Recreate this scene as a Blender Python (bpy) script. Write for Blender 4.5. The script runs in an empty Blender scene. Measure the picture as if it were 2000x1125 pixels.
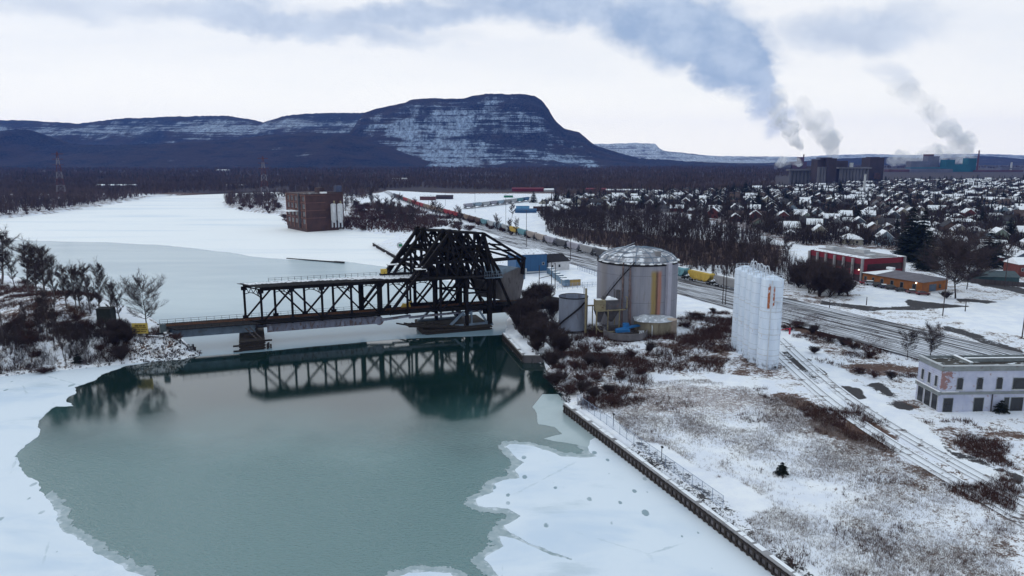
import bpy, bmesh, math, random
import numpy as np
from mathutils import Vector, Matrix
from mathutils.noise import noise as pnoise
rng = np.random.default_rng(7); random.seed(7)
C = bpy.context.scene.collection
SC = bpy.context.scene
R = math.radians
# ------------------------------------------------------------ camera, sky, sun, exposure
CAMH = 50.0; FPX = 1400.0; HZ = 306.0
PITCH = math.atan((562.5 - HZ) / FPX)
cam = bpy.data.cameras.new('camera'); cam.sensor_width = 36; cam.lens = 36 * FPX / 2000
cam.clip_end = 40000; cam.clip_start = 1
co = bpy.data.objects.new('camera', cam); C.objects.link(co)
co.location = (0, 0, CAMH); co.rotation_euler = (math.pi / 2 - PITCH, 0, 0); SC.camera = co
SUN_AZ = -72; SUN_EL = 24          # ahead and to the left, behind thin overcast
sd_ = Vector((math.sin(R(SUN_AZ)) * math.cos(R(SUN_EL)), math.cos(R(SUN_AZ)) * math.cos(R(SUN_EL)), math.sin(R(SUN_EL))))
sl = bpy.data.lights.new('sun', 'SUN'); sl.energy = 0.6; sl.angle = R(55); sl.color = (1, .95, .88)
so = bpy.data.objects.new('sun', sl); C.objects.link(so); so.rotation_euler = sd_.to_track_quat('Z', 'Y').to_euler()
SC.view_settings.view_transform = 'Standard'; SC.view_settings.look = 'None'
SC.view_settings.exposure = 0.26; SC.view_settings.gamma = 1
SC.render.engine = 'CYCLES'
cy = SC.cycles; cy.use_denoising = True; cy.max_bounces = 10; cy.diffuse_bounces = 2; cy.glossy_bounces = 3
cy.transparent_max_bounces = 12; cy.volume_bounces = 10; cy.caustics_reflective = False; cy.caustics_refractive = False
cy.volume_max_steps = 256

# ------------------------------------------------------------ node helpers
def sock(nt, v, inp):
    if isinstance(v, bpy.types.NodeSocket): nt.links.new(v, inp)
    elif v is not None:
        if isinstance(v, (tuple, list)) and len(v) == 3 and inp.type == 'RGBA': v = (*v, 1)
        inp.default_value = v
def M_(nt, op, a, b=0.0, c=None, clamp=False):
    n = nt.nodes.new('ShaderNodeMath'); n.operation = op; n.use_clamp = clamp
    sock(nt, a, n.inputs[0]); sock(nt, b, n.inputs[1])
    if c is not None: sock(nt, c, n.inputs[2])
    return n.outputs[0]
def add(nt, a, b): return M_(nt, 'ADD', a, b)
def mul(nt, a, b): return M_(nt, 'MULTIPLY', a, b)
def step(nt, v, lo, hi, smooth=True):
    n = nt.nodes.new('ShaderNodeMapRange'); n.interpolation_type = 'SMOOTHSTEP' if smooth else 'LINEAR'; n.clamp = True
    sock(nt, v, n.inputs[0]); n.inputs[1].default_value = lo; n.inputs[2].default_value = hi
    return n.outputs[0]
def mixc(nt, f, a, b):
    n = nt.nodes.new('ShaderNodeMix'); n.data_type = 'RGBA'
    sock(nt, f, n.inputs[0]); sock(nt, a, n.inputs[6]); sock(nt, b, n.inputs[7]); return n.outputs[2]
def noise(nt, vec, scale, detail=4, rough=.55, dist=0, col=False):
    n = nt.nodes.new('ShaderNodeTexNoise'); n.inputs['Scale'].default_value = scale; n.inputs['Detail'].default_value = detail
    n.inputs['Roughness'].default_value = rough; n.inputs['Distortion'].default_value = dist
    if vec is not None: nt.links.new(vec, n.inputs['Vector'])
    return n.outputs[1 if col else 0]
def vor(nt, vec, scale, out=0, rnd=1):
    n = nt.nodes.new('ShaderNodeTexVoronoi'); n.inputs['Scale'].default_value = scale; n.inputs['Randomness'].default_value = rnd
    nt.links.new(vec, n.inputs['Vector']); return n.outputs[out]
def mapv(nt, vec, scale=(1, 1, 1), loc=(0, 0, 0), rot=(0, 0, 0)):
    n = nt.nodes.new('ShaderNodeMapping'); n.inputs[1].default_value = loc; n.inputs[2].default_value = rot; n.inputs[3].default_value = scale
    nt.links.new(vec, n.inputs[0]); return n.outputs[0]
def coord(nt, which='Object'): return nt.nodes.new('ShaderNodeTexCoord').outputs[which]
def wpos(nt): return nt.nodes.new('ShaderNodeNewGeometry').outputs['Position']
def attr(nt, name):
    n = nt.nodes.new('ShaderNodeAttribute'); n.attribute_name = name; return n.outputs['Fac']
def bump(nt, h, strength=.4, dist=.1):
    n = nt.nodes.new('ShaderNodeBump'); n.inputs['Strength'].default_value = strength; n.inputs['Distance'].default_value = dist
    nt.links.new(h, n.inputs['Height']); return n.outputs[0]
MATS = {}
def newmat(name):
    m = bpy.data.materials.new(name); m.use_nodes = True; MATS[name] = m
    return m, m.node_tree, m.node_tree.nodes['Principled BSDF']
def flat(name, col, rough=.7, var=.25, scale=1.0, metal=0, dirt=None, dirt_lo=.55, dirt_hi=.7, stretch=(1, 1, 1), spec=.3):
    """a plain painted / weathered surface: base colour, soft tone variation, patches of a second colour"""
    m, nt, b = newmat(name); v = mapv(nt, wpos(nt), stretch)
    n1 = noise(nt, v, scale, 5, .6)
    c = mixc(nt, step(nt, n1, .3, .7), tuple(x * (1 - var) for x in col), tuple(min(1, x * (1 + var * .6)) for x in col))
    if dirt: c = mixc(nt, step(nt, noise(nt, v, scale * 2.3, 6, .65), dirt_lo, dirt_hi), c, dirt)
    sock(nt, c, b.inputs['Base Color']); b.inputs['Roughness'].default_value = rough; b.inputs['Metallic'].default_value = metal
    b.inputs['Specular IOR Level'].default_value = spec
    return m

# ------------------------------------------------------------ projection helpers (photo pixel -> place on the ground)
def ray(px, py):
    x = (px - 1000) / FPX; u = (562.5 - py) / FPX
    return np.array([x, math.cos(PITCH) + u * math.sin(PITCH), -math.sin(PITCH) + u * math.cos(PITCH)])
def P(px, py, z=0.0):
    d = ray(px, py); t = (z - CAMH) / d[2]; return np.array([d[0] * t, d[1] * t])
def AE(px, py):
    d = ray(px, py); return d[0] / d[1], d[2] / d[1]
def at_dist(px, py, Y):
    a, e = AE(px, py); return a * Y, CAMH + e * Y
def px_height(px, py_base, py_top, z):
    q = P(px, py_base, z); a, e = AE(px, py_top); return CAMH + e * q[1] - z

# ------------------------------------------------------------ sky
w = bpy.data.worlds.new('World'); SC.world = w; w.use_nodes = True; nt = w.node_tree
bg = nt.nodes['Background']
sky = nt.nodes.new('ShaderNodeTexSky'); sky.sky_type = 'NISHITA'; sky.sun_disc = False
sky.sun_elevation = R(SUN_EL); sky.sun_rotation = R(SUN_AZ)
g = nt.nodes.new('ShaderNodeTexCoord').outputs['Generated']
sep = nt.nodes.new('ShaderNodeSeparateXYZ'); nt.links.new(g, sep.inputs[0])
yy = M_(nt, 'MAXIMUM', M_(nt, 'ABSOLUTE', sep.outputs[1]), .08)
A = M_(nt, 'DIVIDE', sep.outputs[0], yy); E_ = M_(nt, 'DIVIDE', sep.outputs[2], yy)
cmb = nt.nodes.new('ShaderNodeCombineXYZ'); sock(nt, A, cmb.inputs[0]); sock(nt, E_, cmb.inputs[1])
ae = cmb.outputs[0]
wob = noise(nt, mapv(nt, ae, (9, 14, 1)), 1.0, 7, .62, col=True)
wsep = nt.nodes.new('ShaderNodeSeparateXYZ'); nt.links.new(wob, wsep.inputs[0])
A2 = add(nt, A, mul(nt, M_(nt, 'SUBTRACT', wsep.outputs[0], .5), .13)); E2 = add(nt, E_, mul(nt, M_(nt, 'SUBTRACT', wsep.outputs[1], .5), .075))
def blob(px, py, rx, ry, ang=0, amp=1.0, soft=.45):
    a0, e0 = AE(px, py); rx /= FPX; ry /= FPX; ca, sa = math.cos(R(ang)), math.sin(R(ang))
    da = M_(nt, 'SUBTRACT', A2, a0); de = M_(nt, 'SUBTRACT', E2, e0)
    u = add(nt, mul(nt, da, ca / rx), mul(nt, de, sa / rx)); v = add(nt, mul(nt, da, -sa / ry), mul(nt, de, ca / ry))
    d = M_(nt, 'SQRT', add(nt, mul(nt, u, u), mul(nt, v, v)))
    n = nt.nodes.new('ShaderNodeMapRange'); n.interpolation_type = 'SMOOTHSTEP'; n.clamp = True
    sock(nt, d, n.inputs[0]); n.inputs[1].default_value = 1 + soft; n.inputs[2].default_value = 1 - soft
    n.inputs[3].default_value = 0; n.inputs[4].default_value = amp
    return n.outputs[0]
BL = [(250, 8, 420, 22, -2, .45, .8), (560, 38, 260, 24, -6, .75, .6), (850, 26, 300, 26, 2, .8, .6), (1130, 10, 260, 36, -4, .9, .5), (1330, 55, 170, 62, -16, 1.0, .4),
      (1425, 110, 100, 62, -40, 1.0, .3), (1478, 158, 40, 34, -55, .95, .35), (1500, 200, 30, 34, -70, .9, .5), (1528, 238, 16, 30, -60, .55, .6), (1240, 66, 16, 10, 0, .0, .4), (1680, 55, 140, 36, 6, .6, .55), (1745, 150, 42, 22, -50, .35, .7)]
tot = None
for bb in BL:
    o = blob(*bb); tot = o if tot is None else M_(nt, 'MAXIMUM', tot, o)
base = mixc(nt, step(nt, noise(nt, mapv(nt, ae, (2.2, 13, 1)), 1.0, 5, .6), .3, .75), (.87, .875, .875), (.77, .80, .84))
glow = step(nt, E_, .16, .01)
base = mixc(nt, mul(nt, glow, .9), base, (1.13, 1.10, 1.0))
up = step(nt, E_, .17, .62)
base = mixc(nt, up, base, (.64, .75, .82))
dark = mixc(nt, step(nt, noise(nt, mapv(nt, ae, (16, 22, 1)), 1.0, 6, .6), .3, .72), (.31, .41, .58), (.48, .57, .71))
cl = mixc(nt, tot, base, dark)
skyc = nt.nodes.new('ShaderNodeVectorMath'); skyc.operation = 'SCALE'; nt.links.new(sky.outputs[0], skyc.inputs[0]); skyc.inputs[3].default_value = .1
fin = mixc(nt, .92, skyc.outputs[0], cl)
nt.links.new(fin, bg.inputs[0]); bg.inputs[1].default_value = 1.0

# ------------------------------------------------------------ mesh helpers
def link(o, parent=None):
    C.objects.link(o)
    if parent is not None: o.parent = parent
    return o
def tag(o, label=None, cat=None, group=None, kind=None):
    if label: o['label'] = label
    if cat: o['category'] = cat
    if group: o['group'] = group
    if kind: o['kind'] = kind
    return o
def empty(name, loc, rz=0.0, label=None, cat=None, group=None):
    o = bpy.data.objects.new(name, None); C.objects.link(o); o.location = loc; o.rotation_euler = (0, 0, rz)
    o.empty_display_size = .1
    return tag(o, label, cat, group)
def np_obj(name, V, F, mat, parent=None, smooth=False, attrs=None):
    """mesh from numpy arrays; F is (n,3) or (n,4)"""
    me = bpy.data.meshes.new(name); V = np.asarray(V, np.float32); F = np.asarray(F, np.int32)
    k = F.shape[1]
    me.vertices.add(len(V)); me.vertices.foreach_set('co', V.ravel())
    me.loops.add(F.size); me.loops.foreach_set('vertex_index', F.ravel())
    me.polygons.add(len(F)); me.polygons.foreach_set('loop_start', np.arange(0, F.size, k, dtype=np.int32))
    me.polygons.foreach_set('loop_total', np.full(len(F), k, np.int32))
    if smooth: me.polygons.foreach_set('use_smooth', np.ones(len(F), bool))
    for nm, arr in (attrs or {}).items():
        at_ = me.attributes.new(nm, 'FLOAT', 'POINT'); at_.data.foreach_set('value', np.asarray(arr, np.float32))
    me.update(calc_edges=True); me.validate()
    if mat: me.materials.append(mat)
    return link(bpy.data.objects.new(name, me), parent)
class MB:
    def __init__(s): s.v = []; s.f = []; s.m = []; s.mats = []; s.cur = 0; s.sm = []
    def mat(s, m):
        if m not in s.mats: s.mats.append(m)
        s.cur = s.mats.index(m); return s
    def poly(s, pts, faces, smooth=False):
        n = len(s.v); s.v += [tuple(map(float, p)) for p in pts]
        for f in faces: s.f.append([i + n for i in f]); s.m.append(s.cur); s.sm.append(smooth)
    def box(s, c, d, rz=0, taper=1.0):
        x, y, z = [k / 2 for k in d]; ca, sa = math.cos(rz), math.sin(rz); P8 = []
        for zz, t in ((-z, 1), (z, taper)):
            for sx, sy in ((-1, -1), (1, -1), (1, 1), (-1, 1)):
                a, b = sx * x * t, sy * y * t; P8.append((c[0] + a * ca - b * sa, c[1] + a * sa + b * ca, c[2] + zz))
        s.poly(P8, [(3, 2, 1, 0), (4, 5, 6, 7), (0, 1, 5, 4), (1, 2, 6, 5), (2, 3, 7, 6), (3, 0, 4, 7)])
    def beam(s, a, b, wx, wy=None, up=(0, 0, 1)):
        wy = wy or wx; a = Vector(a); b = Vector(b); d = (b - a)
        if d.length < 1e-6: return
        d.normalize(); u = Vector(up)
        if abs(d.dot(u)) > .98: u = Vector((1, 0, 0))
        x = d.cross(u).normalized(); y = x.cross(d)
        pts = [p + x * sx * wx / 2 + y * sy * wy / 2 for p in (a, b) for sx, sy in ((-1, -1), (1, -1), (1, 1), (-1, 1))]
        s.poly(pts, [(3, 2, 1, 0), (4, 5, 6, 7), (0, 1, 5, 4), (1, 2, 6, 5), (2, 3, 7, 6), (3, 0, 4, 7)])
    def tube(s, pts, rad, n=8, cap=True):
        pts = [Vector(p) for p in pts]; rad = rad if isinstance(rad, (list, tuple)) else [rad] * len(pts); rings = []; P_ = []
        for i, p in enumerate(pts):
            d = (pts[min(i + 1, len(pts) - 1)] - pts[max(i - 1, 0)]).normalized()
            u = Vector((0, 0, 1)) if abs(d.z) < .95 else Vector((1, 0, 0)); x = d.cross(u).normalized(); y = x.cross(d)
            for k in range(n):
                t = 2 * math.pi * k / n; P_.append(p + (x * math.cos(t) + y * math.sin(t)) * rad[i])
        F = []
        for i in range(len(pts) - 1):
            for k in range(n):
                F.append((i * n + k, i * n + (k + 1) % n, (i + 1) * n + (k + 1) % n, (i + 1) * n + k))
        if cap: F.append(tuple(range(n))[::-1]); F.append(tuple((len(pts) - 1) * n + k for k in range(n)))
        s.poly(P_, F, True)
    def lathe(s, c, prof, n=24, cap=True):
        P_ = []
        for r, z in prof:
            for k in range(n):
                t = 2 * math.pi * k / n; P_.append((c[0] + r * math.cos(t), c[1] + r * math.sin(t), c[2] + z))
        F = []
        for i in range(len(prof) - 1):
            for k in range(n): F.append((i * n + k, i * n + (k + 1) % n, (i + 1) * n + (k + 1) % n, (i + 1) * n + k))
        if cap: F.append(tuple(range(n))[::-1]); F.append(tuple((len(prof) - 1) * n + k for k in range(n)))
        s.poly(P_, F, n > 12)
    def prism(s, poly, z0, z1):
        n = len(poly); s.poly([(p[0], p[1], z0) for p in poly] + [(p[0], p[1], z1) for p in poly],
            [tuple(range(n))[::-1], tuple(range(n, 2 * n))] + [(i, (i + 1) % n, n + (i + 1) % n, n + i) for i in range(n)])
    def build(s, name, mat=None, parent=None, autosmooth=True):
        me = bpy.data.meshes.new(name); me.from_pydata(s.v, [], s.f)
        ms = s.mats or [mat]
        for m in ms: me.materials.append(m)
        me.polygons.foreach_set('material_index', s.m)
        me.polygons.foreach_set('use_smooth', s.sm)
        bm = bmesh.new(); bm.from_mesh(me); bmesh.ops.recalc_face_normals(bm, faces=bm.faces)
        for e in bm.edges:
            if len(e.link_faces) == 2 and e.calc_face_angle(0) > .7: e.smooth = False
        bm.to_mesh(me); bm.free()
        return link(bpy.data.objects.new(name, me), parent)
def copy_tree(o, parent=None):
    c = o.copy(); C.objects.link(c)
    if parent is not None: c.parent = parent
    for ch in list(o.children): copy_tree(ch, c)
    return c
# ------------------------------------------------------------ setting: ground, river, ice, hills
def smooth01(x, a, b):
    t = np.clip((x - a) / (b - a), 0, 1); return t * t * (3 - 2 * t)
QZ = 1.8
Q2A = P(1104, 788, QZ); Q2B = Q2A + (P(1556, 1125, QZ) - Q2A) * 1.5
Q1A = P(984, 651, QZ); Q1B = P(1024, 694, QZ); Q1C = P(1062, 694, QZ)
Q3A = P(822, 526, QZ); Q3B = P(729, 474, QZ)
WATER = [(Q2B, 1), (Q2A, 1), (Q2A + np.array([1.2, 3.0]), 0)] + [(P(*p), 0) for p in ((1098, 766), (1082, 748), (1070, 726), (1064, 712))] + \
    [(Q1C, 1), (Q1B, 1), (Q1A, 1)] + [(P(*p), 0) for p in ((988, 640), (992, 618), (985, 598), (930, 566), (870, 548))] + [(Q3A, 1), (Q3B, 1), (P(752, 470), 0)] + \
    [(P(*p), 0) for p in ((775, 462), (742, 458), (700, 452), (650, 449), (600, 446), (566, 440), (548, 432), (556, 424), (520, 418), (470, 412), (438, 405), (432, 396), (446, 389), (500, 390), (540, 386),
        (566, 380), (545, 375), (480, 377), (400, 380), (330, 383), (280, 389), (200, 403), (100, 418), (0, 428), (-150, 441), (-600, 462))] + \
    [(np.array(p, float), 0) for p in ((-900, 430), (-900, -200), (120, -200))]
LEFT = [P(*p) for p in ((-300, 768), (-100, 749), (0, 737), (60, 729), (130, 723), (200, 716), (250, 711), (300, 706), (350, 702), (384, 696), (391, 690), (374, 680), (358, 664), (340, 652), (300, 642), (250, 632),
    (200, 616), (140, 596), (50, 572), (-100, 552), (-500, 530))]
def in_poly(x, y, poly):
    r = np.zeros(x.shape, bool); n = len(poly)
    for i in range(n):
        x0, y0 = poly[i]; x1, y1 = poly[(i + 1) % n]
        c = ((y0 > y) != (y1 > y)) & (x < (x1 - x0) * (y - y0) / (y1 - y0 + 1e-12) + x0); r ^= c
    return r
def seg_dist(x, y, a, b):
    d = b - a; L = d @ d + 1e-12; t = np.clip(((x - a[0]) * d[0] + (y - a[1]) * d[1]) / L, 0, 1)
    return np.hypot(x - a[0] - t * d[0], y - a[1] - t * d[1])
def vnoise(x, y, s, seed=0):
    """cheap smooth value noise in numpy"""
    x = x / s + seed * 17.3; y = y / s + seed * 9.1; xi = np.floor(x).astype(np.int64); yi = np.floor(y).astype(np.int64); fx = x - xi; fy = y - yi
    fx = fx * fx * (3 - 2 * fx); fy = fy * fy * (3 - 2 * fy)
    def h(i, j):
        k = (i * 374761393 + j * 668265263 + seed * 1442695) & 0x7fffffff; k = ((k ^ (k >> 13)) * 1274126177) & 0x7fffffff
        return ((k ^ (k >> 16)) & 0xffff) / 65535.0
    return (h(xi, yi) * (1 - fx) + h(xi + 1, yi) * fx) * (1 - fy) + (h(xi, yi + 1) * (1 - fx) + h(xi + 1, yi + 1) * fx) * fy
def fbm(x, y, s, seed=0, o=4):
    r = 0; a = 1; t = 0
    for k in range(o): r = r + a * vnoise(x, y, s / 2 ** k, seed + k); t += a; a *= .5
    return r / t
WP = [p for p, q in WATER]
def shore(x, y):
    """signed distance to the shoreline (positive on land), quay flag, left-bank flag"""
    iw = in_poly(x, y, WP); il = in_poly(x, y, LEFT); d = np.full(x.shape, 1e9); q = np.zeros(x.shape)
    for i in range(len(WATER)):
        a, fa = WATER[i]; b, fb = WATER[(i + 1) % len(WATER)]; dd = seg_dist(x, y, a, b)
        q = np.where(dd < d, 1.0 if fa and fb else 0.0, q); d = np.minimum(d, dd)
    for i in range(len(LEFT)):
        dd = seg_dist(x, y, LEFT[i], LEFT[(i + 1) % len(LEFT)]); q = np.where(dd < d, 0, q); d = np.minimum(d, dd)
    land = (~iw) | il
    return np.where(land, d, -d), q, il
MOUNDS = [(P(120, 600, 9), 5.0, 13), (P(60, 590, 8), 3.0, 16), (P(-20, 556, 7), 3.5, 24), (P(1120, 700, 3), .9, 9), (P(1080, 690, 3), .6, 6)]
def height(x, y):
    sd, q, il = shore(x, y)
    nz = (fbm(x, y, 9, 3) - .5)
    jag = sd + (fbm(x, y, 5, 5) - .5) * 2.0 * (1 - q)
    hr = 1.8 * smooth01(jag, -.3, 5) + smooth01(sd, 8, 45) * 1.2 + nz * .5 * smooth01(sd, 2, 9)
    hr = np.where(q > 0, 1.72 * smooth01(sd, .2, .9) + smooth01(sd, 12, 50) * 1.2 + nz * .4 * smooth01(sd, 5, 12), hr)
    hl = 5.1 * smooth01(jag, -.5, 7.5) + nz * .9 * smooth01(sd, .5, 4) * (1 - .8 * smooth01(sd, 6, 8) * (1 - smooth01(sd, 14, 18)))
    for (c, a, r) in MOUNDS:
        g_ = a * np.exp(-((x - c[0]) ** 2 + (y - c[1]) ** 2) / (2 * r * r)) * smooth01(sd, 0, 8)
        hr = hr + np.where(il, 0, g_); hl = hl + np.where(il, g_, 0)
    h = np.where(il, hl, hr)
    return np.where(sd > 0, h, -1.6 * smooth01(-sd, 0, 4)), sd, q, il
def gz(x, y):
    h = height(np.array([float(x)]), np.array([float(y)]))[0]; return float(h[0])
def gp(px, py, z=3.0):
    """a photo pixel's place on the ground: x, y, z"""
    for _ in range(4):
        q = P(px, py, z); z = .5 * z + .5 * gz(*q)
    return float(q[0]), float(q[1]), gz(*q)
def pxpoly(pts, z=3.0): return [P(a, b, z) for a, b in pts]
def soft(x, y, poly, wd):
    d = np.full(x.shape, 1e9)
    for i in range(len(poly)): d = np.minimum(d, seg_dist(x, y, np.array(poly[i]), np.array(poly[(i + 1) % len(poly)])))
    return smooth01(np.where(in_poly(x, y, poly), d, -d), -wd, wd)
# what covers the snow: brush (dark red-brown weeds), grass (fine dry stems), bare (asphalt, wet dirt), clean (undisturbed or driven snow)
BRUSH = [([(1500, 660), (1530, 668), (1580, 720), (1560, 745), (1500, 740), (1440, 738), (1430, 700)], .58, 2), ([(1560, 690), (1640, 720), (1760, 790), (1720, 800), (1600, 745)], .42, 2), ([(1125, 640), (1200, 668), (1330, 640), (1425, 620), (1428, 690), (1460, 735), (1400, 745), (1300, 735), (1230, 790), (1150, 770), (1085, 760), (1060, 700)], .48, 4), ([(1300, 640), (1425, 615), (1430, 690), (1440, 722), (1350, 715), (1290, 690)], .56, 3),
    ([(1528, 625), (1545, 605), (1660, 650), (1640, 660), (1545, 648)], .9, 1), ([(1575, 660), (1700, 660), (1790, 700), (1780, 740), (1690, 720), (1580, 690)], .25, 2), ([(1640, 715), (1720, 705), (1790, 720), (1790, 735), (1700, 735)], .7, 1.2),
    ([(1500, 770), (1560, 770), (1620, 815), (1740, 825), (1755, 865), (1690, 870), (1600, 830)], .8, 1.2), ([(1700, 870), (1760, 870), (2000, 1000), (2000, 1030), (1850, 940)], .55, 1.2), ([(1760, 880), (1830, 905), (2000, 985), (2000, 1000)], .5, 1),
    ([(1770, 810), (1850, 835), (2000, 830), (2000, 960), (1900, 900), (1790, 850)], .55, 1.5), ([(1740, 770), (1790, 770), (1790, 795), (1740, 785)], .6, .8), ([(1560, 990), (1480, 930), (1330, 820), (1280, 800), (1330, 800), (1500, 900), (1640, 1040)], .25, 1.5),
    ([(1540, 600), (1790, 690), (1790, 700), (1540, 612)], .55, .8)]
CLEAN = [([(1120, 788), (1165, 788), (1300, 845), (1450, 940), (1600, 1060), (1760, 1160), (1690, 1160), (1560, 1060), (1415, 948), (1270, 855), (1190, 840)], 1, .7), ([(1520, 655), (1560, 655), (1650, 740), (1760, 800), (1830, 870), (2000, 950), (2000, 985), (1850, 905), (1740, 850), (1600, 770), (1520, 690)], 1, 1),
    ([(1320, 560), (1430, 575), (1430, 612), (1325, 612)], 1, 1.5), ([(1840, 605), (2000, 585), (2000, 660), (1900, 645)], 1, 3), ([(1310, 760), (1440, 745), (1500, 775), (1400, 790), (1300, 790)], .8, 2), ([(1020, 500), (1165, 520), (1165, 580), (1030, 590)], 1, 2), ([(1710, 560), (1880, 580), (1840, 600), (1660, 600)], .8, 2)]
BARE = [([(1500, 690), (1545, 692), (1640, 752), (1600, 760), (1520, 720)], .55, 1.2), ([(1660, 745), (1740, 765), (1800, 810), (1740, 800)], .5, 1.2), ([(1800, 850), (1880, 890), (2010, 950), (2010, 965), (1870, 900)], .6, .8), ([(1430, 640), (1540, 700), (1530, 735), (1440, 720)], .4, 1.5), ([(1540, 692), (1560, 694), (1625, 738), (1600, 742), (1560, 718)], 1, .5), ([(1640, 760), (1665, 755), (1705, 785), (1680, 790)], 1, .5), ([(1690, 750), (1712, 750), (1740, 772), (1725, 780)], 1, .5), ([(1745, 792), (1775, 795), (1780, 803), (1750, 800)], 1, .5),
    ([(1205, 858), (1262, 858), (1400, 948), (1545, 1060), (1650, 1140), (1600, 1150), (1455, 1045), (1312, 940)], .50, .8), ([(1770, 588), (1900, 602), (1840, 606), (1770, 600)], .9, 1), ([(1860, 585), (1950, 592), (1930, 597), (1870, 592)], .9, 1), ([(1800, 640), (1830, 640), (2000, 715), (2000, 690), (1860, 640)], .7, 1),
    ([(1600, 590), (1720, 603), (1840, 598), (1840, 606), (1700, 612), (1600, 598)], .7, .8), ([(1880, 540), (2010, 570), (2010, 580), (1880, 552)], .9, .6), ([(1170, 525), (1100, 500), (960, 470), (960, 476), (1100, 512), (1170, 540)], .35, .8)]
GRASSF = [([(1130, 785), (1300, 740), (1500, 760), (1760, 870), (2000, 1020), (2000, 1300), (1700, 1300), (1500, 960)], .50, 5)]
def cover(x, y, sd, q, il, h):
    br = np.zeros(x.shape); cl = br.copy(); ba = br.copy(); gr = br.copy(); x0_, y0_ = x, y
    x = x0_ + (fbm(x0_, y0_, 12, 81, 4) - .5) * 13; y = y0_ + (fbm(x0_, y0_, 12, 85, 4) - .5) * 13
    for pl, a, wd in BRUSH: br = np.maximum(br, a * soft(x, y, pxpoly(pl), wd))
    x = x0_ + (fbm(x0_, y0_, 5, 87, 3) - .5) * 4; y = y0_ + (fbm(x0_, y0_, 5, 89, 3) - .5) * 4
    for pl, a, wd in CLEAN: cl = np.maximum(cl, a * soft(x, y, pxpoly(pl, 2.4), wd))
    for pl, a, wd in BARE: ba = np.maximum(ba, a * soft(x, y, pxpoly(pl, 2.4), wd))
    for pl, a, wd in GRASSF: gr = np.maximum(gr, a * soft(x, y, pxpoly(pl, 2.4), wd))
    x, y = x0_, y0_
    br = np.maximum(br, np.where(il, 0, (.22 + .20 * smooth01(x, 44, 58)) * smooth01(sd, 4, 14) * (y < 300)) + .22 * (fbm(x, y, 16, 93, 3) - .42) * (~il))
    gr = gr * np.clip(.35 + 1.9 * (fbm(x, y, 22, 97, 4) - .28), .1, 1.15)
    # left bank: brushy mound, clean strip along the track
    lb = np.where(il, .42, 0); c = MOUNDS[0][0]
    m_ = np.exp(-((x - c[0]) ** 2 + (y - c[1] + 3) ** 2) / (2 * 17 ** 2)); lb = np.where(il, np.maximum(lb, m_ * .62), 0)
    lb = lb * (1 - .85 * smooth01(sd, 6.5, 8.5) * (1 - smooth01(sd, 17, 20)) * il)
    br = np.maximum(br, lb)
    # far yards and wood floor
    far = (y > 235) & (~il); w1 = soft(x, y, pxpoly([(1060, 440), (1540, 480), (1540, 520), (1330, 520), (1170, 480), (1060, 455)]), 8)
    br = np.where(far, np.maximum(br, w1 * .8), br)
    return br, cl, ba, gr
def grid(x0, x1, y0, y1, r):
    xs = np.arange(x0, x1 + r * .5, r); ys = np.arange(y0, y1 + r * .5, r); X, Y = np.meshgrid(xs, ys)
    nx, ny = len(xs), len(ys); i = np.arange(nx * ny).reshape(ny, nx)
    F = np.stack([i[:-1, :-1], i[:-1, 1:], i[1:, 1:], i[1:, :-1]], -1).reshape(-1, 4)
    return X.ravel(), Y.ravel(), F
# ---- ground material
def ground_mat():
    m, nt, b = newmat('snowy_ground'); p = wpos(nt)
    n1 = noise(nt, p, .22, 6, .62); n2 = noise(nt, p, 1.3, 6, .68, .6); n3 = noise(nt, mapv(nt, p, (1, 1, .3)), 4.5, 4, .7)
    n = add(nt, add(nt, mul(nt, n1, .45), mul(nt, n2, .4)), mul(nt, n3, .35))        # about .6 in the mean
    br, cl, ba, gr = attr(nt, 'brush'), attr(nt, 'clean'), attr(nt, 'bare'), attr(nt, 'grass')
    snow = mixc(nt, step(nt, n1, .35, .65), (.74, .76, .84), (.86, .86, .89))
    clod = mixc(nt, step(nt, n3, .35, .68), (.050, .028, .024), (.17, .10, .075))
    stem = mixc(nt, step(nt, noise(nt, p, 7, 3, .7), .38, .62), (.17, .13, .12), (.36, .30, .29))
    asp = mixc(nt, n2, (.030, .028, .032), (.075, .068, .07))
    nn = mul(nt, M_(nt, 'SUBTRACT', n, .6), 2.6)
    fb = step(nt, M_(nt, 'SUBTRACT', add(nt, nn, mul(nt, br, 1.0)), mul(nt, cl, .55)), .46, .60)
    ng = mul(nt, M_(nt, 'SUBTRACT', add(nt, mul(nt, n3, .65), mul(nt, n2, .35)), .5), 2.2)
    fg = step(nt, add(nt, ng, gr), .42, .62)
    c = mixc(nt, mul(nt, fg, step(nt, gr, .05, .3)), snow, stem)
    c = mixc(nt, fb, c, mixc(nt, step(nt, br, .95, 1.1), clod, (.034, .024, .030)))
    fa = step(nt, add(nt, mul(nt, nn, .8), mul(nt, ba, 1.05)), .50, .58)
    fa = mul(nt, fa, step(nt, ba, .02, .12))
    c = mixc(nt, fa, c, asp)
    sock(nt, c, b.inputs['Base Color']); b.inputs['Roughness'].default_value = .8; b.inputs['Specular IOR Level'].default_value = .15
    sock(nt, bump(nt, add(nt, n2, mul(nt, n3, .6)), .55, .25), b.inputs['Normal'])
    return m
GM = ground_mat()
X, Y, F = grid(-300, 300, 0, 300, 1.0); h, sd, q, il = height(X, Y); br, cl, ba, gr = cover(X, Y, sd, q, il, h)
tag(np_obj('ground', np.stack([X, Y, h], 1), F, GM, smooth=True, attrs=dict(brush=br, clean=cl, bare=ba, grass=gr)), kind='structure')
TGP = [P(a, b, 3) for a, b in [(1055, 428), (1065, 398), (1250, 380), (1420, 374), (1560, 366), (1760, 356), (2080, 352), (2120, 520), (1800, 492), (1560, 478), (1330, 415)]]
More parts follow.
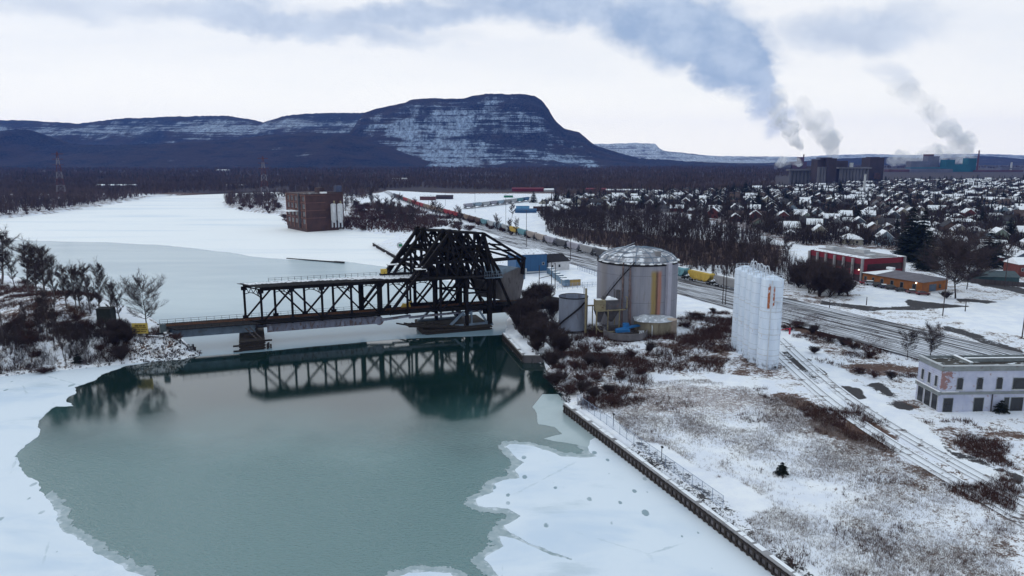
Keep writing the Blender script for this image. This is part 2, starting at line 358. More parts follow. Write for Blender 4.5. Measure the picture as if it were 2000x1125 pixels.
X, Y, F = grid(-700, 1100, 300, 1300, 5.0); h, sd, q, il = height(X, Y); br, cl, ba, gr = cover(X, Y, sd, q, il, h)
br = np.maximum(br, np.where(sd > 0, np.where((X < -120) & (Y < 900), .5, .32), 0)); br = np.maximum(br, np.where(in_poly(X, Y, TGP), .62, smooth01(Y, 880, 1000) * 1.2))
YARD = pxpoly([(700, 392), (760, 372), (990, 385), (1060, 440), (1060, 500), (960, 470), (860, 425)])
ys_ = soft(X, Y, YARD, 12); cl = np.maximum(cl, ys_); br = br * (1 - .9 * ys_)
for s in range(0, 1):
    tag(np_obj('plain', np.stack([X, Y, h], 1), F, GM, smooth=True, attrs=dict(brush=br, clean=cl, bare=ba, grass=gr)), kind='structure')
X, Y, F = grid(-5000, 6500, -200, 8300, 100.0)
ins = ((X > -300) & (X < 300) & (Y > 0) & (Y <= 300)) | ((X > -700) & (X < 1100) & (Y > 300) & (Y < 1300)) | ((X > -900) & (X < 300) & (Y < 300))
z = np.where(ins, -6, 2.7)
tag(np_obj('far_plain', np.stack([X, Y, z], 1), F, GM, attrs=dict(brush=np.full(X.shape, 1.2), clean=X * 0, bare=X * 0, grass=X * 0)), kind='structure')

# ---- water
m, nt, b = newmat('river_water'); p = wpos(nt)
near = step(nt, noise(nt, mapv(nt, p, (.010, .03, 1)), 1.0, 3, .5), .34, .62)
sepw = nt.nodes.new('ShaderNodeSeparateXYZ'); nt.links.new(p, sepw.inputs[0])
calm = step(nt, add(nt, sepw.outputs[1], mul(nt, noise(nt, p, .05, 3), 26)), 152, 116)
hgt = add(nt, noise(nt, mapv(nt, p, (1, 1.9, 1), rot=(0, 0, .5)), 1.5, 4, .6), mul(nt, noise(nt, mapv(nt, p, (1, 2, 1), rot=(0, 0, -.3)), 5.0, 2, .5), .30))
bn = nt.nodes.new('ShaderNodeBump'); bn.inputs['Distance'].default_value = .11
nt.links.new(hgt, bn.inputs['Height']); sock(nt, add(nt, mul(nt, calm, 1.0), .03), bn.inputs['Strength'])
nt.links.new(bn.outputs[0], b.inputs['Normal'])
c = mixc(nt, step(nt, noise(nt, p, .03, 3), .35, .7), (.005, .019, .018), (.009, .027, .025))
sky_sheen = step(nt, add(nt, sepw.outputs[1], mul(nt, noise(nt, p, .04, 4), 34)), 166, 122); c = mixc(nt, sky_sheen, c, mixc(nt, noise(nt, p, .05, 4), (.055, .145, .148), (.075, .172, .172)))  # lighter teal painted into the nearer water for sky reflected in ripples
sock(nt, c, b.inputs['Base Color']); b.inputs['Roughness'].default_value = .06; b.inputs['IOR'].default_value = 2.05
X, Y, F = grid(-900, 700, -100, 1300, 200.0)
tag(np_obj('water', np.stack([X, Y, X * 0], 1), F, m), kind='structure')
# ---- ice
def frac(pts, closed_tail, amp=.10, lev=4, seed=1):
    """roughen a polyline by midpoint displacement; closed_tail is the straight rest of the outline"""
    r_ = random.Random(seed); pts = [np.array(p, float) for p in pts]
    for _ in range(lev):
        o = []
        for a, b_ in zip(pts[:-1], pts[1:]):
            d = b_ - a; n = np.array([-d[1], d[0]]); L = np.hypot(*d)
            o += [a, (a + b_) / 2 + (n * r_.uniform(-amp, amp) if L > .25 else 0)]
        pts = o + [pts[-1]]
    return pts + [np.array(p, float) for p in closed_tail]
def sheet(name, pts, z0, z1, mat):
    mb = MB(); mb.prism(pts, z0, z1); return tag(mb.build(name, mat), kind='structure')
def ice_mat(name, white, grey, spots=True, streak=(.02, .07, 1), lo=.45, hi=.68, rough=.6):
    m, nt, b = newmat(name); p = wpos(nt)
    c = mixc(nt, step(nt, noise(nt, mapv(nt, p, streak), 1.0, 6, .6, .4), lo, hi), white, grey)
    c = mixc(nt, mul(nt, step(nt, noise(nt, p, .8, 5, .7), .52, .72), .12), c, grey)
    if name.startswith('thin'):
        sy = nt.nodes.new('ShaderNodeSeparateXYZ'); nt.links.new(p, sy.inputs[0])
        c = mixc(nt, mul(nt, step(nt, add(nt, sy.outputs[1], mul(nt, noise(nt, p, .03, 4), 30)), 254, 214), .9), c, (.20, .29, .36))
    if spots:
        ve = nt.nodes.new('ShaderNodeTexVoronoi'); ve.feature = 'DISTANCE_TO_EDGE'; ve.inputs['Scale'].default_value = .045; nt.links.new(mapv(nt, p, (1, .7, 1)), ve.inputs['Vector'])
        wv_ = add(nt, ve.outputs[0], mul(nt, M_(nt, 'SUBTRACT', noise(nt, p, .5, 5, .7), .5), .05)); ck = mul(nt, step(nt, M_(nt, 'ABSOLUTE', wv_), .006, .002), step(nt, noise(nt, p, .06, 3), .48, .6)); c = mixc(nt, mul(nt, ck, .55), c, (.36, .44, .49))
        c = mixc(nt, mul(nt, step(nt, noise(nt, mapv(nt, p, (.05, .12, 1), rot=(0, 0, .5)), 1.0, 6, .65), .56, .72), .6), c, (.45, .53, .60))
    if spots:
        v = mapv(nt, p, (1, .55, 1)); d = vor(nt, v, .42); rc = nt.nodes.new('ShaderNodeSeparateColor'); nt.links.new(vor(nt, v, .42, 1), rc.inputs[0])
        siz = mul(nt, M_(nt, 'POWER', rc.outputs[0], 2.3), .27)
        sp = step(nt, M_(nt, 'SUBTRACT', add(nt, d, mul(nt, noise(nt, p, 2.5, 3), .10)), add(nt, siz, .05)), .03, -.02)
        c = mixc(nt, mul(nt, sp, mul(nt, step(nt, noise(nt, p, .045, 2), .36, .5), .9)), c, (.20, .28, .32))
    sock(nt, c, b.inputs['Base Color']); b.inputs['Roughness'].default_value = rough; b.inputs['Specular IOR Level'].default_value = .3
    return m
SNOWICE = ice_mat('snow_covered_ice', (.70, .75, .82), (.58, .66, .77), streak=(.05, .09, 1))
FARICE = ice_mat('wind_swept_ice', (.86, .86, .87), (.66, .71, .78), False, (.006, .035, 1), .48, .78)
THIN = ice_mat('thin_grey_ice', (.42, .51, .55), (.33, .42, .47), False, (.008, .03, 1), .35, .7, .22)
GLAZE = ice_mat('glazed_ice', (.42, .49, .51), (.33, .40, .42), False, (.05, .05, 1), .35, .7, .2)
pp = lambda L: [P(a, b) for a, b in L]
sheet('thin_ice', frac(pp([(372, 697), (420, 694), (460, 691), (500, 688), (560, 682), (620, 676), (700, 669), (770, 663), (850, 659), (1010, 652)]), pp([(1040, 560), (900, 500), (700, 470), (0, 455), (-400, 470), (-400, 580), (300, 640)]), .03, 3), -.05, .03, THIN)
sheet('river_ice', frac(pp([(-400, 456), (-150, 463), (0, 468), (100, 471), (300, 478), (400, 488), (480, 499), (560, 507), (660, 510), (720, 517), (800, 527), (860, 540)]), pp([(1000, 540), (900, 470), (620, 400), (620, 372), (300, 370), (-300, 400), (-700, 440)]), .05, 4, 5), -.05, .08, FARICE)
sheet('shore_ice', frac(pp([(330, 703), (245, 715), (198, 732), (189, 741), (145, 757), (147, 770), (132, 777), (143, 793), (110, 794), (76, 825), (79, 840), (49, 870), (28, 893), (36, 911), (49, 927), (76, 945), (89, 972), (104, 991), (110, 1017),
    (121, 1036), (151, 1055), (181, 1070), (185, 1081), (211, 1093), (242, 1110), (280, 1125), (330, 1150), (420, 1190)]), pp([(420, 1300), (-300, 1300), (-600, 900), (-300, 740), (0, 715), (200, 690)]), .10, 5, 3), -.05, .07, SNOWICE)
sheet('ice_shelf', frac(pp([(1175, 850), (1153, 860), (1150, 881), (1166, 892), (1132, 895), (1097, 892), (1076, 883), (1045, 873), (996, 868), (987, 873), (1003, 888), (1024, 904), (1006, 918), (1015, 934), (982, 939), (968, 944), (963, 962), (931, 974), (933, 988),
    (950, 992), (992, 994), (1017, 1009), (984, 1027), (996, 1041), (1024, 1056), (1045, 1066), (1118, 1092), (1116, 1095), (1060, 1078), (1020, 1060), (989, 1049), (975, 1048), (984, 1067), (945, 1093), (961, 1109), (968, 1119), (975, 1130), (980, 1200)]), pp([(1000, 1300), (1900, 1300), (1640, 1150), (1200, 840)]), .08, 4, 9), -.05, .07, SNOWICE)
sheet('floe', frac(pp([(776, 1128), (800, 1119), (840, 1117), (880, 1120), (893, 1132), (900, 1160), (800, 1170), (776, 1128)])[:-1] + [P(776, 1129)], [], .08, 3, 4), -.05, .07, SNOWICE)
sheet('skim_ice', frac(pp([(1040, 795), (1052, 829), (1083, 834), (1098, 848), (1062, 857), (1100, 864), (1140, 872), (1160, 874)]), pp([(1180, 860), (1120, 800), (1090, 770), (1060, 770)]), .06, 4, 6), -.05, .025, GLAZE)

# thin new ice fringing the snowy shelves: one grid whose cover fades with the distance from their edges
m, nt, b = newmat('new_ice_fringe'); p = wpos(nt); e_ = add(nt, attr(nt, 'edge'), mul(nt, M_(nt, 'SUBTRACT', noise(nt, p, .55, 6, .65), .5), 1.5))
sock(nt, mul(nt, step(nt, e_, .50, .56), .85), b.inputs['Alpha']); c = mixc(nt, step(nt, noise(nt, p, .8, 4), .35, .65), (.40, .47, .50), (.30, .38, .41)); c = mixc(nt, step(nt, e_, .95, 1.15), c, (.62, .68, .74))
sock(nt, c, b.inputs['Base Color']); b.inputs['Roughness'].default_value = .25
X, Y, F = grid(-70, 40, 72, 186, .6); D = np.full(X.shape, 1e9)
for nm_ in ('shore_ice', 'ice_shelf', 'floe'):
    o_ = bpy.data.objects[nm_]; k_ = len(o_.data.vertices) // 2; V_ = np.array([v.co[:2] for v in o_.data.vertices[:k_]])[::3]
    for i in range(len(V_)):
        a_, b2 = V_[i], V_[(i + 1) % len(V_)]
        if np.hypot(*(b2 - a_)) < 12: D = np.minimum(D, seg_dist(X, Y, a_, b2))
edge = np.clip(1.1 - D / 2.6, 0, 1.1); ok = (edge[F].max(1) > .02); F = F[ok]; used_ = np.unique(F); re_ = np.zeros(len(X), int); re_[used_] = np.arange(len(used_))
tag(np_obj('ice_fringe', np.stack([X[used_], Y[used_], X[used_] * 0 + .022], 1), re_[F], m, attrs=dict(edge=edge[used_])), kind='structure')

# ---- hills
def hill_mat(name, tree, rock, snow, sc, lo=.52, hi=.66, streak=True, amt=1.0):
    m, nt, b = newmat(name); p = wpos(nt); v = mapv(nt, p, (1, 1, 1))
    ledge = noise(nt, mapv(nt, p, (.0016, .0016, .028)), 1.0, 6, .68, .5)
    runs = noise(nt, mapv(nt, p, (.016, .006, .0035)), 1.0, 6, .7)
    big = noise(nt, mapv(nt, p, (.0022, .0022, .004)), 1.0, 4, .6)
    fine = noise(nt, p, .11, 5, .75)
    ledge2 = noise(nt, mapv(nt, p, (.006, .006, .085)), 1.0, 5, .7, .4)
    speck = noise(nt, mapv(nt, p, (.075, .03, .03)), 1.0, 5, .75)
    band_ = noise(nt, mapv(nt, p, (.0035, .0035, .10)), 1.0, 4, .62, .6)
    s = add(nt, add(nt, mul(nt, band_, .46), mul(nt, ledge2, .24)), add(nt, mul(nt, runs, .40), mul(nt, big, .36)))
    s = add(nt, s, mul(nt, attr(nt, 'snow'), .22))
    f = mul(nt, step(nt, s, lo + .275, hi + .26), amt)
    f = mul(nt, f, step(nt, add(nt, mul(nt, speck, .6), mul(nt, fine, .4)), .34, .62))
    c = mixc(nt, step(nt, fine, .4, .62), tree, rock); c = mixc(nt, mul(nt, step(nt, add(nt, mul(nt, big, .6), mul(nt, noise(nt, mapv(nt, p, (.008, .008, .02)), 1.0, 5, .65), .5)), .50, .62), .7), c, (.050, .040, .052)); c = mixc(nt, mul(nt, step(nt, ledge2, .55, .66), .6), c, tree)
    sock(nt, mixc(nt, f, c, snow), b.inputs['Base Color']); b.inputs['Roughness'].default_value = .95; b.inputs['Specular IOR Level'].default_value = .05
    sock(nt, bump(nt, fine, .9, 9), b.inputs['Normal'])
    return m
def hill(name, ridge, Yr, toe, back, mat, prof, snow, step_x=12, nt_=90, rough=7, jag=5, seed=2, pre=0):
    pts = [at_dist(a, b, Yr) for a, b in ridge]; xs = np.array([p[0] for p in pts]); zs = np.array([p[1] for p in pts])
    gx = np.arange(xs[0], xs[-1], step_x); t = np.concatenate([np.linspace(0, 1, nt_), 1 + np.linspace(.04, 1, 24)])
    GX, T = np.meshgrid(gx, t); yr = Yr + (fbm(GX, GX * 0, 420, seed) - .5) * 220 * min(1, Yr / 4000)
    GY = np.where(T <= 1, toe + (yr - toe) * T, yr + (T - 1) * (back - yr))
    hr = np.interp(gx, xs, zs); jz = (np.random.default_rng(seed).random(len(gx)) - .35) * jag
    pf = np.where(T <= 1, np.interp(T, prof[0], prof[1]), 1 - smooth01(T - 1, .0, 1) * .95)
    warp = T + (fbm(GX, GY, 170, seed + 3) - .5) * .16 * np.sin(np.clip(T, 0, 1) * math.pi)
    pf = np.where(T <= 1, np.interp(np.clip(warp, 0, 1), prof[0], prof[1]), pf)
    Z = 2.5 + (hr[None, :] + jz[None, :] * (np.abs(T - 1) < .02) - 2.5) * pf
    Z = Z + (fbm(GX, GY, 90, seed + 9) - .5) * rough * np.clip(pf * 4, 0, 1) * (T < .985)
    Z = np.where(T <= 0, 0.5, Z)
    nx, ny = len(gx), len(t); i = np.arange(nx * ny).reshape(ny, nx)
    F = np.stack([i[:-1, :-1], i[:-1, 1:], i[1:, 1:], i[1:, :-1]], -1).reshape(-1, 4)
    # project with the ridge line's direction so that nearer slopes stay below their own skyline
    S = snow(GX / GY, np.clip(T, 0, 1), Z)
    return tag(np_obj(name, np.stack([GX.ravel(), GY.ravel(), Z.ravel()], 1), F, mat, smooth=True, attrs=dict(snow=S.ravel())), kind='structure')
MESA_P = ([0, .18, .30, .42, .50, .54, .62, .66, .76, .80, .88, .92, 1], [0, .06, .14, .26, .36, .46, .52, .66, .72, .84, .90, .98, 1])
SOFT_P = ([0, .2, .5, .8, 1], [0, .12, .5, .9, 1])
def px_of(a): return 1000 + FPX * a * .985
def sn_mckay(a, t, z):
    x = px_of(a); face = np.exp(-((x - 915) / 230) ** 2)
    s = face * (.24 + .50 * np.exp(-((t - .30) / .16) ** 2) + .60 * np.exp(-((t - .66) / .18) ** 2)) - .22 * (1 - face) - .25 * (t > .9)
    s += .9 * np.exp(-((x - 800) / 22) ** 2 - ((t - .58) / .05) ** 2) + .8 * np.exp(-((x - 1120) / 40) ** 2 - ((t - .32) / .12) ** 2) + .7 * np.exp(-((x - 860) / 70) ** 2 - ((t - .10) / .06) ** 2)
    s += .9 * np.exp(-((x - 1150) / 14) ** 2 - ((t - .12) / .10) ** 2)
    return s - .5 * (x > 1190)
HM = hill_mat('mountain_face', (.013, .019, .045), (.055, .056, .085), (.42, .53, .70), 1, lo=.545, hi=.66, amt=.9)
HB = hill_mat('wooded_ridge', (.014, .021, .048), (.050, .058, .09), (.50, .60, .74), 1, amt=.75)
HD = hill_mat('distant_hazed_snowy_hills', (.10, .11, .15), (.16, .16, .20), (.62, .68, .76), 1, lo=.44, hi=.62)  # base colours brightened to carry distance haze as well as snow cover
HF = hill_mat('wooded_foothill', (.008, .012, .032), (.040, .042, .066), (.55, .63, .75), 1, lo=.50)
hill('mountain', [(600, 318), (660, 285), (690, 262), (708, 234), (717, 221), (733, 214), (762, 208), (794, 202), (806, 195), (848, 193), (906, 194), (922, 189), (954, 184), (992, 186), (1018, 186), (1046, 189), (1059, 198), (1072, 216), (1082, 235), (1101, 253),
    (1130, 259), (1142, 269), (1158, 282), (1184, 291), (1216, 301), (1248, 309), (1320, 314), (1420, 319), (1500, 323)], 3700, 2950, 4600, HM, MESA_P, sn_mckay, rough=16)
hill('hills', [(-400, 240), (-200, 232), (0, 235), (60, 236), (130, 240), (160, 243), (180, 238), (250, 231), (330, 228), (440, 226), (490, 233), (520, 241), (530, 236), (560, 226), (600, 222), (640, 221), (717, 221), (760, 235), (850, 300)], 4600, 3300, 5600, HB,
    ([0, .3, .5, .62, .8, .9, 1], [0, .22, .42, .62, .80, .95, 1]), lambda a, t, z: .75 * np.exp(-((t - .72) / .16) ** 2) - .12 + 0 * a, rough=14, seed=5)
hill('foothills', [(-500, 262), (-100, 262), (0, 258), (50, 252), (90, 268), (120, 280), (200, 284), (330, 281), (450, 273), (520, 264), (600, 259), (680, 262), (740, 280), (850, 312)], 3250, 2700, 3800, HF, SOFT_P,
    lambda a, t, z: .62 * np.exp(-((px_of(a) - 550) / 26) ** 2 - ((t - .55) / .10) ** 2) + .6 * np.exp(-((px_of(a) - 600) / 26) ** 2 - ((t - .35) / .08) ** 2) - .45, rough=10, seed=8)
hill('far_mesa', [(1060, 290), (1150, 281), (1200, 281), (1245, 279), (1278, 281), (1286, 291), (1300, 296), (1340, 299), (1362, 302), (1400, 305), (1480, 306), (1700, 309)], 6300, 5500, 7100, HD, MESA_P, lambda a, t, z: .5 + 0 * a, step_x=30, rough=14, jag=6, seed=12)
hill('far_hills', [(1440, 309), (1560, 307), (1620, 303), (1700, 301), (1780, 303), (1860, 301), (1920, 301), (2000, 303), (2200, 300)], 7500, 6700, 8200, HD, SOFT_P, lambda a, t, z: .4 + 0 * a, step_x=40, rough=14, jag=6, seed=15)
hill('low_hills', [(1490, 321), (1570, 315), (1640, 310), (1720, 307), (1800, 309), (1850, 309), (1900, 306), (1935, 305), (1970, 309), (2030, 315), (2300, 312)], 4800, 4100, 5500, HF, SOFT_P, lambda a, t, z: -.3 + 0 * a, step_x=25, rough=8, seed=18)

# ---- haze: the air over the valley
m = bpy.data.materials.new('valley_haze'); m.use_nodes = True; nt = m.node_tree; nt.nodes.clear()
out = nt.nodes.new('ShaderNodeOutputMaterial'); pv = nt.nodes.new('ShaderNodeVolumePrincipled')
pv.inputs['Color'].default_value = (.14, .33, 1.0, 1); pv.inputs['Density'].default_value = 4.2e-5; pv.inputs['Anisotropy'].default_value = .2
nt.links.new(pv.outputs[0], out.inputs['Volume'])
mb = MB(); mb.box((750, 4000, 225), (11800, 9000, 470)); tag(mb.build('haze', m), kind='stuff')
# ------------------------------------------------------------ the bridge
BLACK = flat('black_bridge_steel', (.012, .010, .011), .85, .5, .8, dirt=(.034, .022, .017), dirt_lo=.60, dirt_hi=.78, spec=.12)
RIVET = flat('dark_riveted_steel', (.018, .016, .018), .8, .4, .6, dirt=(.036, .025, .02), spec=.15)
GREYST = flat('faded_grey_steel', (.19, .20, .27), .7, .3, .5, dirt=(.12, .085, .085), dirt_lo=.50, dirt_hi=.62, stretch=(1, 1, .5))
BLUEST = flat('blue_grey_steel', (.15, .20, .27), .7, .3, .4, dirt=(.12, .10, .10))
TIMBER = flat('dark_wet_timber', (.028, .022, .020), .85, .45, 1.2, dirt=(.085, .060, .05), stretch=(1, 1, 3))
PLANK = flat('weathered_planks', (.10, .085, .085), .85, .35, 1.5)
SNOW = flat('fresh_snow', (.82, .83, .87), .8, .06, .5)
SNOWP = flat('patchy_snow_roof', (.80, .81, .86), .8, .08, .35, dirt=(.12, .11, .13), dirt_lo=.55, dirt_hi=.62)
CONC = flat('grey_concrete', (.27, .26, .27), .85, .25, .35, dirt=(.14, .13, .14), dirt_lo=.5, dirt_hi=.75, stretch=(1, 1, .3))
CONCD = flat('stained_concrete', (.13, .12, .13), .9, .3, .4, dirt=(.06, .055, .06), stretch=(1, 1, .35))
YEL = flat('faded_yellow_paint', (.55, .38, .07), .6, .2, 1)
RUST = flat('rust', (.16, .065, .03), .85, .4, 1.2)
O2 = P(512.8, 631, 6); E2_ = P(944.8, 599, 6); BANG = math.atan2(E2_[1] - O2[1], E2_[0] - O2[0])
br_ = empty('bascule_bridge', (O2[0], O2[1], 0), BANG, 'black riveted steel bascule railway bridge with truss span and tall counterweight frame crossing the river', 'bridge')
SK = -.62
def q(u, v, z): return (u + SK * v, v, z)
def bpart(name, mb, mat=None, parent=None, label=None):
    o = mb.build(name, mat, parent or br_)
    if label: o['label'] = label
    return o
ZB, ZT, PN = 6.0, 15.2, 7.9
def ladder(mb, a, b, w_, d_, lace=True, up=(0, 1, 0)):
    """a built-up member: two side channels with lacing between them"""
    mb.beam(a, b, w_, d_, up)
def gusset(mb, p, s, v_): mb.box((p[0], p[1], p[2]), (s, v_, s * .9))
for v in (0.0, 6.8):
    side = 'near' if v == 0 else 'far'
    mb = MB(); mb.beam(q(-.2, v, ZT), q(56, v, ZT), .5, .75); bpart('top_chord', mb, BLACK)
    mb = MB(); mb.beam(q(-.2, v, ZB), q(62.6, v, ZB), .45, .7); bpart('bottom_chord', mb, BLACK)
    for k in range(8):
        u = k * PN; wd = 1.6 if k == 4 else (.62 if k < 6 else .9)
        mb = MB()
        if k == 4: mb.box(q(u, v, (ZB + ZT) / 2), (1.45, .5, ZT - ZB - .5))
        else: mb.beam(q(u, v, ZB + .3), q(u, v, ZT - .3), .42, wd)
        for z in (ZB + .55, ZT - .6): mb.box(q(u, v, z), (1.5, .5, 1.0))
        bpart('vertical_post', mb, BLACK)
    for k in range(7):
        mb = MB(); a, b = (ZB + .4, ZT - .5) if k % 2 == 0 else (ZT - .5, ZB + .4)
        u0, u1 = k * PN + .25, (k + 1) * PN - .25; wd = .92 if k < 4 else 1.15
        mb.beam(q(u0, v, a), q(u1, v, b), .40, wd, (0, 1, 0)); bpart('diagonal_brace', mb, BLACK)
# portal sways with their little lattice
for k in range(0, 7):
    u = k * PN; mb = MB()
    mb.beam(q(u, 0, ZT - .1), q(u, 6.8, ZT - .1), .28, .28); n = 7
    lo = [ZT - 2.3 + .9 * math.sin(math.pi * i / n) for i in range(n + 1)]
    for i in range(n):
        va, vb = 6.8 * i / n, 6.8 * (i + 1) / n
        mb.beam(q(u, va, lo[i]), q(u, vb, lo[i + 1]), .18, .18)
        mb.beam(q(u, va, lo[i] if i % 2 else ZT - .2), q(u, vb, ZT - .2 if i % 2 else lo[i + 1]), .13, .13)
    bpart('sway_frame', mb, BLACK)
# upper deck: stringers, planks with snow on the far half, rails
mb = MB()
for v in (.9, 3.4, 5.9): mb.beam(q(-.8, v, ZT + .42), q(46, v, ZT + .42), .3, .35)
for i in range(64): mb.beam(q(-1 + i * .74, -.9, ZT + .66), q(-1 + i * .74, 7.7, ZT + .66), .34, .1)
ud = bpart('upper_deck', mb, RIVET)
mb = MB(); r0 = random.Random(4)
for i in range(46):
    u = i * 1.0 + .3; a = 4.3 + r0.uniform(-.5, .5); mb.beam(q(u, a - (1.6 if u > 26 else 0) - (2.0 if u > 34 else 0), ZT + .745), q(u, 7.1 + r0.uniform(-.3, .3), ZT + .745), .98, .06)
bpart('snow_cover', mb, SNOWP, ud)
mb = MB()
for i in range(23):
    u = 7 + i * 1.75; mb.beam(q(u, 7.6, ZT + .6), q(u, 7.6, ZT + 1.75), .1)
for z in (1.2, 1.7): mb.beam(q(7, 7.6, ZT + z), q(45.5, 7.6, ZT + z), .06)
for i in range(7):
    u = 36 + i * 1.4; mb.beam(q(u, 3.6, ZT + .6), q(u, 3.6, ZT + 2.3), .09)
for z in (1.5, 2.3): mb.beam(q(36, 3.6, ZT + z), q(44.5, 3.6, ZT + z), .07)
bpart('deck_railing', mb, RIVET)
# rail deck
mb = MB()
for k in range(9): mb.beam(q(k * PN - .1, -.1, ZB - .25), q(k * PN - .1, 6.9, ZB - .25), .35, .7)
for v in (1.8, 2.5, 4.3, 5.0): mb.beam(q(-1, v, ZB + .1), q(70, v, ZB + .1), .25, .4)
for i in range(118): mb.beam(q(-1 + i * .6, 1.3, ZB + .38), q(-1 + i * .6, 5.5, ZB + .38), .24, .16)
bpart('track_deck', mb, RIVET)
mb = MB()
for v in (2.7, 4.14): mb.beam(q(-22, v, ZB + .55), q(76, v, ZB + .55), .09, .16)
bpart('rail', mb, RUST)
for v in (-.6, 7.3):
    mb = MB(); mb.beam(q(-21, v, ZB + .1), q(62, v, ZB + .1), 1.0, .09); 
    vv = v - .45 if v < 0 else v + .45
    for i in range(44): u = -21 + i * 1.93; mb.beam(q(u, vv, ZB + .1), q(u, vv, ZB + 1.25), .08)
    for z in (.65, 1.22): mb.beam(q(-21, vv, ZB + z), q(62, vv, ZB + z), .06)
    bpart('walkway', mb, RIVET)
# grey plate girder under the span, with stiffeners and a pin
for v in (.25, 6.5):
    mb = MB(); n = 20
    mb.beam(q(1.2, v, 4.35), q(31, v, 4.35), .08, 2.0); mb.beam(q(1.2, v, 3.42), q(31, v, 3.42), .75, .12); mb.beam(q(1.2, v, 5.38), q(31, v, 5.38), .6, .1)
    for i in range(n + 1): mb.box(q(1.4 + i * 1.48, v - .2, 4.4), (.12, .32, 1.85))
    for i in (0, 5, 10, 15): mb.box(q(2.0 + i * 1.9, v - .25, 4.3), (1.2, .3, 1.8), taper=.5)
    pg = bpart('plate_girder', mb, GREYST)
    mb = MB(); c = q(31.4, v, 4.4); mb.tube([(c[0], c[1] - .5, 4.2), (c[0], c[1] + .5, 4.2)], 1.25, 18); mb.tube([(c[0], c[1] - .65, 4.2), (c[0], c[1] + .65, 4.2)], .5, 12)
    bpart('pin_joint', mb, GREYST, pg)
    mb = MB(); mb.beam(q(32, v, 4.3), q(40.5, v, 4.9), .5, 1.3, (0, 1, 0)); mb.beam(q(40, v, 4.4), q(62, v, 4.9), .5, .9, (0, 1, 0))
    bpart('link_girder', mb, GREYST)
# left approach span
mb = MB()
for v in (1.2, 5.6):
    mb.beam(q(-21.5, v, 4.75), q(-1.2, v, 4.75), .1, 2.3); mb.beam(q(-21.5, v, 3.62), q(-1.2, v, 3.62), .6, .12); mb.beam(q(-21.5, v, 5.88), q(-1.2, v, 5.88), .6, .12)
    for i in range(14): mb.box(q(-21.2 + i * 1.52, v - .16, 4.75), (.12, .26, 2.2))
bpart('approach_girder', mb, BLUEST)
mb = MB()
for i in range(34): mb.beam(q(-21.5 + i * .6, -1.2, ZB + .1), q(-21.5 + i * .6, 7.9, ZB + .1), .3, .25)
mb.beam(q(-21.5, 0.2, ZB), q(-1.2, .2, ZB), .2, .35); bpart('approach_deck', mb, RIVET)
# right approach
mb = MB()
for v in (1.0, 5.8):
    mb.beam(q(63, v, 4.8), q(92, v, 4.9), .1, 2.3); mb.beam(q(63, v, 3.66), q(92, v, 3.7), .6, .12)
    for i in range(19): mb.box(q(63.5 + i * 1.52, v - .16, 4.8), (.12, .26, 2.1))
for i in range(48): mb.beam(q(63 + i * .6, -1.0, ZB + .1), q(63 + i * .6, 7.6, ZB + .1), .3, .25)
bpart('approach_girder', mb, RIVET)
# ---- bascule frames: four planes of heavy built-up members
VP = (-2.2, .0, 6.8, 9.0)
T1 = (50.3, 28.9); T2 = (60.4, 28.2); TM = (55.2, 28.7)
for i, v in enumerate(VP):
    outer = i in (0, 3); mb = MB(); s = .95 if outer else .8
    def bm_(a, b, wd=s, th=.6): mb.beam(q(a[0], v, a[1]), q(b[0], v, b[1]), th, wd * 1.22, (0, 1, 0))
    if outer: bm_((32.4, 6.2), T1, 1.15); bm_((41, 15.6), (50, 28.2), .6)
    else: bm_((40.6, 15.4), T1, 1.15)
    for z in (28.9,): mb.tube([q(T1[0], v - .35, z), q(T1[0], v + .35, z)], .85, 12)
    bm_(T1, T2, .85); bm_((43.9, 20.2), (62, 20.0), .45); bm_((46.8, 24.2), (60.8, 24.4), .4)
    bpart('inclined_frame', mb, BLACK)
    mb = MB()
    bm_(T1, (61.5, 15.8), 1.1); bm_(T1, (55.5, 15.6), .7); bm_(T1, (49.0, 15.5), .55); bm_(TM, (62, 18.5), .65); bm_(TM, (52, 15.6), .55)
    bm_(T2, (56.2, 15.6), .85); bm_(T2, (62.6, 15.4), 1.0); bm_((46.4, 23.4), (52.5, 15.6), .4); bm_((44, 20.2), (49, 15.6), .4); bm_((46.4, 23.4), (46.4, 15.6), .35)
    bm_((43.6, 19.6), (53, 28.4), .35); bm_(TM, (58.5, 15.6), .55); bm_(T1, (52.4, 15.6), .5); bm_((60.4, 24.4), (50, 20.1), .35); bm_((61, 20), (46.8, 24.2), .35); bm_(T2, (64.4, 14.6), .8); bm_((57.6, 28.3), (57.6, 20), .35)
    bpart('lattice_web', mb, BLACK)
    mb = MB()
    if outer: bm_(T2, (73.2, 20.2), 1.9); bm_((62, 25.2), (73.0, 19.4), .6); bm_((72.9, 20.8), (72.5, 15.6), 1.7); bm_((70.6, 20.8), (72.6, 17.2), .8)
    else: bm_(T2, (67.6, 16.0), 1.1); bm_((63.5, 22.8), (70, 20.8), .5)
    bm_((62.5, 20), (70.5, 20.3), .4); bpart('counterweight_arm', mb, BLACK)
# cross bracing between the planes
mb = MB()
for (u, z) in (T1, TM, T2, (46.5, 23.5), (62, 20), (56, 20), (43.5, 19.5), (51, 20), (66, 24.5), (69.5, 22.6)):
    mb.beam(q(u, -2.2, z), q(u, 9, z), .35, .45)
for (a, b) in ((T1, TM), (TM, T2), ((41.5, 16.5), (46.5, 23.5)), ((46.5, 23.5), T1)):
    for v0, v1 in ((0, 6.8), (6.8, 0)): mb.beam(q(a[0], v0, a[1]), q(b[0], v1, b[1]), .2, .22)
bpart('cross_bracing', mb, BLACK)
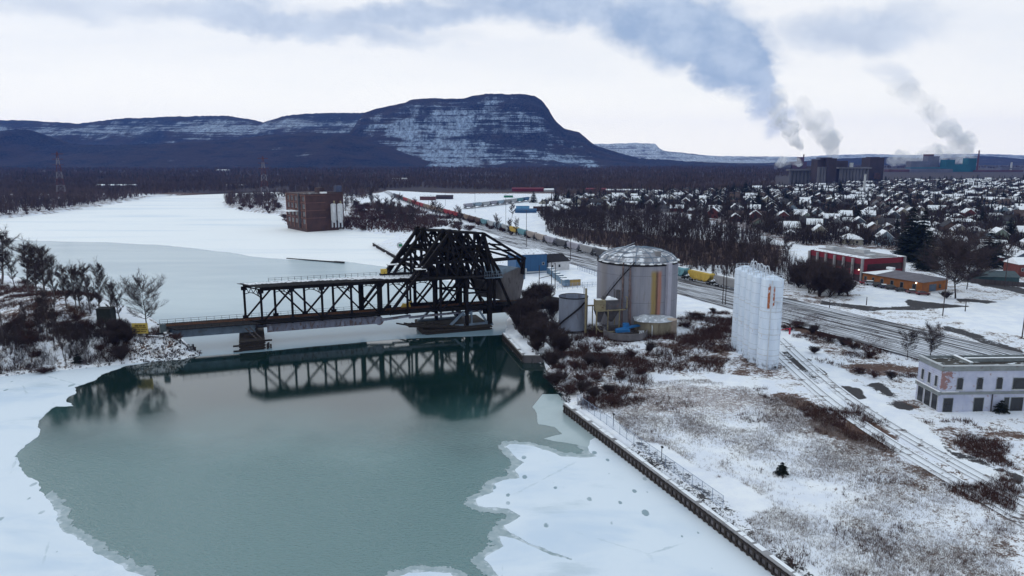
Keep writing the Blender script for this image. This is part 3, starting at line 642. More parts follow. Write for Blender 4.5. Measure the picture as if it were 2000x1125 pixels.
# machinery floor and trunnion tower
mb = MB()
for v in VP: mb.beam(q(40.5, v, 16.0), q(63.2, v, 15.6), .5, 1.5, (0, 1, 0))
mb.box(q(52.5, 3.4, 15.4), (20, 11.6, .3)); mb.box(q(55, 3.4, 16.8), (6.5, 5.5, 2.6)); mb.box(q(58.6, 3.0, 13.2), (3.2, 4.5, 2.8)); mb.box(q(49, 2.2, 16.3), (3, 3, 1.6)); mb.box(q(59.5, 5.2, 16.7), (3.5, 3, 2.2))
mach = bpart('machinery_floor', mb, RIVET)
for (u, v, s) in ((54.2, -1.6, 2.5), (58.8, -1.6, 2.2), (54.2, 8.4, 2.5)):
    mb = MB(); mb.tube([q(u, v - .3, 16.9), q(u, v + .3, 16.9)], s * .45, 20); bpart('gear_wheel', mb, BLACK, mach)
for u in (55.4, 62.4):
    for v in (-1.9, 8.7):
        mb = MB(); mb.beam(q(u, v, 1.2), q(u, v, 15.2), 1.1, 1.35 if u > 60 else .9); bpart('tower_leg', mb, BLACK)
mb = MB()
for v in (-1.9, 8.7):
    mb.beam(q(55.6, v, 6.3), q(62, v, 15), .4, .6, (0, 1, 0)); mb.beam(q(62, v, 6.3), q(55.6, v, 15), .4, .6, (0, 1, 0)); mb.beam(q(55, v, 10.8), q(62.6, v, 10.8), .4, .5)
    mb.beam(q(48, v, 6.1), q(55.3, v, 15), .4, .6, (0, 1, 0)); mb.beam(q(47.6, v, 6.1), q(47.6, v, 15), .4, .55)
    mb.beam(q(47, v, 6.3), q(63, v, 6.3), .5, .9)
for u in (55.4, 62.4): mb.beam(q(u, -1.9, 11), q(u, 8.7, 11), .4, .5); mb.beam(q(u, -1.9, 14.6), q(u, 8.7, 14.6), .4, .7)
bpart('tower_bracing', mb, BLACK)
# white roofed platforms on the inclined legs, yellow box, rail of the machinery deck
for (u, v, z) in ((41.6, -2.2, 17.2), (41.6, 7.6, 17.5)):
    mb = MB().mat(SNOW); mb.box(q(u, v, z + 1.55), (3.0, 2.6, .12)); mb.mat(RIVET); mb.box(q(u, v, z + 1.4), (3.0, 2.6, .14))
    for a in (-1.3, 1.3):
        for c in (-1.1, 1.1): mb.beam((u + SK * v + a, v + c, z - 1.8), (u + SK * v + a, v + c, z + 1.4), .1)
    bpart('platform_roof', mb)
mb = MB().mat(YEL); mb.box(q(39.0, 7.6, ZT + 1.9), (1.7, 1.3, 1.3)); mb.mat(RIVET); mb.box(q(41.8, 7.6, ZT + 1.0), (8, 1.7, .5)); bpart('equipment_box', mb)
mb = MB()
for i in range(9): mb.beam(q(60 + i * .7, -3, 15.2), q(60 + i * .7, -3, 17.0), .08)
for z in (16, 17): mb.beam(q(60, -3, z), q(65.6, -3, z), .07)
mb.box(q(63.2, -2.4, 15.1), (5.4, 1.6, .2)); bpart('machinery_railing', mb, BLUEST)
mb = MB().mat(YEL); mb.box(q(43.5, 5.4, 7.0), (2.6, 1.4, .9), taper=.8); mb.beam(q(41.8, 5.2, 6.6), q(45.6, 5.8, 8.0), .3, .4); bpart('motor_housing', mb)
# counterweight block: raked front, narrower foot
mb = MB(); a, b = -1.4, 8.2
prof = [(66.9, 15.6), (72.0, 17.4), (74.0, 16.6), (74.0, 14.8), (72.6, 7.6), (67.6, 7.8), (66.3, 13)]
pts = [q(u, a, z) for u, z in prof] + [q(u, b, z) for u, z in prof]; n = len(prof)
mb.poly(pts, [tuple(range(n)), tuple(range(n, 2 * n))[::-1]] + [(i, (i + 1) % n, n + (i + 1) % n, n + i) for i in range(n)])
cw = bpart('counterweight', mb, CONCD)
mb = MB(); pr = [(66.9, 15.63), (72.0, 17.43), (73.9, 16.7)]
for i in range(2): mb.poly([q(pr[i][0], a - .1, pr[i][1]), q(pr[i + 1][0], a - .1, pr[i + 1][1]), q(pr[i + 1][0], b + .1, pr[i + 1][1]), q(pr[i][0], b + .1, pr[i][1]), q(pr[i][0], a - .1, pr[i][1] + .15), q(pr[i + 1][0], a - .1, pr[i + 1][1] + .15), q(pr[i + 1][0], b + .1, pr[i + 1][1] + .15), q(pr[i][0], b + .1, pr[i][1] + .15)], [(0, 1, 2, 3), (4, 5, 6, 7), (0, 1, 5, 4), (1, 2, 6, 5), (2, 3, 7, 6), (3, 0, 4, 7)])
mb.box(q(73.9, a - .06, 15.4), (.5, .12, 3.2)); bpart('cap', mb, BLUEST, cw)
mb = MB()
for v in (-1.6, 8.4): mb = MB(); mb.beam(q(65.2, v, 15.5), q(69.4, v, 6.0), .6, 1.3, (0, 1, 0)); mb.beam(q(64.2, v, 5.8), q(64.2, v, 14.5), .5, .8); mb.beam(q(64.2, v, 14.2), q(65.6, v, 14.6), .4, .5); bpart('rear_leg', mb, BLACK)
# grey pedestal trusses under the tower
for v in (-1.9, 8.6):
    mb = MB(); f = lambda a, b, wd: mb.beam(q(a[0], v, a[1]), q(b[0], v, b[1]), .55, wd, (0, 1, 0))
    f((49.5, 1.3), (62.8, 1.5), .75); f((50.2, 1.4), (54.6, 5.4), .9); f((56.8, 1.6), (56.8, 5.4), .55); f((59.2, 5.4), (61.6, 1.6), .8); f((62.4, 1.3), (62.4, 5.6), 1.0); f((54, 4.2), (57, 5.0), .4)
    mb.box(q(62.4, v, 1.3), (2.4, .8, 1.2), taper=.6); bpart('pedestal_frame', mb, BLUEST)
# piers
mb = MB(); c = q(-.8, 3.4, 0); mb.box((c[0], c[1], .6), (5.6, 17, 3.4)); mb.box((c[0], c[1], 2.45), (6.4, 17.8, .35)); mb.box((c[0] - .2, c[1], 3.0), (3.6, 9, .9))
for z in (-.2, .5, 1.2, 1.9): mb.box((c[0], c[1] - 8.55, z), (6.6, .28, .42)); mb.box((c[0] - 2.9, c[1], z), (.28, 17.2, .42)); mb.box((c[0] + 2.9, c[1], z), (.28, 17.2, .42))
for x, y, z in ((-3.6, -8.8, 1.6), (-3.6, -8.8, .2), (3.9, -6.5, 1.9)): mb.box((c[0] + x, c[1] + y, z), (2.2, .4, .4))
for x, y in ((3.9, -7.4), (4.1, -6.4), (4.6, -7.8), (3.7, -8.6)): mb.tube([(c[0] + x, c[1] + y, -1), (c[0] + x, c[1] + y, 1.4 - .3 * (x - 3.8))], .22, 8)
pr_ = bpart('timber_pier', mb, TIMBER)
mb = MB()
for i in range(7): mb.box((c[0] - 1.2 + .42 * i, c[1] - 4.2 - .42 * i, 4.9 - .42 * i), (.5, 1.3, .08))
mb.beam((c[0] - 1.6, c[1] - 4.0, 5.2), (c[0] + 1.2, c[1] - 7.2, 2.6), .1, .25); mb.beam((c[0] - .4, c[1] - 3.8, 5.2), (c[0] + 2.4, c[1] - 7.0, 2.6), .1, .25)
bpart('access_stair', mb, PLANK, pr_)
mb = MB(); c = q(55.5, 3.4, 0); mb.box((c[0], c[1], .0), (19, 16, 1.9)); mb.box((c[0] + .4, c[1], .95), (19.4, 16.6, .3))
for z in (-.3, .35): mb.box((c[0], c[1] - 8.1, z), (20, .3, .4))
bpart('concrete_pier', mb, TIMBER)
mb = MB()
for i, (v, z) in enumerate(((-3.2, 2.6), (-1.4, 2.4), (.6, 2.2), (2.8, 2.0))):
    mb.beam(q(37.0 + i * 1.2, v, z), q(52.5, v - 1.0, 1.4 - .1 * i), .7, .45)
for i in range(6): u = 38.6 + i * 2.2; mb.beam(q(u, -3.4, 2.5 - i * .15), q(u + .4, 3.5, 2.2 - i * .13), .35, .35)
for i in range(9): u = 40.5 + i * 1.6; mb.tube([q(u + 1.2, -3.4 + (i % 2) * 2.6, -1), q(u, -3.4 + (i % 2) * 2.6, 2.0)], .28, 8)
mb.box(q(47.5, .0, .4), (9.5, 7.5, 1.7)); bpart('timber_fender', mb, TIMBER)
# ------------------------------------------------------------ wharf walls and fence
def V3(p, z=0): return (float(p[0]), float(p[1]), z)
def wharf(name, a, b, label, over=0.0, piles=True):
    a = np.array(a, float); b = np.array(b, float); d = b - a; L = float(np.hypot(*d)); ang = math.atan2(d[1], d[0])
    t = empty(name, (a[0], a[1], 0), ang, label, 'quay wall'); sgn = 1
    mb = MB(); mb.box((L / 2, 0, .1), (L, .7, 3.3)); mb.build('sheet_wall', CONCD, t)
    mb = MB(); mb.box((L / 2, -.06, 1.84), (L, .95, .2)); c = mb.build('coping', CONC, t)
    mb = MB(); r0 = random.Random(int(L * 7))
    x = 0
    while x < L:
        w_ = r0.uniform(.8, 4); mb.box((x + w_ / 2, .06, 1.965), (w_, r0.uniform(.45, .8), .05)); x += w_ + (r0.uniform(0, .5) if r0.random() < .7 else r0.uniform(.5, 2))
    mb.build('snow_cap', SNOW, c)
    if piles:
        mb = MB(); n = int(L / 1.15)
        for s in (-1, 1):
            for i in range(n): mb.box((.5 + i * 1.15, s * .42, .15), (.34, .26, 3.0))
            mb.box((L / 2, s * .46, 1.35), (L, .16, .3)); mb.box((L / 2, s * .46, .35), (L, .14, .25))
        mb.build('fender_piles', TIMBER, t)
    return t
wharf('wharf_wall', Q2A, Q2B, 'long straight dark wharf wall with a snow capped edge beside the ice shelf')
wharf('wharf_wall', Q1A, Q1B, 'short timber faced quay wall at the bank under the bare bushes by the bridge')
wharf('wharf_wall', Q1B, Q1C, 'snow topped quay corner between the bushes and the skim ice', piles=False)
wharf('wharf_wall', Q3A, Q3B, 'distant dark wharf edge behind the bridge tower by the snowy river')
d2 = (Q2B - Q2A) / np.hypot(*(Q2B - Q2A)); n2 = np.array([-d2[1], d2[0]])
if n2 @ np.array([1, 1]) < 0: n2 = -n2
WIRE = flat('galvanised_wire', (.26, .31, .42), .5, .2, 1, metal=.3)
m, nt, b = newmat('chain_link_mesh'); p = coord(nt); s2 = nt.nodes.new('ShaderNodeSeparateXYZ'); nt.links.new(p, s2.inputs[0])
wv = lambda e: step(nt, M_(nt, 'ABSOLUTE', M_(nt, 'SUBTRACT', M_(nt, 'FRACT', mul(nt, e, 5.0)), .5)),   .43, .48)
sock(nt, M_(nt, 'MAXIMUM', wv(add(nt, s2.outputs[0], s2.outputs[2])), wv(M_(nt, 'SUBTRACT', s2.outputs[0], s2.outputs[2]))), b.inputs['Alpha'])
b.inputs['Base Color'].default_value = (.20, .26, .38, 1); MESHM = m
f0 = Q2A + n2 * 2.2 + d2 * 1.0; ang = math.atan2(d2[1], d2[0]); Lf = 46.0
t = empty('chain_link_fence', (f0[0], f0[1], gz(*f0)), ang, 'blue grey chain link fence on posts along the snowy wharf edge', 'fence')
for i in range(20):
    mb = MB(); mb.beam((i * Lf / 19, 0, -.2), (i * Lf / 19, 0, 2.0), .055); mb.build('post', WIRE, t)
mb = MB(); mb.beam((0, 0, 1.95), (Lf, 0, 1.95), .05); mb.beam((0, 0, .15), (Lf, 0, .15), .04); mb.build('rail', WIRE, t)
mb = MB(); mb.poly([(0, 0.02, .1), (Lf, 0.02, .1), (Lf, 0.02, 1.93), (0, 0.02, 1.93)], [(0, 1, 2, 3)]); mb.build('wire_mesh', MESHM, t)
for k, L_ in enumerate((3.5, 14, 30)):
    p_ = Q2A + n2 * 3.1 + d2 * L_; z = gz(*p_); t = empty('bollard_light', (p_[0], p_[1], z), 0, ('low dark lamp post on the wharf nearest the corner by the bushes', 'low dark lamp post half way along the wharf fence', 'low dark lamp post where bare ground shows on the wharf')[k], 'lamp post', 'lamp posts along the wharf')
    mb = MB(); mb.tube([(0, 0, -.1), (0, 0, 2.3)], .06, 8); mb.build('pole', RIVET, t); mb = MB(); mb.box((0, -.15, 2.35), (.35, .55, .16)); mb.build('lamp_head', RIVET, t)

# ------------------------------------------------------------ silos
def silo_mat(name, stain):
    m, nt, b = newmat(name); p = coord(nt); s = nt.nodes.new('ShaderNodeSeparateXYZ'); nt.links.new(p, s.inputs[0])
    c = mixc(nt, step(nt, noise(nt, mapv(nt, p, (1, 1, .25)), .6, 5), .3, .7), (.55, .63, .76), (.68, .75, .86))
    seam = step(nt, M_(nt, 'ABSOLUTE', M_(nt, 'SUBTRACT', M_(nt, 'FRACT', mul(nt, s.outputs[2], .42)), .5)), .485, .495)
    c = mixc(nt, mul(nt, seam, .75), c, (.19, .21, .25))
    st = step(nt, noise(nt, mapv(nt, p, (3, 3, .35)), 1.0, 5, .7), .58, .72); c = mixc(nt, mul(nt, st, .55), c, (.30, .27, .28))
    low = mul(nt, step(nt, s.outputs[2], 3.2, .2), step(nt, noise(nt, p, 1.2, 4), .42, .6)); c = mixc(nt, mul(nt, low, .8), c, (.10, .10, .115))
    if stain:
        def box(x0, x1, z0, z1):
            fx = mul(nt, step(nt, s.outputs[0], x0 - .08, x0 + .06), step(nt, s.outputs[0], x1 + .08, x1 - .06)); fz = mul(nt, step(nt, s.outputs[2], z0 - .3, z0 + .3), step(nt, s.outputs[2], z1 + .4, z1 - .6))
            return mul(nt, mul(nt, fx, fz), step(nt, s.outputs[1], 0, -.4))
        r_ = M_(nt, 'MAXIMUM', box(-1.62, -1.18, 14.2, 19.6), box(-.62, -.28, 14.6, 19.2)); r_ = mul(nt, r_, step(nt, noise(nt, mapv(nt, p, (1, 1, .8)), 1.7, 5, .6), .40, .52))
        c = mixc(nt, r_, c, (.33, .10, .035))
    r2 = step(nt, noise(nt, mapv(nt, p, (1.2, 1.2, .5)), 1.1, 5, .65), .66, .72); c = mixc(nt, mul(nt, r2, .8), c, (.30, .14, .08))
    sock(nt, c, b.inputs['Base Color']); b.inputs['Roughness'].default_value = .6; b.inputs['Specular IOR Level'].default_value = .2; return m
SIL1 = silo_mat('rust_stained_silo_paint', True); SIL2 = silo_mat('chalky_silo_paint', False)
SX = [(1497.5, 722.5), (1480, 711), (1469, 702), (1457.5, 694), (1446.5, 686.5)]
WHST = flat('white_painted_steel', (.55, .58, .64), .6, .15, 1, dirt=(.25, .14, .09), dirt_lo=.62, dirt_hi=.7)
lab = ['tall white silo with rust stains, foremost of the cluster on the snowy lot', 'white silo directly behind the rust stained front silo', 'white silo in the middle of the five, with two silos before and behind it', 'white silo second from the back of the cluster', 'white silo at the very back of the cluster, farthest from the wharf']
for i, (px, py) in enumerate(SX):
    c = P(px, py, 2.9); rr = 2.4; c = c + c / np.hypot(*c) * rr; z = gz(*c) - .3; H_ = 20.6 if i == 0 else 20.3
    t = empty('cement_silo', (c[0], c[1], z), .05, lab[i], 'silo', 'cluster of white silos')
    mb = MB(); mb.lathe((0, 0, 0), [(rr, 0), (rr, H_), (rr - .25, H_ + .12), (.3, H_ + .9)], 40); mb.build('shell', SIL1 if i == 0 else SIL2, t)
    for zz in (3.4, 8.2, 13.4): mb = MB(); mb.lathe((0, 0, zz), [(rr + .01, 0), (rr + .07, .03), (rr + .07, .17), (rr + .01, .2)], 32, False); mb.build('hoop_band', WHST, t)
    mb = MB()
    for k in range(14): a = 2 * math.pi * k / 14; mb.beam((rr * .93 * math.cos(a), rr * .93 * math.sin(a), H_ + .1), (rr * .93 * math.cos(a), rr * .93 * math.sin(a), H_ + 1.1), .06)
    for k in range(14):
        a, a2 = 2 * math.pi * k / 14, 2 * math.pi * (k + 1) / 14
        for zz in (.6, 1.1): mb.beam((rr * .93 * math.cos(a), rr * .93 * math.sin(a), H_ + zz), (rr * .93 * math.cos(a2), rr * .93 * math.sin(a2), H_ + zz), .05)
    mb.build('guard_rail', WHST, t)
    mb = MB(); mb.box((-.6 if i else .9, -rr + .05, 1.3 if i else .9), (1.1 if i else .4, .35, 2.2 if i else .3)); mb.build('doorway', BLACK, t)
    mb = MB(); mb.beam((-1.0, -rr * .89 - .2, .3), (-1.0, -rr * .89 - .2, H_), .16, .2); mb.build('filling_pipe', WHST, t)
    if i in (0, 1):
        mb = MB(); mb.box((.7, -rr - .35, 16.0 if i == 0 else 8.3), (2.0, .9, .1)); mb.beam((-.3, -rr - .75, 17 if i == 0 else 9.3), (1.7, -rr - .75, 17 if i == 0 else 9.3), .06)
        for xx in (-.3, .7, 1.7): mb.beam((xx, -rr - .75, 16 if i == 0 else 8.3), (xx, -rr - .75, 17 if i == 0 else 9.3), .05)
        mb.beam((0.1, -rr - .1, 13.2 if i == 0 else 5), (.1, -rr - .6, 16 if i == 0 else 8.3), .07); mb.beam((1.3, -rr - .1, 13.2 if i == 0 else 5), (1.3, -rr - .6, 16 if i == 0 else 8.3), .07); mb.build('service_platform', WHST, t)
    if i in (1, 2, 3):
        mb = MB(); pts = [(0, -1.2, H_), (0, -1.1, H_ + 1.6), (.15, -.5, H_ + 2.4), (.2, .4, H_ + 2.4), (.25, 1.1, H_ + 1.7), (.3, 1.4, H_)]
        mb.tube(pts, .16, 8); mb.tube([(.9, a, b_) for _, a, b_ in pts], .12, 8); mb.build('conveyor_pipe', WHST, t)
    if i == 2: mb = MB(); mb.beam((-1.2, 0, H_), (-1.2, 0, H_ + 3.6), .14); mb.build('vent_mast', WHST, t)
c = P(1519, 655, 2.9); t = empty('barrier_arm', (c[0], c[1], gz(*c)), .25, 'red barrier arm reaching from the silos across the snow track', 'barrier')
mb = MB(); mb.beam((-.2, 0, 1.2), (3.9, 0, 1.7), .14); mb.build('arm', flat('red_paint', (.42, .02, .05), .6, .1, 1), t); mb = MB(); mb.box((3.6, 0, .75), (.35, .35, 1.8)); mb.build('post', MATS['red_paint'], t)

# ------------------------------------------------------------ storage tank and its plant
m, nt, b = newmat('stained_tank_wall'); p = coord(nt); s = nt.nodes.new('ShaderNodeSeparateXYZ'); nt.links.new(p, s.inputs[0])
c = mixc(nt, step(nt, noise(nt, mapv(nt, p, (1, 1, .12)), .35, 6, .6), .3, .7), (.19, .195, .245), (.29, .285, .325))
th = M_(nt, 'ARCTAN2', s.outputs[1], s.outputs[0]); sm_ = step(nt, M_(nt, 'ABSOLUTE', M_(nt, 'SUBTRACT', M_(nt, 'FRACT', mul(nt, th, 9.0)), .5)), .47, .49); c = mixc(nt, mul(nt, sm_, .45), c, (.10, .10, .13))
seam = step(nt, M_(nt, 'ABSOLUTE', M_(nt, 'SUBTRACT', M_(nt, 'FRACT', mul(nt, s.outputs[2], .133)), .5)), .488, .494); c = mixc(nt, mul(nt, seam, .5), c, (.09, .09, .12))
front = step(nt, s.outputs[1], 0, -1); xw = add(nt, s.outputs[0], mul(nt, M_(nt, 'SUBTRACT', noise(nt, mapv(nt, p, (1, 1, .12)), 1.6, 6, .7), .5), 1.5))
def band(x0, x1, w_=.25): return mul(nt, mul(nt, step(nt, xw, x0 - w_, x0 + w_), step(nt, xw, x1 + w_, x1 - w_)), front)
top_ = step(nt, s.outputs[2], 17.0, 15.6)
c = mixc(nt, mul(nt, mul(nt, band(2.0, 3.5, .45), top_), .8), c, (.30, .20, .035)); c = mixc(nt, mul(nt, mul(nt, band(3.3, 4.0), top_), .85), c, (.10, .045, .02)); c = mixc(nt, mul(nt, mul(nt, band(3.95, 4.9, .4), top_), .7), c, (.40, .13, .05))
c = mixc(nt, mul(nt, mul(nt, band(-4.0, -3.2, .2), step(nt, s.outputs[2], 15, 9)), .6), c, (.22, .09, .05)); c = mixc(nt, mul(nt, band(-11, -9.6, .5), .4), c, (.20, .17, .15))
c = mixc(nt, mul(nt, step(nt, noise(nt, mapv(nt, p, (1.5, 1.5, .2)), .8, 5, .7), .58, .7), .4), c, (.16, .13, .12))
sock(nt, c, b.inputs['Base Color']); b.inputs['Roughness'].default_value = .6; b.inputs['Specular IOR Level'].default_value = .2; TANKM = m
q0 = P(1241, 643, 3); TR = 11.5; q0 = q0 + q0 / np.hypot(*q0) * TR; TH = px_height(1241, 643, 518, 3)
t = empty('storage_tank', (q0[0], q0[1], 2.8), 0, 'huge grey domed storage tank with yellow and rust streaks down its wall', 'storage tank')
mb = MB(); mb.lathe((0, 0, 0), [(TR, 0), (TR, TH), (TR - .3, TH)], 72); mb.build('tank_wall', TANKM, t)
DOME = flat('snow_dusted_dome', (.27, .27, .30), .8, .3, .25, dirt=(.72, .73, .78), dirt_lo=.50, dirt_hi=.60)
mb = MB(); prof = [(TR - .35, TH - .1)] + [((TR - .4) * math.cos(k / 9 * math.pi / 2), TH + .1 + 3.7 * math.sin(k / 9 * math.pi / 2)) for k in range(9)] + [(.05, TH + 3.85)]
mb.lathe((0, 0, 0), prof, 48); dm = mb.build('dome', DOME, t)
mb = MB()
for k in range(14):
    a = 2 * math.pi * k / 14; mb.tube([((r_ + .05) * math.cos(a), (r_ + .05) * math.sin(a), z + .06) for r_, z in prof[1:]], .10, 6)
for kk in (2, 4, 6): r_, z = prof[kk]; mb.tube([((r_ + .05) * math.cos(2 * math.pi * j / 36), (r_ + .05) * math.sin(2 * math.pi * j / 36), z + .08) for j in range(37)], .09, 6)
mb.build('dome_rib', BLUEST, dm)
mb = MB(); mb.lathe((0, 0, TH - .25), [(TR + .02, 0), (TR + .16, .05), (TR + .16, .5), (TR - .2, .52)], 72, False); mb.build('rim', RIVET, t)
mb = MB(); rs = random.Random(3)
for j in range(30):
    a = -math.pi * (j + .5) / 30
    if rs.random() < .55: mb.box((math.cos(a) * TR * .985, math.sin(a) * TR * .985, TH + .34), (.9, 1.2, .16), a)
mb.build('snow_on_rim', SNOW, t)
xx = 7.0; yb = -math.sqrt(TR ** 2 - xx ** 2); mb = MB(); mb.box((xx, yb - .3, TH / 2 + .2), (1.5, 1.2, TH + .6), math.atan2(yb, xx) + math.pi / 2); mb.build('pilaster', flat('pale_grey_panel', (.36, .35, .42), .6, .1, .5), t)
for xx in (-5.7, -3.9):
    yb = -math.sqrt(TR ** 2 - xx ** 2); mb = MB(); mb.tube([(xx, yb - .4, 1), (xx, yb - .4, TH - .6), (xx * .96, yb * .95, TH + .5)], .26, 8)
    for zz in range(2, 17, 3): mb.box((xx, yb - .2, zz), (.7, .6, .2))
    mb.build('downpipe', flat('rusty_pipe', (.16, .12, .12), .8, .4, 1, dirt=(.22, .085, .04)), t)
mb = MB()
for j in range(26):
    a = math.radians(205 + j * 2.0); a2 = math.radians(205 + (j + 1) * 2.0); z0 = 6 + j * .5
    mb.beam(((TR + .5) * math.cos(a), (TR + .5) * math.sin(a), z0), ((TR + .5) * math.cos(a2), (TR + .5) * math.sin(a2), z0 + .5), .12, .28)
    mb.beam(((TR + .9) * math.cos(a), (TR + .9) * math.sin(a), z0), ((TR + .9) * math.cos(a), (TR + .9) * math.sin(a), z0 + 1.1), .06)
mb.build('spiral_stair', RIVET, t)
mb = MB(); mb.box((4.2, -7.5, TH + 2.4), (1.5, 1.5, 2.2)); mb.build('roof_hatch', CONC, t)
mb = MB(); mb.beam((-9, -5, TH + 2.0), (-1, 0, TH + 4.2), .5, .35); mb.beam((-9, -5, TH + 2.8), (-1, 0, TH + 5.0), .08); mb.build('roof_walkway', WHST, t)
# small open tank
q1 = P(1119, 646, 3); R1 = 4.0; q1 = q1 + q1 / np.hypot(*q1) * R1; H1 = px_height(1119, 646, 583, 3)
t = empty('open_tank', (q1[0], q1[1], 2.8), 0, 'smaller open topped blue grey tank left of the huge domed tank', 'tank')
mb = MB(); mb.lathe((0, 0, 0), [(R1, 0), (R1, H1), (R1 - .15, H1), (R1 - .15, H1 - 2.2), (.01, H1 - 2.3)], 48, False); mb.build('tank_wall', flat('blue_grey_tank_paint', (.20, .22, .285), .6, .2, .3, dirt=(.12, .11, .13), stretch=(1, 1, .3)), t)
mb = MB()
for j in range(22): 
    a = math.radians(200 + j * 5); a2 = math.radians(205 + j * 5); mb.beam(((R1 + .4) * math.cos(a), (R1 + .4) * math.sin(a), 1.0 + j * .32), ((R1 + .4) * math.cos(a2), (R1 + .4) * math.sin(a2), 1.32 + j * .32), .12, .5)
mb.build('stair', RIVET, t)
mb = MB(); mb.lathe((0, 0, H1 - .1), [(R1 + .02, 0), (R1 + .1, .05), (R1 + .1, .25), (R1 + .02, .3)], 48, False); mb.build('rim', RIVET, t)
# hopper tower between the two
q2 = P(1184, 652, 3); HH = px_height(1184, 652, 586, 3)
t = empty('hopper_tower', (q2[0], q2[1] + 3, 2.8), .15, 'rusty steel hopper tower on legs standing in front of the huge tank', 'hopper')
BEIGE = flat('yellowed_beige_steel', (.22, .185, .115), .7, .25, .6, dirt=(.10, .055, .03)); DKGR = flat('dark_grey_steel', (.075, .07, .08), .75, .3, .6, dirt=(.13, .08, .06))
mb = MB().mat(BEIGE); mb.box((-2.0, -1.4, HH - 1.4), (2.6, 2.8, 2.8)); mb.mat(DKGR); mb.box((1.3, -.4, HH - 1.3), (4, 4.6, 2.6)); mb.build('hopper_box', None, t)
mb = MB()
for cx, s_ in ((-1.9, 2.6), (1.4, 3.8)):
    z1 = HH - 2.8; z0 = HH - 6.2; h_ = s_ / 2
    mb.poly([(cx - .35, -.35 - .8, z0), (cx + .35, -.35 - .8, z0), (cx + .35, .35 - .8, z0), (cx - .35, .35 - .8, z0), (cx - h_, -h_ - .6, z1), (cx + h_, -h_ - .6, z1), (cx + h_, h_ - .6, z1), (cx - h_, h_ - .6, z1)], [(3, 2, 1, 0), (4, 5, 6, 7), (0, 1, 5, 4), (1, 2, 6, 5), (2, 3, 7, 6), (3, 0, 4, 7)])
mb.build('hopper_cone', DKGR, t)
for sx, sy in ((-3.1, -2.7), (3.2, -2.6), (-3.1, 1.8), (3.2, 1.8), (0, -2.7)):
    mb = MB(); mb.beam((sx, sy, 0), (sx, sy, HH - 2.4), .25); mb.build('leg', BEIGE, t)
mb = MB(); mb.beam((-3.1, -2.8, HH - 2.8), (4.8, -2.8, HH - 2.6), .3); mb.tube([(4.3, -2.6, HH - 2.6), (5.2, -2.6, HH - 2.3), (5.3, -2.6, HH + .6), (4.8, -2.6, HH + .9)], .18, 8); mb.tube([(-3.2, -3.0, HH - 2.5), (-3.3, -3.0, 2.2), (-2.2, -3.2, 1.0), (1.8, -3.3, .7)], .2, 8); mb.tube([(-5.5, 0, HH - 1.8), (-3, 0, HH - 1.8)], .22, 8); mb.tube([(-5.5, -.2, 0), (-5.5, -.2, HH + 3)], .3, 10); mb.build('pipework', BEIGE, t)
mb = MB(); mb.box((1.1, -.6, HH + .1), (3.2, 3.4, .18)); mb.lathe((.6, -1.2, HH + .2), [(.9, 0), (.8, .4), (.3, .7)], 14); mb.box((-2.4, -1.2, HH + .1), (1.6, 1.4, .15)); mb.build('snow_on_roof', SNOW, t)
mb = MB(); mb.box((-.6, -.8, HH + .45), (.9, .9, .9)); mb.box((3.6, .5, HH + .9), (1.0, 1.4, 2.6)); mb.tube([(2.4, 0, HH), (2.4, 0, HH + 2.6)], .16, 8); mb.build('blower', DKGR, t)
# low round tanks
TANY = flat('yellowed_tank_wall', (.22, .19, .14), .7, .2, .4, dirt=(.11, .09, .07), stretch=(1, 1, .3)); SILV = flat('silvery_roof', (.38, .40, .44), .45, .25, .4, dirt=(.70, .72, .78), dirt_lo=.5, dirt_hi=.62)
c = P(1276, 655, 3); r_ = 5.3; c = c + c / np.hypot(*c) * r_; h_ = px_height(1276, 655, 629, 3)
t = empty('low_tank', (c[0], c[1], 2.8), 0, 'low wide yellowish tank with a silvery cone roof in front of the huge tank', 'tank')
mb = MB(); mb.lathe((0, 0, 0), [(r_, 0), (r_, h_)], 40); mb.build('tank_wall', TANY, t); mb = MB(); mb.lathe((0, 0, h_), [(r_ + .3, 0), (r_ + .3, .12), (r_ * .3, .7), (.1, .8)], 40); mb.build('flat_roof', SILV, t)
mb = MB(); mb.lathe((-3.0, -2.4, h_ + .1), [(2.9, 0), (2.7, .3), (1.3, 1.2), (.5, 1.5), (.02, 1.55)], 16); mb.build('cone_roof', SILV, t)
mb = MB(); mb.tube([(-1.5, -5.6, 0), (-1.5, -5.6, 2.6), (-1.5, -5.2, 2.9)], .12, 8); mb.build('valve_pipe', WHST, t)
c = P(1308.5, 652, 3); r_ = 1.75; c = c + c / np.hypot(*c) * r_; h_ = px_height(1308, 652, 625, 3)
t = empty('small_tank', (c[0], c[1], 2.8), 0, 'small round beige tank beside the wide low tank', 'tank'); mb = MB(); mb.lathe((0, 0, 0), [(r_, 0), (r_, h_)], 28); mb.build('tank_wall', flat('pinkish_beige_tank', (.30, .24, .20), .7, .2, .6), t); mb = MB(); mb.lathe((0, 0, h_), [(r_ + .06, 0), (r_ + .06, .08), (.1, .35)], 28); mb.build('roof', flat('light_roof', (.45, .36, .30), .7, .2, .6), t)
c = P(1221, 664, 3); r_ = 5.9; c = c + c / np.hypot(*c) * r_; h_ = 1.7
t = empty('clarifier_basin', (c[0], c[1], 2.75), 0, 'low round concrete basin with bright blue scraper bridge over it', 'basin')
mb = MB(); mb.lathe((0, 0, 0), [(r_, 0), (r_, h_), (r_ - .4, h_), (r_ - .4, .4), (.05, .35)], 48, False); mb.build('basin_wall', CONCD, t)
BLU = flat('bright_blue_paint', (.02, .13, .34), .5, .2, .8)
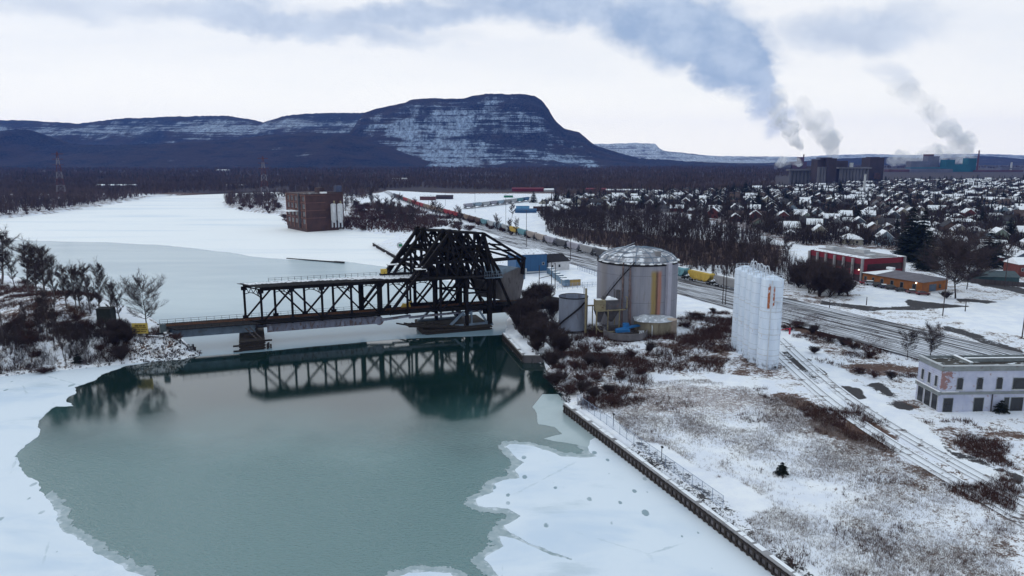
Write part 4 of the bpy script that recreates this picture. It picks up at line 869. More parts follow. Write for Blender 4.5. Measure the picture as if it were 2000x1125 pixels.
mb = MB(); mb.beam((-2.8, -2.6, h_ + .45), (3.8, 1.6, h_ + .75), 1.3, .35); mb.beam((-3.0, -3.2, h_ + .3), (.6, -2.6, h_ + .35), 1.2, .7); mb.box((.1, .2, h_ + 1.1), (1.6, 1.6, 1.0)); mb.build('scraper_bridge', BLU, t)
mb = MB()
for k in range(3): mb.tube([(3.0 + .5 * k, -4.4 + .3 * k, h_ - .1), (3.4 + .5 * k, -3.4 + .3 * k, h_ + .25), (3.2 + .5 * k, -2.2, h_ + .1)], .1, 6)
mb.build('white_pipes', WHST, t)
c = gp(1200, 632); t = empty('pipe_rack', c, 0, 'pale horizontal pipe on short posts behind the blue basin', 'pipe'); mb = MB(); mb.tube([(-.5, 0, 2.2), (6.4, 0, 2.2)], .2, 10); mb.lathe((6.4, 0, 2.0), [(.35, 0), (.35, .4)], 10); mb.build('pipe', WHST, t); mb = MB(); [mb.beam((x_, 0, -.2), (x_, 0, 2.1), .15) for x_ in (0, 2.8, 5.8)]; mb.build('support_posts', DKGR, t)

# ------------------------------------------------------------ generic building pieces
GLASS = flat('dark_window_glass', (.016, .018, .024), .25, .3, .5, spec=.5)
def wall_box(mb, x0, x1, y0, y1, z0, z1): mb.box(((x0 + x1) / 2, (y0 + y1) / 2, (z0 + z1) / 2), (x1 - x0, y1 - y0, z1 - z0))
def window(t, x, z, w_, h_, side='front', D=0, frame=None, glass=None, arch=False, sill=None, name='window'):
    """a recessed-looking window: pane, frame and sill; side front (y=0, facing -y) or left (x=0, facing -x)"""
    def tr(a, d_, zz): return (x + a, -d_, zz) if side == 'front' else (-d_, x + a, zz)
    def bx(mb, a0, a1, d0, d1, z0, z1):
        p0, p1 = tr(a0, d0, z0), tr(a1, d1, z1); mb.box([(i + j) / 2 for i, j in zip(p0, p1)], [abs(i - j) for i, j in zip(p0, p1)])
    mb = MB(); bx(mb, -w_ / 2, w_ / 2, -.05, .03, z, z + h_)
    if arch: bx(mb, -w_ * .38, w_ * .38, -.05, .03, z + h_, z + h_ + w_ * .16)
    o = mb.build(name, glass or GLASS, t)
    if frame:
        mb = MB(); f = .09
        bx(mb, -w_ / 2 - f, -w_ / 2, -.05, .07, z, z + h_); bx(mb, w_ / 2, w_ / 2 + f, -.05, .07, z, z + h_); bx(mb, -w_ / 2 - f, w_ / 2 + f, -.05, .09, z - f, z); bx(mb, -w_ / 2 - f, w_ / 2 + f, -.05, .08, z + h_ + (w_ * .16 if arch else 0), z + h_ + f + (w_ * .16 if arch else 0))
        mb.build('frame', frame, o)
    if sill: mb = MB(); bx(mb, -w_ / 2 - .15, w_ / 2 + .15, -.05, .2, z - .2, z - .09); mb.build('sill', sill, o)
    return o
# ---- the white two storey building
m, nt, b = newmat('peeling_white_brick'); p = coord(nt)
c = mixc(nt, step(nt, noise(nt, p, .5, 5), .3, .7), (.36, .385, .52), (.47, .49, .60))
bk = nt.nodes.new('ShaderNodeTexBrick'); bk.inputs['Scale'].default_value = 1.0; bk.inputs['Brick Width'].default_value = .5; bk.inputs['Row Height'].default_value = .2; bk.inputs['Mortar Size'].default_value = .02
nt.links.new(mapv(nt, p, rot=(R(90), 0, 0)), bk.inputs[0]); s = nt.nodes.new('ShaderNodeSeparateXYZ'); nt.links.new(p, s.inputs[0])
c = mixc(nt, mul(nt, step(nt, bk.outputs[1], .1, .9), .22), c, (.20, .20, .26))
pe = add(nt, noise(nt, mapv(nt, p, (1, 1, 1.8)), .9, 6, .7), mul(nt, mul(nt, mul(nt, step(nt, s.outputs[0], 3.4, .2), step(nt, s.outputs[1], .3, .1)), step(nt, s.outputs[2], 3.9, 5)), .20)); c = mixc(nt, mul(nt, step(nt, pe, .60, .66), .85), c, (.24, .11, .085))
c = mixc(nt, mul(nt, step(nt, noise(nt, mapv(nt, p, (2, 2, .5)), .9, 5, .65), .56, .70), .5), c, (.23, .235, .30))
sock(nt, c, b.inputs['Base Color']); b.inputs['Roughness'].default_value = .85; b.inputs['Specular IOR Level'].default_value = .1; WBR = m
TRIM = flat('grey_green_trim', (.20, .22, .23), .8, .2, .6, dirt=(.13, .09, .09)); PALE = flat('pale_trim', (.45, .46, .48), .8, .15, .8)
a_ = P(1832, 805, 2.9); zb = 2.6; hw = px_height(1832, 805, 715, 2.9) + .25
t = empty('white_brick_building', (a_[0], a_[1], zb), .035, 'derelict white painted two storey brick building with boarded dark windows by the rail yard', 'building')
LX, LY = 27.0, 7.3
mb = MB(); wall_box(mb, 0, LX, 0, LY, 0, hw - .9); mb.build('wall', WBR, t)
mb = MB(); wall_box(mb, -.12, LX + .1, -.12, .3, hw - .95, hw); wall_box(mb, -.12, .3, .3, LY, hw - .95, hw); wall_box(mb, .3, LX + .1, LY - .3, LY + .1, hw - .95, hw); mb.build('cornice', TRIM, t)
mb = MB(); wall_box(mb, -.22, LX + .1, -.22, .34, hw, hw + .14); wall_box(mb, -.22, .34, .34, LY, hw, hw + .14); mb.build('coping', PALE, t)
mb = MB(); wall_box(mb, .3, LX, .3, LY - .3, hw - .6, hw - .45); rf = mb.build('roof', flat('tar_roof', (.055, .048, .042), .9, .4, .4, dirt=(.74, .77, .82), dirt_lo=.56, dirt_hi=.60, stretch=(.5, 1.2, 1)), t)
mb = MB(); wall_box(mb, 6.5, 6.9, 1.8, LY - .4, hw - .5, hw + .12); wall_box(mb, 7, 20, 4.2, 4.5, hw - .5, hw + .25); mb.build('parapet', TRIM, rf)
mb = MB(); wall_box(mb, 6.4, 7.0, 1.8, LY - .4, hw + .12, hw + .2); wall_box(mb, 7, 20, 4.1, 4.6, hw + .25, hw + .33); mb.build('snow_ridge', SNOW, rf)
mb = MB(); wall_box(mb, -.1, LX, -.16, -.002, 3.75, 4.25); wall_box(mb, -.35, -.002, -.16, LY, 3.6, 4.3); mb.build('belt_course', TRIM, t)
mb = MB(); wall_box(mb, -.4, -.05, -.1, LY, 4.3, 4.4); wall_box(mb, .2, 3.4, -.22, -.02, 4.25, 4.32); mb.build('snow_ledge', SNOW, t)
for x in (3.55, 7.35, 11.1, 19.6, 22.8): window(t, x, 4.75, 1.05, 2.0, 'front', frame=TRIM, arch=True, sill=PALE)
window(t, 15.2, 4.7, 3.0, 2.1, 'front', frame=TRIM, sill=PALE)
for x, w_ in ((1.7, 1.75), (7.55, 1.8), (12.9, .9), (14.9, 2.3), (19.5, 1.8)): window(t, x, .35, w_, 2.65, 'front', frame=TRIM, sill=PALE, name='boarded_opening')
for y in (1.5, 3.6, 5.7): window(t, y, 4.95, .75, 1.9, 'left', frame=PALE, arch=True, sill=PALE)
for y, w_ in ((1.35, 1.7), (3.55, 1.8), (5.8, 1.7)): window(t, y, .5, w_, 2.9, 'left', frame=PALE, name='shop_window')
mb = MB(); mb.tube([(10.0, -.15, .1), (10.0, -.15, 3.7)], .11, 8); mb.build('downpipe', DKGR, t)

# ---- red office block and orange brick building
def frame_from(a, b):
    a = np.array(a, float); b = np.array(b, float); d = b - a; return math.atan2(d[1], d[0]), float(np.hypot(*d))
REDP = flat('dark_red_panel', (.17, .010, .024), .6, .12, .3); REDW = flat('dark_brown_glazing', (.035, .016, .020), .4, .3, .5)
cor = P(1683, 551, 3); lf = P(1580, 529, 3); an, L1 = frame_from(lf, cor); hR = px_height(1683, 551, 506, 3); rt = P(1776, 545, 3); L2 = float(np.hypot(*(rt - cor)))
t = empty('red_office_building', (lf[0], lf[1], 2.8), an, 'two storey red panelled office building with grey columns and a snowy flat roof', 'building')
d_ = 20.0; hR += .3
mb = MB(); wall_box(mb, 0, L1, 0, d_, 0, hR); mb.build('wall', REDP, t)
for z0, z1 in ((hR * .50, hR * .76), (.4, hR * .30)): 
    mb = MB(); wall_box(mb, .3, L1 - .3, -.06, -.002, z0, z1); mb.build('window_band', REDW, t)
    mb = MB(); wall_box(mb, L1 + .002, L1 + .06, 2, d_ - 1, z0, z1); mb.build('window_band', REDW, t)
for k in range(7):
    mb = MB(); x = L1 * k / 6; wall_box(mb, x - .35, x + .35, -.9, -.07, 0, hR - .4 if k < 6 else hR + .1); mb.build('column', CONC, t)
mb = MB(); wall_box(mb, L1 + .07, L1 + .7, d_ - .8, d_, 0, hR + .1); wall_box(mb, -.05, L1 + .02, d_ * .2, d_ * .8, hR + .2, hR + .5); mb.build('stair_core', CONC, t)
mb = MB(); wall_box(mb, -.2, L1 + .2, -.2, d_ + .2, hR, hR + .18); mb.build('roof', SNOWP, t)
mb = MB(); wall_box(mb, 2, 6, 6, 9, hR + .2, hR + 1.6); wall_box(mb, L1 * .5, L1 * .5 + 5, 9, 12, hR + .2, hR + 1.8); wall_box(mb, L1 - 5, L1 - 2, 5, 8, hR + .2, hR + 1.0); mb.build('roof_plant', PALE, t)
ORB = flat('orange_brick', (.27, .10, .032), .8, .2, .5, dirt=(.19, .07, .035))
a0 = P(1684, 552, 3); a1 = P(1800, 572, 3); an, L = frame_from(a0, a1); hO = 3.9; b1 = P(1874, 570, 3); dd = float(np.hypot(*(b1 - a1)))
t = empty('orange_brick_building', (a0[0], a0[1], 2.8), an, 'long low orange brick building with grey roof and cars parked in front', 'building')
d_ = min(dd, 18)
mb = MB(); wall_box(mb, 0, L, 0, d_, 0, hO); mb.build('wall', ORB, t)
mb = MB(); e = .7; mb.poly([(-e, -e, hO), (L + e, -e, hO), (L + e, d_ + e, hO), (-e, d_ + e, hO), (d_ * .42, d_ / 2, hO + 1.7), (L - d_ * .42, d_ / 2, hO + 1.7)], [(0, 1, 5, 4), (1, 2, 5), (2, 3, 4, 5), (3, 0, 4), (3, 2, 1, 0)])
rf = mb.build('roof', flat('grey_brown_roof', (.14, .125, .145), .7, .2, .4, dirt=(.09, .08, .09)), t)
mb = MB(); mb.poly([(-.4, -.5, hO + .22), (5.5, -.5, hO + .22), (8.5, d_ * .42, hO + 1.62), (d_ * .42, d_ * .44, hO + 1.66)], [(0, 1, 2, 3)]); mb.box((6, d_ * .5, hO + 2.1), (2.6, 1.6, .8)); mb.build('snow_patch', SNOW, rf)
for x, w_ in ((1.2, 1.0), (4.4, .8), (8, 1.1), (12, 1.1), (15.8, 1.1), (20.5, 1.3)):
    if x < L - 1: window(t, x, .9, w_, 1.9, 'front', frame=TRIM)
mb = MB(); wall_box(mb, L + .003, L + .08, 4, 8, .3, 2.8); mb.build('glazed_door', flat('blue_grey_glass', (.06, .09, .14), .3, .2, 1), t)
mb = MB(); wall_box(mb, L + .01, L + .1, 9.5, 10.7, 1.0, 2.4); mb.build('window', GLASS, t)
LAMP, nt, b = newmat('lit_wall_lamp'); b.inputs['Emission Color'].default_value = (1, .85, .6, 1); b.inputs['Emission Strength'].default_value = 5
mb = MB(); mb.box((L - 2.2, -.2, hO - .5), (.3, .3, .3)); mb.build('wall_lamp', LAMP, t)
lf_t = bpy.data.objects['red_office_building']; mb = MB(); mb.box((L1 - 1.6, -.35, hR * .52), (.3, .3, .3)); mb.build('wall_lamp', LAMP, lf_t)

# ---- cars
TYRE = flat('black_tyre', (.015, .015, .016), .8, .2, 3); CARG = flat('car_window_glass', (.02, .024, .03), .15, .2, 1, spec=.6); CHR = flat('head_light_glass', (.5, .5, .5), .2, .1, 1); TAIL = flat('tail_light_red', (.3, .01, .01), .3, .1, 1)
def car(name, loc, rz, paint, label, group, suv=False, roofsnow=True):
    t = empty(name, loc, rz, label, 'car', group); h_ = .25 if suv else 0
    mb = MB(); sec = [(-2.2, .55, .80), (-2.1, .35, .98), (-1.2, .30, 1.02 + h_ * .4), (1.0, .30, .98 + h_ * .3), (1.9, .32, .86 + h_ * .3), (2.2, .45, .70)]
    pts = []; 
    for x, z0, z1 in sec: wv_ = .86 if abs(x) < 2 else .74; pts += [(x, -wv_, z0), (x, wv_, z0), (x, wv_ * .96, z1), (x, -wv_ * .96, z1)]
    F = [(0, 1, 2, 3)[::-1]] + [tuple(len(pts) - 4 + k for k in (0, 1, 2, 3))]
    for i in range(len(sec) - 1):
        for k in range(4): F.append((i * 4 + k, i * 4 + (k + 1) % 4, i * 4 + 4 + (k + 1) % 4, i * 4 + 4 + k))
    mb.poly(pts, F); mb.build('body', paint, t)
    top = 1.42 + h_ * 1.2; x0, x1 = (-2.0, .55) if suv else (-1.55, .45)
    mb = MB(); mb.poly([(x0, -.80, 1.0), (x1 + .75, -.80, .98), (x1 + .75, .80, .98), (x0, .80, 1.0), (x0 + .35, -.62, top), (x1, -.62, top), (x1, .62, top), (x0 + .35, .62, top)], [(3, 2, 1, 0), (4, 5, 6, 7), (0, 1, 5, 4), (1, 2, 6, 5), (2, 3, 7, 6), (3, 0, 4, 7)]); cb = mb.build('cabin', CARG, t)
    mb = MB(); mb.poly([(x0 + .3, -.64, top - .02), (x1 + .05, -.64, top - .02), (x1 + .05, .64, top - .02), (x0 + .3, .64, top - .02), (x0 + .4, -.58, top + .05), (x1 - .05, -.58, top + .05), (x1 - .05, .58, top + .05), (x0 + .4, .58, top + .05)], [(3, 2, 1, 0), (4, 5, 6, 7), (0, 1, 5, 4), (1, 2, 6, 5), (2, 3, 7, 6), (3, 0, 4, 7)]); mb.build('roof', SNOW if roofsnow else paint, cb)
    for x in (-1.35, 1.35):
        for s_ in (-1, 1): mb = MB(); mb.tube([(x, s_ * .68, .32), (x, s_ * .88, .32)], .33, 14); mb.build('wheel', TYRE, t)
    for s_ in (-1, 1): mb = MB(); mb.box((2.17, s_ * .55, .68), (.1, .32, .14)); mb.build('headlight', CHR, t); mb = MB(); mb.box((-2.2, s_ * .6, .78), (.08, .25, .16)); mb.build('tail_light', TAIL, t)
    return t
def paint(nm, c): return MATS.get(nm) or flat(nm, c, .35, .08, 1, spec=.5)
CG = 'cars parked along the orange building'
for px, py, rz, nm, c, lb, suv, sn in ((1693, 556, -.4, 'red_car_paint', (.25, .02, .03), 'small red car at the far end of the row by the orange building', False, False), (1704, 558, -.35, 'silver_car_paint', (.38, .40, .44), 'silver car with snow on its roof beside the orange building', True, True), (1719, 562, -.3, 'black_car_paint', (.012, .012, .016), 'black van between the silver car and the dark sedans', True, False), (1731, 564.5, -.3, 'navy_car_paint', (.02, .025, .05), 'navy sedan behind the long black pickup', False, True),
        (1744, 567, -.3, 'charcoal_car_paint', (.03, .03, .035), 'charcoal car in the middle of the row under the windows', True, False), (1763, 571, -.3, 'black_car_paint', 0, 'low black sedan two places from the maroon car', False, False), (1786, 574.5, -.25, 'maroon_grey_car_paint', (.10, .05, .06), 'greyish maroon car with a snowy roof next to last in the row', False, True), (1805, 577.5, -.2, 'maroon_car_paint', (.10, .012, .02), 'dark maroon sedan at the near end of the row', False, False)):
    c3 = P(px, py, 3.0); car('parked_car', (c3[0], c3[1] + .9, gz(*c3)), rz, paint(nm, c), lb, CG, suv, sn)

# ---- blue shed, white house, container and yard fences by the bridge
def shed(name, px0, px1, py0, py1, top, depth, wall, label, cat='building', roof=None, pitch=.4, base=3.0, wins=(), gable=False):
    a = P(px0, py0, base); b_ = P(px1, py1, base); an, L = frame_from(a, b_); h_ = px_height((px0 + px1) / 2, (py0 + py1) / 2, top, base)
    t = empty(name, (a[0], a[1], base - .3), an, label, cat); h_ += .3
    mb = MB(); wall_box(mb, 0, L, 0, depth, 0, h_); mb.build('wall', wall, t)
    mb = MB(); e = .35
    if gable: mb.poly([(-e, -e, h_), (L + e, -e, h_), (L + e, depth + e, h_), (-e, depth + e, h_), (-e + gable, depth / 2, h_ + pitch), (L + e - gable, depth / 2, h_ + pitch)], [(0, 1, 5, 4), (1, 2, 5), (2, 3, 4, 5), (3, 0, 4), (3, 2, 1, 0)])
    else: mb.poly([(-e, -e, h_), (L + e, -e, h_), (L + e, depth + e, h_ + pitch), (-e, depth + e, h_ + pitch), (-e, -e, h_ + .2), (L + e, -e, h_ + .2), (L + e, depth + e, h_ + pitch + .2), (-e, depth + e, h_ + pitch + .2)], [(3, 2, 1, 0), (4, 5, 6, 7), (0, 1, 5, 4), (1, 2, 6, 5), (2, 3, 7, 6), (3, 0, 4, 7)])
    mb.build('roof', roof or SNOWP, t)
    for x, z, w_, hh in wins: window(t, L * x, z, w_, hh, 'front', frame=PALE)
    return t, L, h_
BLW = flat('blue_metal_siding', (.025, .085, .19), .6, .15, .4, stretch=(3, 3, .3)); 
t, L, h_ = shed('blue_metal_shed', 1008, 1068, 534, 531, 497, 12, BLW, 'blue metal sided shed behind the bridge counterweight', roof=SNOWP); mb = MB(); wall_box(mb, 3.2, 4.6, -.08, -.002, 0, 2.2); wall_box(mb, 0, L, -.05, -.003, 0.25, .8); mb.build('door', PALE, t); window(t, L - 1.6, 3.4, .8, 1.0, 'front', frame=PALE)
shed('white_house', 1071, 1112, 529.5, 526, 511, 8, flat('white_siding', (.55, .54, .56), .7, .12, .6), 'small white house with black hipped roof beside the blue shed', 'house', flat('black_shingles', (.022, .020, .024), .9, .3, .6), 2.9, wins=((.18, 1.6, .9, 1.1), (.52, 1.6, .9, 1.1)), gable=1.6)
shed('yellow_container', 1102, 1134, 558, 556, 546, 2.6, flat('ochre_container_paint', (.34, .22, .07), .6, .15, .8), 'ochre shipping container with snow on top behind the small open tank', 'container', SNOW, .02)
CTB = flat('blue_grey_container_paint', (.11, .17, .24), .6, .15, .8)
for k in range(6):
    c = P(1075 + k * 6, 534 + k * 4.6, 3); t = empty('storage_box', (c[0], c[1], 2.9), .4, ('first', 'second', 'third', 'fourth', 'fifth', 'last')[k] + ' blue grey storage box of the stepped row running down from the white house', 'storage box', 'blue grey storage boxes behind the white house')
    mb = MB(); mb.box((0, 0, 1.2), (2.2, 2.4, 2.4)); mb.build('box_body', CTB, t); mb = MB(); mb.box((0, 0, 2.45), (2.2, 2.4, .1)); mb.build('snow_top', SNOW, t)
def fence(a, b, h_, label, n, matp, solid=None, base=3.0, name='wire_fence'):
    a = P(*a, base); b = P(*b, base); an, L = frame_from(a, b); t = empty(name, (a[0], a[1], base - .1), an, label, 'fence')
    for k in range(n + 1): mb = MB(); mb.beam((L * k / n, 0, -.2), (L * k / n, 0, h_), .09); mb.build('post', matp, t)
    mb = MB(); mb.beam((0, 0, h_ - .05), (L, 0, h_ - .05), .05); mb.beam((0, 0, h_ * .5), (L, 0, h_ * .5), .04); mb.build('rail', matp, t)
    mb = MB(); mb.poly([(0, .03, .05), (L, .03, .05), (L, .03, h_), (0, .03, h_)], [(0, 1, 2, 3)]); mb.build('panel', solid or MESHM, t); return t
fence((1128, 526), (1166, 540), 2.2, 'blue grey mesh fence behind the white house beside the huge tank', 8, WIRE)
fence((1050, 566), (1166, 560), 2.0, 'thin wire fence along the yard above the dark bushes', 12, WIRE)
PALISADE = flat('grey_board_fence', (.07, .06, .065), .85, .3, .8, stretch=(3, 3, .2))
fence((1896, 553), (2010, 562), 1.9, 'dark grey board fence along the street in front of the teal shed', 10, PALISADE, PALISADE, name='board_fence')
shed('teal_shed', 1912, 1990, 551, 553, 541, 9, flat('dark_teal_siding', (.03, .06, .07), .7, .2, .6), 'low dark teal shed with grey roof behind the board fence', 'shed', flat('slate_roof', (.055, .075, .085), .8, .2, .5), 1.8, gable=.1)
shed('brick_house', 1988, 2040, 541, 541, 517, 9, flat('dark_red_brick', (.12, .035, .03), .85, .25, .6), 'dark brick house with snowy roof at the edge of the view behind the teal shed', 'house', SNOW, 2.4, wins=((.15, 2.6, .9, 1.2),), gable=.1)
# green and white sign drum behind the bridge
c = gp(781, 487, 1.9); t = empty('round_sign', c, .3, 'round green and white sign by the distant wharf behind the bridge', 'sign'); mb = MB(); mb.tube([(0, -.1, 2.2), (0, .1, 2.2)], 1.6, 24); mb.build('white_disc', PALE, t); mb = MB(); mb.box((.4, -.16, 2.2), (1.7, .08, 1.2)); mb.build('green_mark', flat('sign_green', (.01, .16, .06), .6, .1, 1), t); mb = MB(); mb.beam((-.6, 0, -.3), (-.6, 0, 1.0), .12); mb.beam((.6, 0, -.3), (.6, 0, 1.0), .12); mb.build('sign_posts', DKGR, t)

# ---- derelict brick mill by the river
m, nt, b = newmat('old_red_brick'); p = coord(nt); c = mixc(nt, step(nt, noise(nt, p, .18, 6, .6), .3, .7), (.036, .018, .019), (.066, .030, .027)); c = mixc(nt, mul(nt, step(nt, noise(nt, mapv(nt, p, (1, 1, .4)), .5, 5, .7), .56, .72), .5), c, (.035, .028, .030)); sock(nt, c, b.inputs['Base Color']); b.inputs['Roughness'].default_value = .9; BRK = m
BRKL = flat('pale_brick_pier', (.17, .085, .07), .9, .2, .3)
a = P(599, 446, 2.6); b_ = P(662, 442, 2.6); an, L = frame_from(a, b_); hB = px_height(599, 446, 381, 2.6) + .3; lf = P(563, 440, 2.6); dp = 34.0
t = empty('derelict_brick_mill', (a[0], a[1], 2.3), an, 'derelict four storey red brick mill on the far river bank', 'building')
mb = MB(); wall_box(mb, 0, L, 0, dp, -3.5, hB); mb.build('wall', BRK, t)
mb = MB(); wall_box(mb, -.5, L + .5, -.5, dp + .5, hB, hB + .6); mb.build('parapet', BRK, t)
mb = MB(); wall_box(mb, L * .35, L * .62, 3, dp * .6, hB + .6, hB + .75); wall_box(mb, .1, L * .3, .3, 6, hB + .6, hB + .7); mb.build('roof', flat('dark_flat_roof', (.04, .035, .04), .9, .3, .2, dirt=(.7, .7, .74), dirt_lo=.58, dirt_hi=.62), t)
for k in range(5):
    for j in range(4): window(t, 3 + k * 6.6, 3 + j * 5.1, 3.6, 3.0, 'left', frame=BRKL)
for k in range(6): mb = MB(); wall_box(mb, -.35, -.04, -.3 + k * 6.7, .5 + k * 6.7, 0, hB); mb.build('brick_pier', BRKL, t)
for z in (5.2, 10.3, 15.5, 20.4): mb = MB(); wall_box(mb, -.3, -.05, 0, dp, z + 1.55, z + 1.9); wall_box(mb, 0, L * .6, -.25, -.02, z + 1.55, z + 1.8); mb.build('string_course', BRKL, t)
mb = MB(); wall_box(mb, L * .55, L * .70, 6, 14, hB, hB + 4.2); wall_box(mb, L * .80, L + 5, 2, 10, 0, hB + 1.2); mb.build('roof_penthouse', BRK, t)
mb = MB(); wall_box(mb, L + .5, L + 4.6, 3, 7, hB + 1.2, hB + 5.4); mb.build('water_tank', flat('slate_blue_tank', (.05, .06, .11), .7, .2, .4), t)
mb = MB(); wall_box(mb, L * .52, L * .68, .5, 4, hB + .6, hB + 1.6); mb.build('white_box', SNOW, t)
mb = MB(); wall_box(mb, -7, -.4, 12, 24, 11.0, 11.5); mb.build('snowy_canopy', SNOW, t)
mb = MB(); mb.beam((-.8, 9.5, 0), (-.8, 9.5, hB + 1), 1.0); mb.build('vent_stack', DKGR, t)
for k, px in enumerate((653, 665.5)):
    c = P(px, 443.5, 2.6); t = empty('steel_silo', (c[0], c[1], 2.4), 0, ('left slim white silo of the pair in front of the brick mill', 'right slim white silo of the pair in front of the brick mill')[k], 'silo', 'pair of slim white silos by the brick mill')
    mb = MB(); mb.lathe((0, 0, 0), [(.5, 3.2), (1.9, 5.0), (1.9, 15.6), (1.2, 16.2), (.1, 16.4)], 28); mb.build('shell', flat('white_silo_paint' + ('', '_weathered')[k], (.50, .51, .54), .6, .15, .5, dirt=(.3, .27, .26)), t)
    for a in range(4): mb = MB(); mb.beam((1.6 * math.cos(a * 1.571 + .78), 1.6 * math.sin(a * 1.571 + .78), 0), (1.6 * math.cos(a * 1.571 + .78), 1.6 * math.sin(a * 1.571 + .78), 5.4), .35); mb.build('leg', WHST, t)
    mb = MB(); mb.box((.6, 0, 17.2), (.9, .9, 1.8)); mb.build('filter_box', BEIGE, t)
# ------------------------------------------------------------ railway
def poly_pts(px, z=3.0, stepm=4.0):
    """smooth ground path through photo points, resampled every stepm metres"""
    g_ = [P(a, b, z) for a, b in px]; g_ = np.array(g_); o = []
    for i in range(len(g_) - 1):
        p0 = g_[max(i - 1, 0)]; p1 = g_[i]; p2 = g_[i + 1]; p3 = g_[min(i + 2, len(g_) - 1)]
        for t_ in np.linspace(0, 1, 24, endpoint=False):
            o.append(.5 * ((2 * p1) + (-p0 + p2) * t_ + (2 * p0 - 5 * p1 + 4 * p2 - p3) * t_ ** 2 + (-p0 + 3 * p1 - 3 * p2 + p3) * t_ ** 3))
    o.append(g_[-1]); o = np.array(o); s_ = np.concatenate([[0], np.cumsum(np.hypot(*np.diff(o, axis=0).T))]); n = max(2, int(s_[-1] / stepm))
    ss = np.linspace(0, s_[-1], n + 1); return np.stack([np.interp(ss, s_, o[:, 0]), np.interp(ss, s_, o[:, 1])], 1)
def normals(pts):
    d = np.gradient(pts, axis=0); d /= np.linalg.norm(d, axis=1)[:, None]; return np.stack([-d[:, 1], d[:, 0]], 1), d
def zline(pts): return height(pts[:, 0], pts[:, 1])[0]
m, nt, b = newmat('snowy_ballast'); p = wpos(nt); n_ = noise(nt, mapv(nt, mapv(nt, p, rot=(0, 0, R(-119))), (.035, .85, 1)), 1.0, 5, .65); c = mixc(nt, step(nt, n_, .40, .52), (.060, .050, .055), (.70, .71, .77)); sock(nt, c, b.inputs['Base Color']); b.inputs['Roughness'].default_value = .9; BALL = m
RAILM = flat('dark_rail_steel', (.035, .028, .03), .6, .3, 1)
def ribbon(mb, pts, z, o0, o1, dz):
    nn, _ = normals(pts); V = []
    for k in range(len(pts)): V += [(*(pts[k] + nn[k] * o0), z[k] + dz), (*(pts[k] + nn[k] * o1), z[k] + dz)]
    mb.poly(V, [(2 * k, 2 * k + 2, 2 * k + 3, 2 * k + 1) for k in range(len(pts) - 1)])
def track(pts, dz=.42, wide=2.0, light=False):
    z = np.maximum(zline(pts), 1.5); z = np.convolve(np.pad(z, 3, 'edge'), np.ones(7) / 7, 'valid'); mb = MB().mat(BALL); ribbon(mb, pts, z, -wide, wide, dz); mb.mat(RAILM)
    rw = .07 if light else .11
    for o in (-.75, .75): ribbon(mb, pts, z, o - rw, o + rw, dz + .16)
    if not light: mb.mat(TIMBER); ribbon(mb, pts, z, -1.15, -1.0, dz + .05); ribbon(mb, pts, z, 1.0, 1.15, dz + .05)
    return tag(mb.build('railway_track', None), kind='structure'), z
MAIN = [(2120, 742), (2000, 708), (1800, 657), (1640, 619), (1520, 590), (1425, 567), (1320, 542), (1250, 524), (1180, 506), (1100, 485), (1000, 456), (940, 439), (880, 421.5), (830, 407.5), (790, 393), (765, 382), (750, 374)]
mp = poly_pts(MAIN, 3.2); _, mz = track(mp); nn_, dd_ = normals(mp)
for k, off in enumerate((-5, 5, 9.6, 14.2, 18.8)):
    n_keep = len(mp) if off in (-5,) else int(len(mp) * (.34 if off > 10 else .42)); track(mp[:n_keep] + nn_[:n_keep] * off * (1 if k else 1))
m, nt, b = newmat('snowed_over_ballast'); p = wpos(nt); c = mixc(nt, step(nt, noise(nt, p, .5, 5, .7), .54, .64), (.76, .77, .82), (.12, .09, .085)); sock(nt, c, b.inputs['Base Color']); b.inputs['Roughness'].default_value = .9; BALL2 = m
_b = BALL; BALL = BALL2
sp_ = poly_pts([(1523, 662), (1580, 715), (1650, 772), (1740, 832), (1850, 896), (2010, 982), (2120, 1040)], 3.0, 3); ns_, _d = normals(sp_)
track(sp_, .10, 1.5, True); track(sp_ - ns_ * 4.5, .10, 1.5, True); track(poly_pts([(1400, 735), (1470, 765), (1560, 800), (1640, 850), (1760, 925), (2010, 1062)], 3.0, 3), .10, 1.2) if False else None
BALL = _b
track(poly_pts([(905, 408), (960, 402), (1000, 397), (1050, 391)], 3.2)); track(poly_pts([(330, 653), (240, 652), (120, 655), (0, 660), (-150, 669)], 5.3), .12, 1.9)
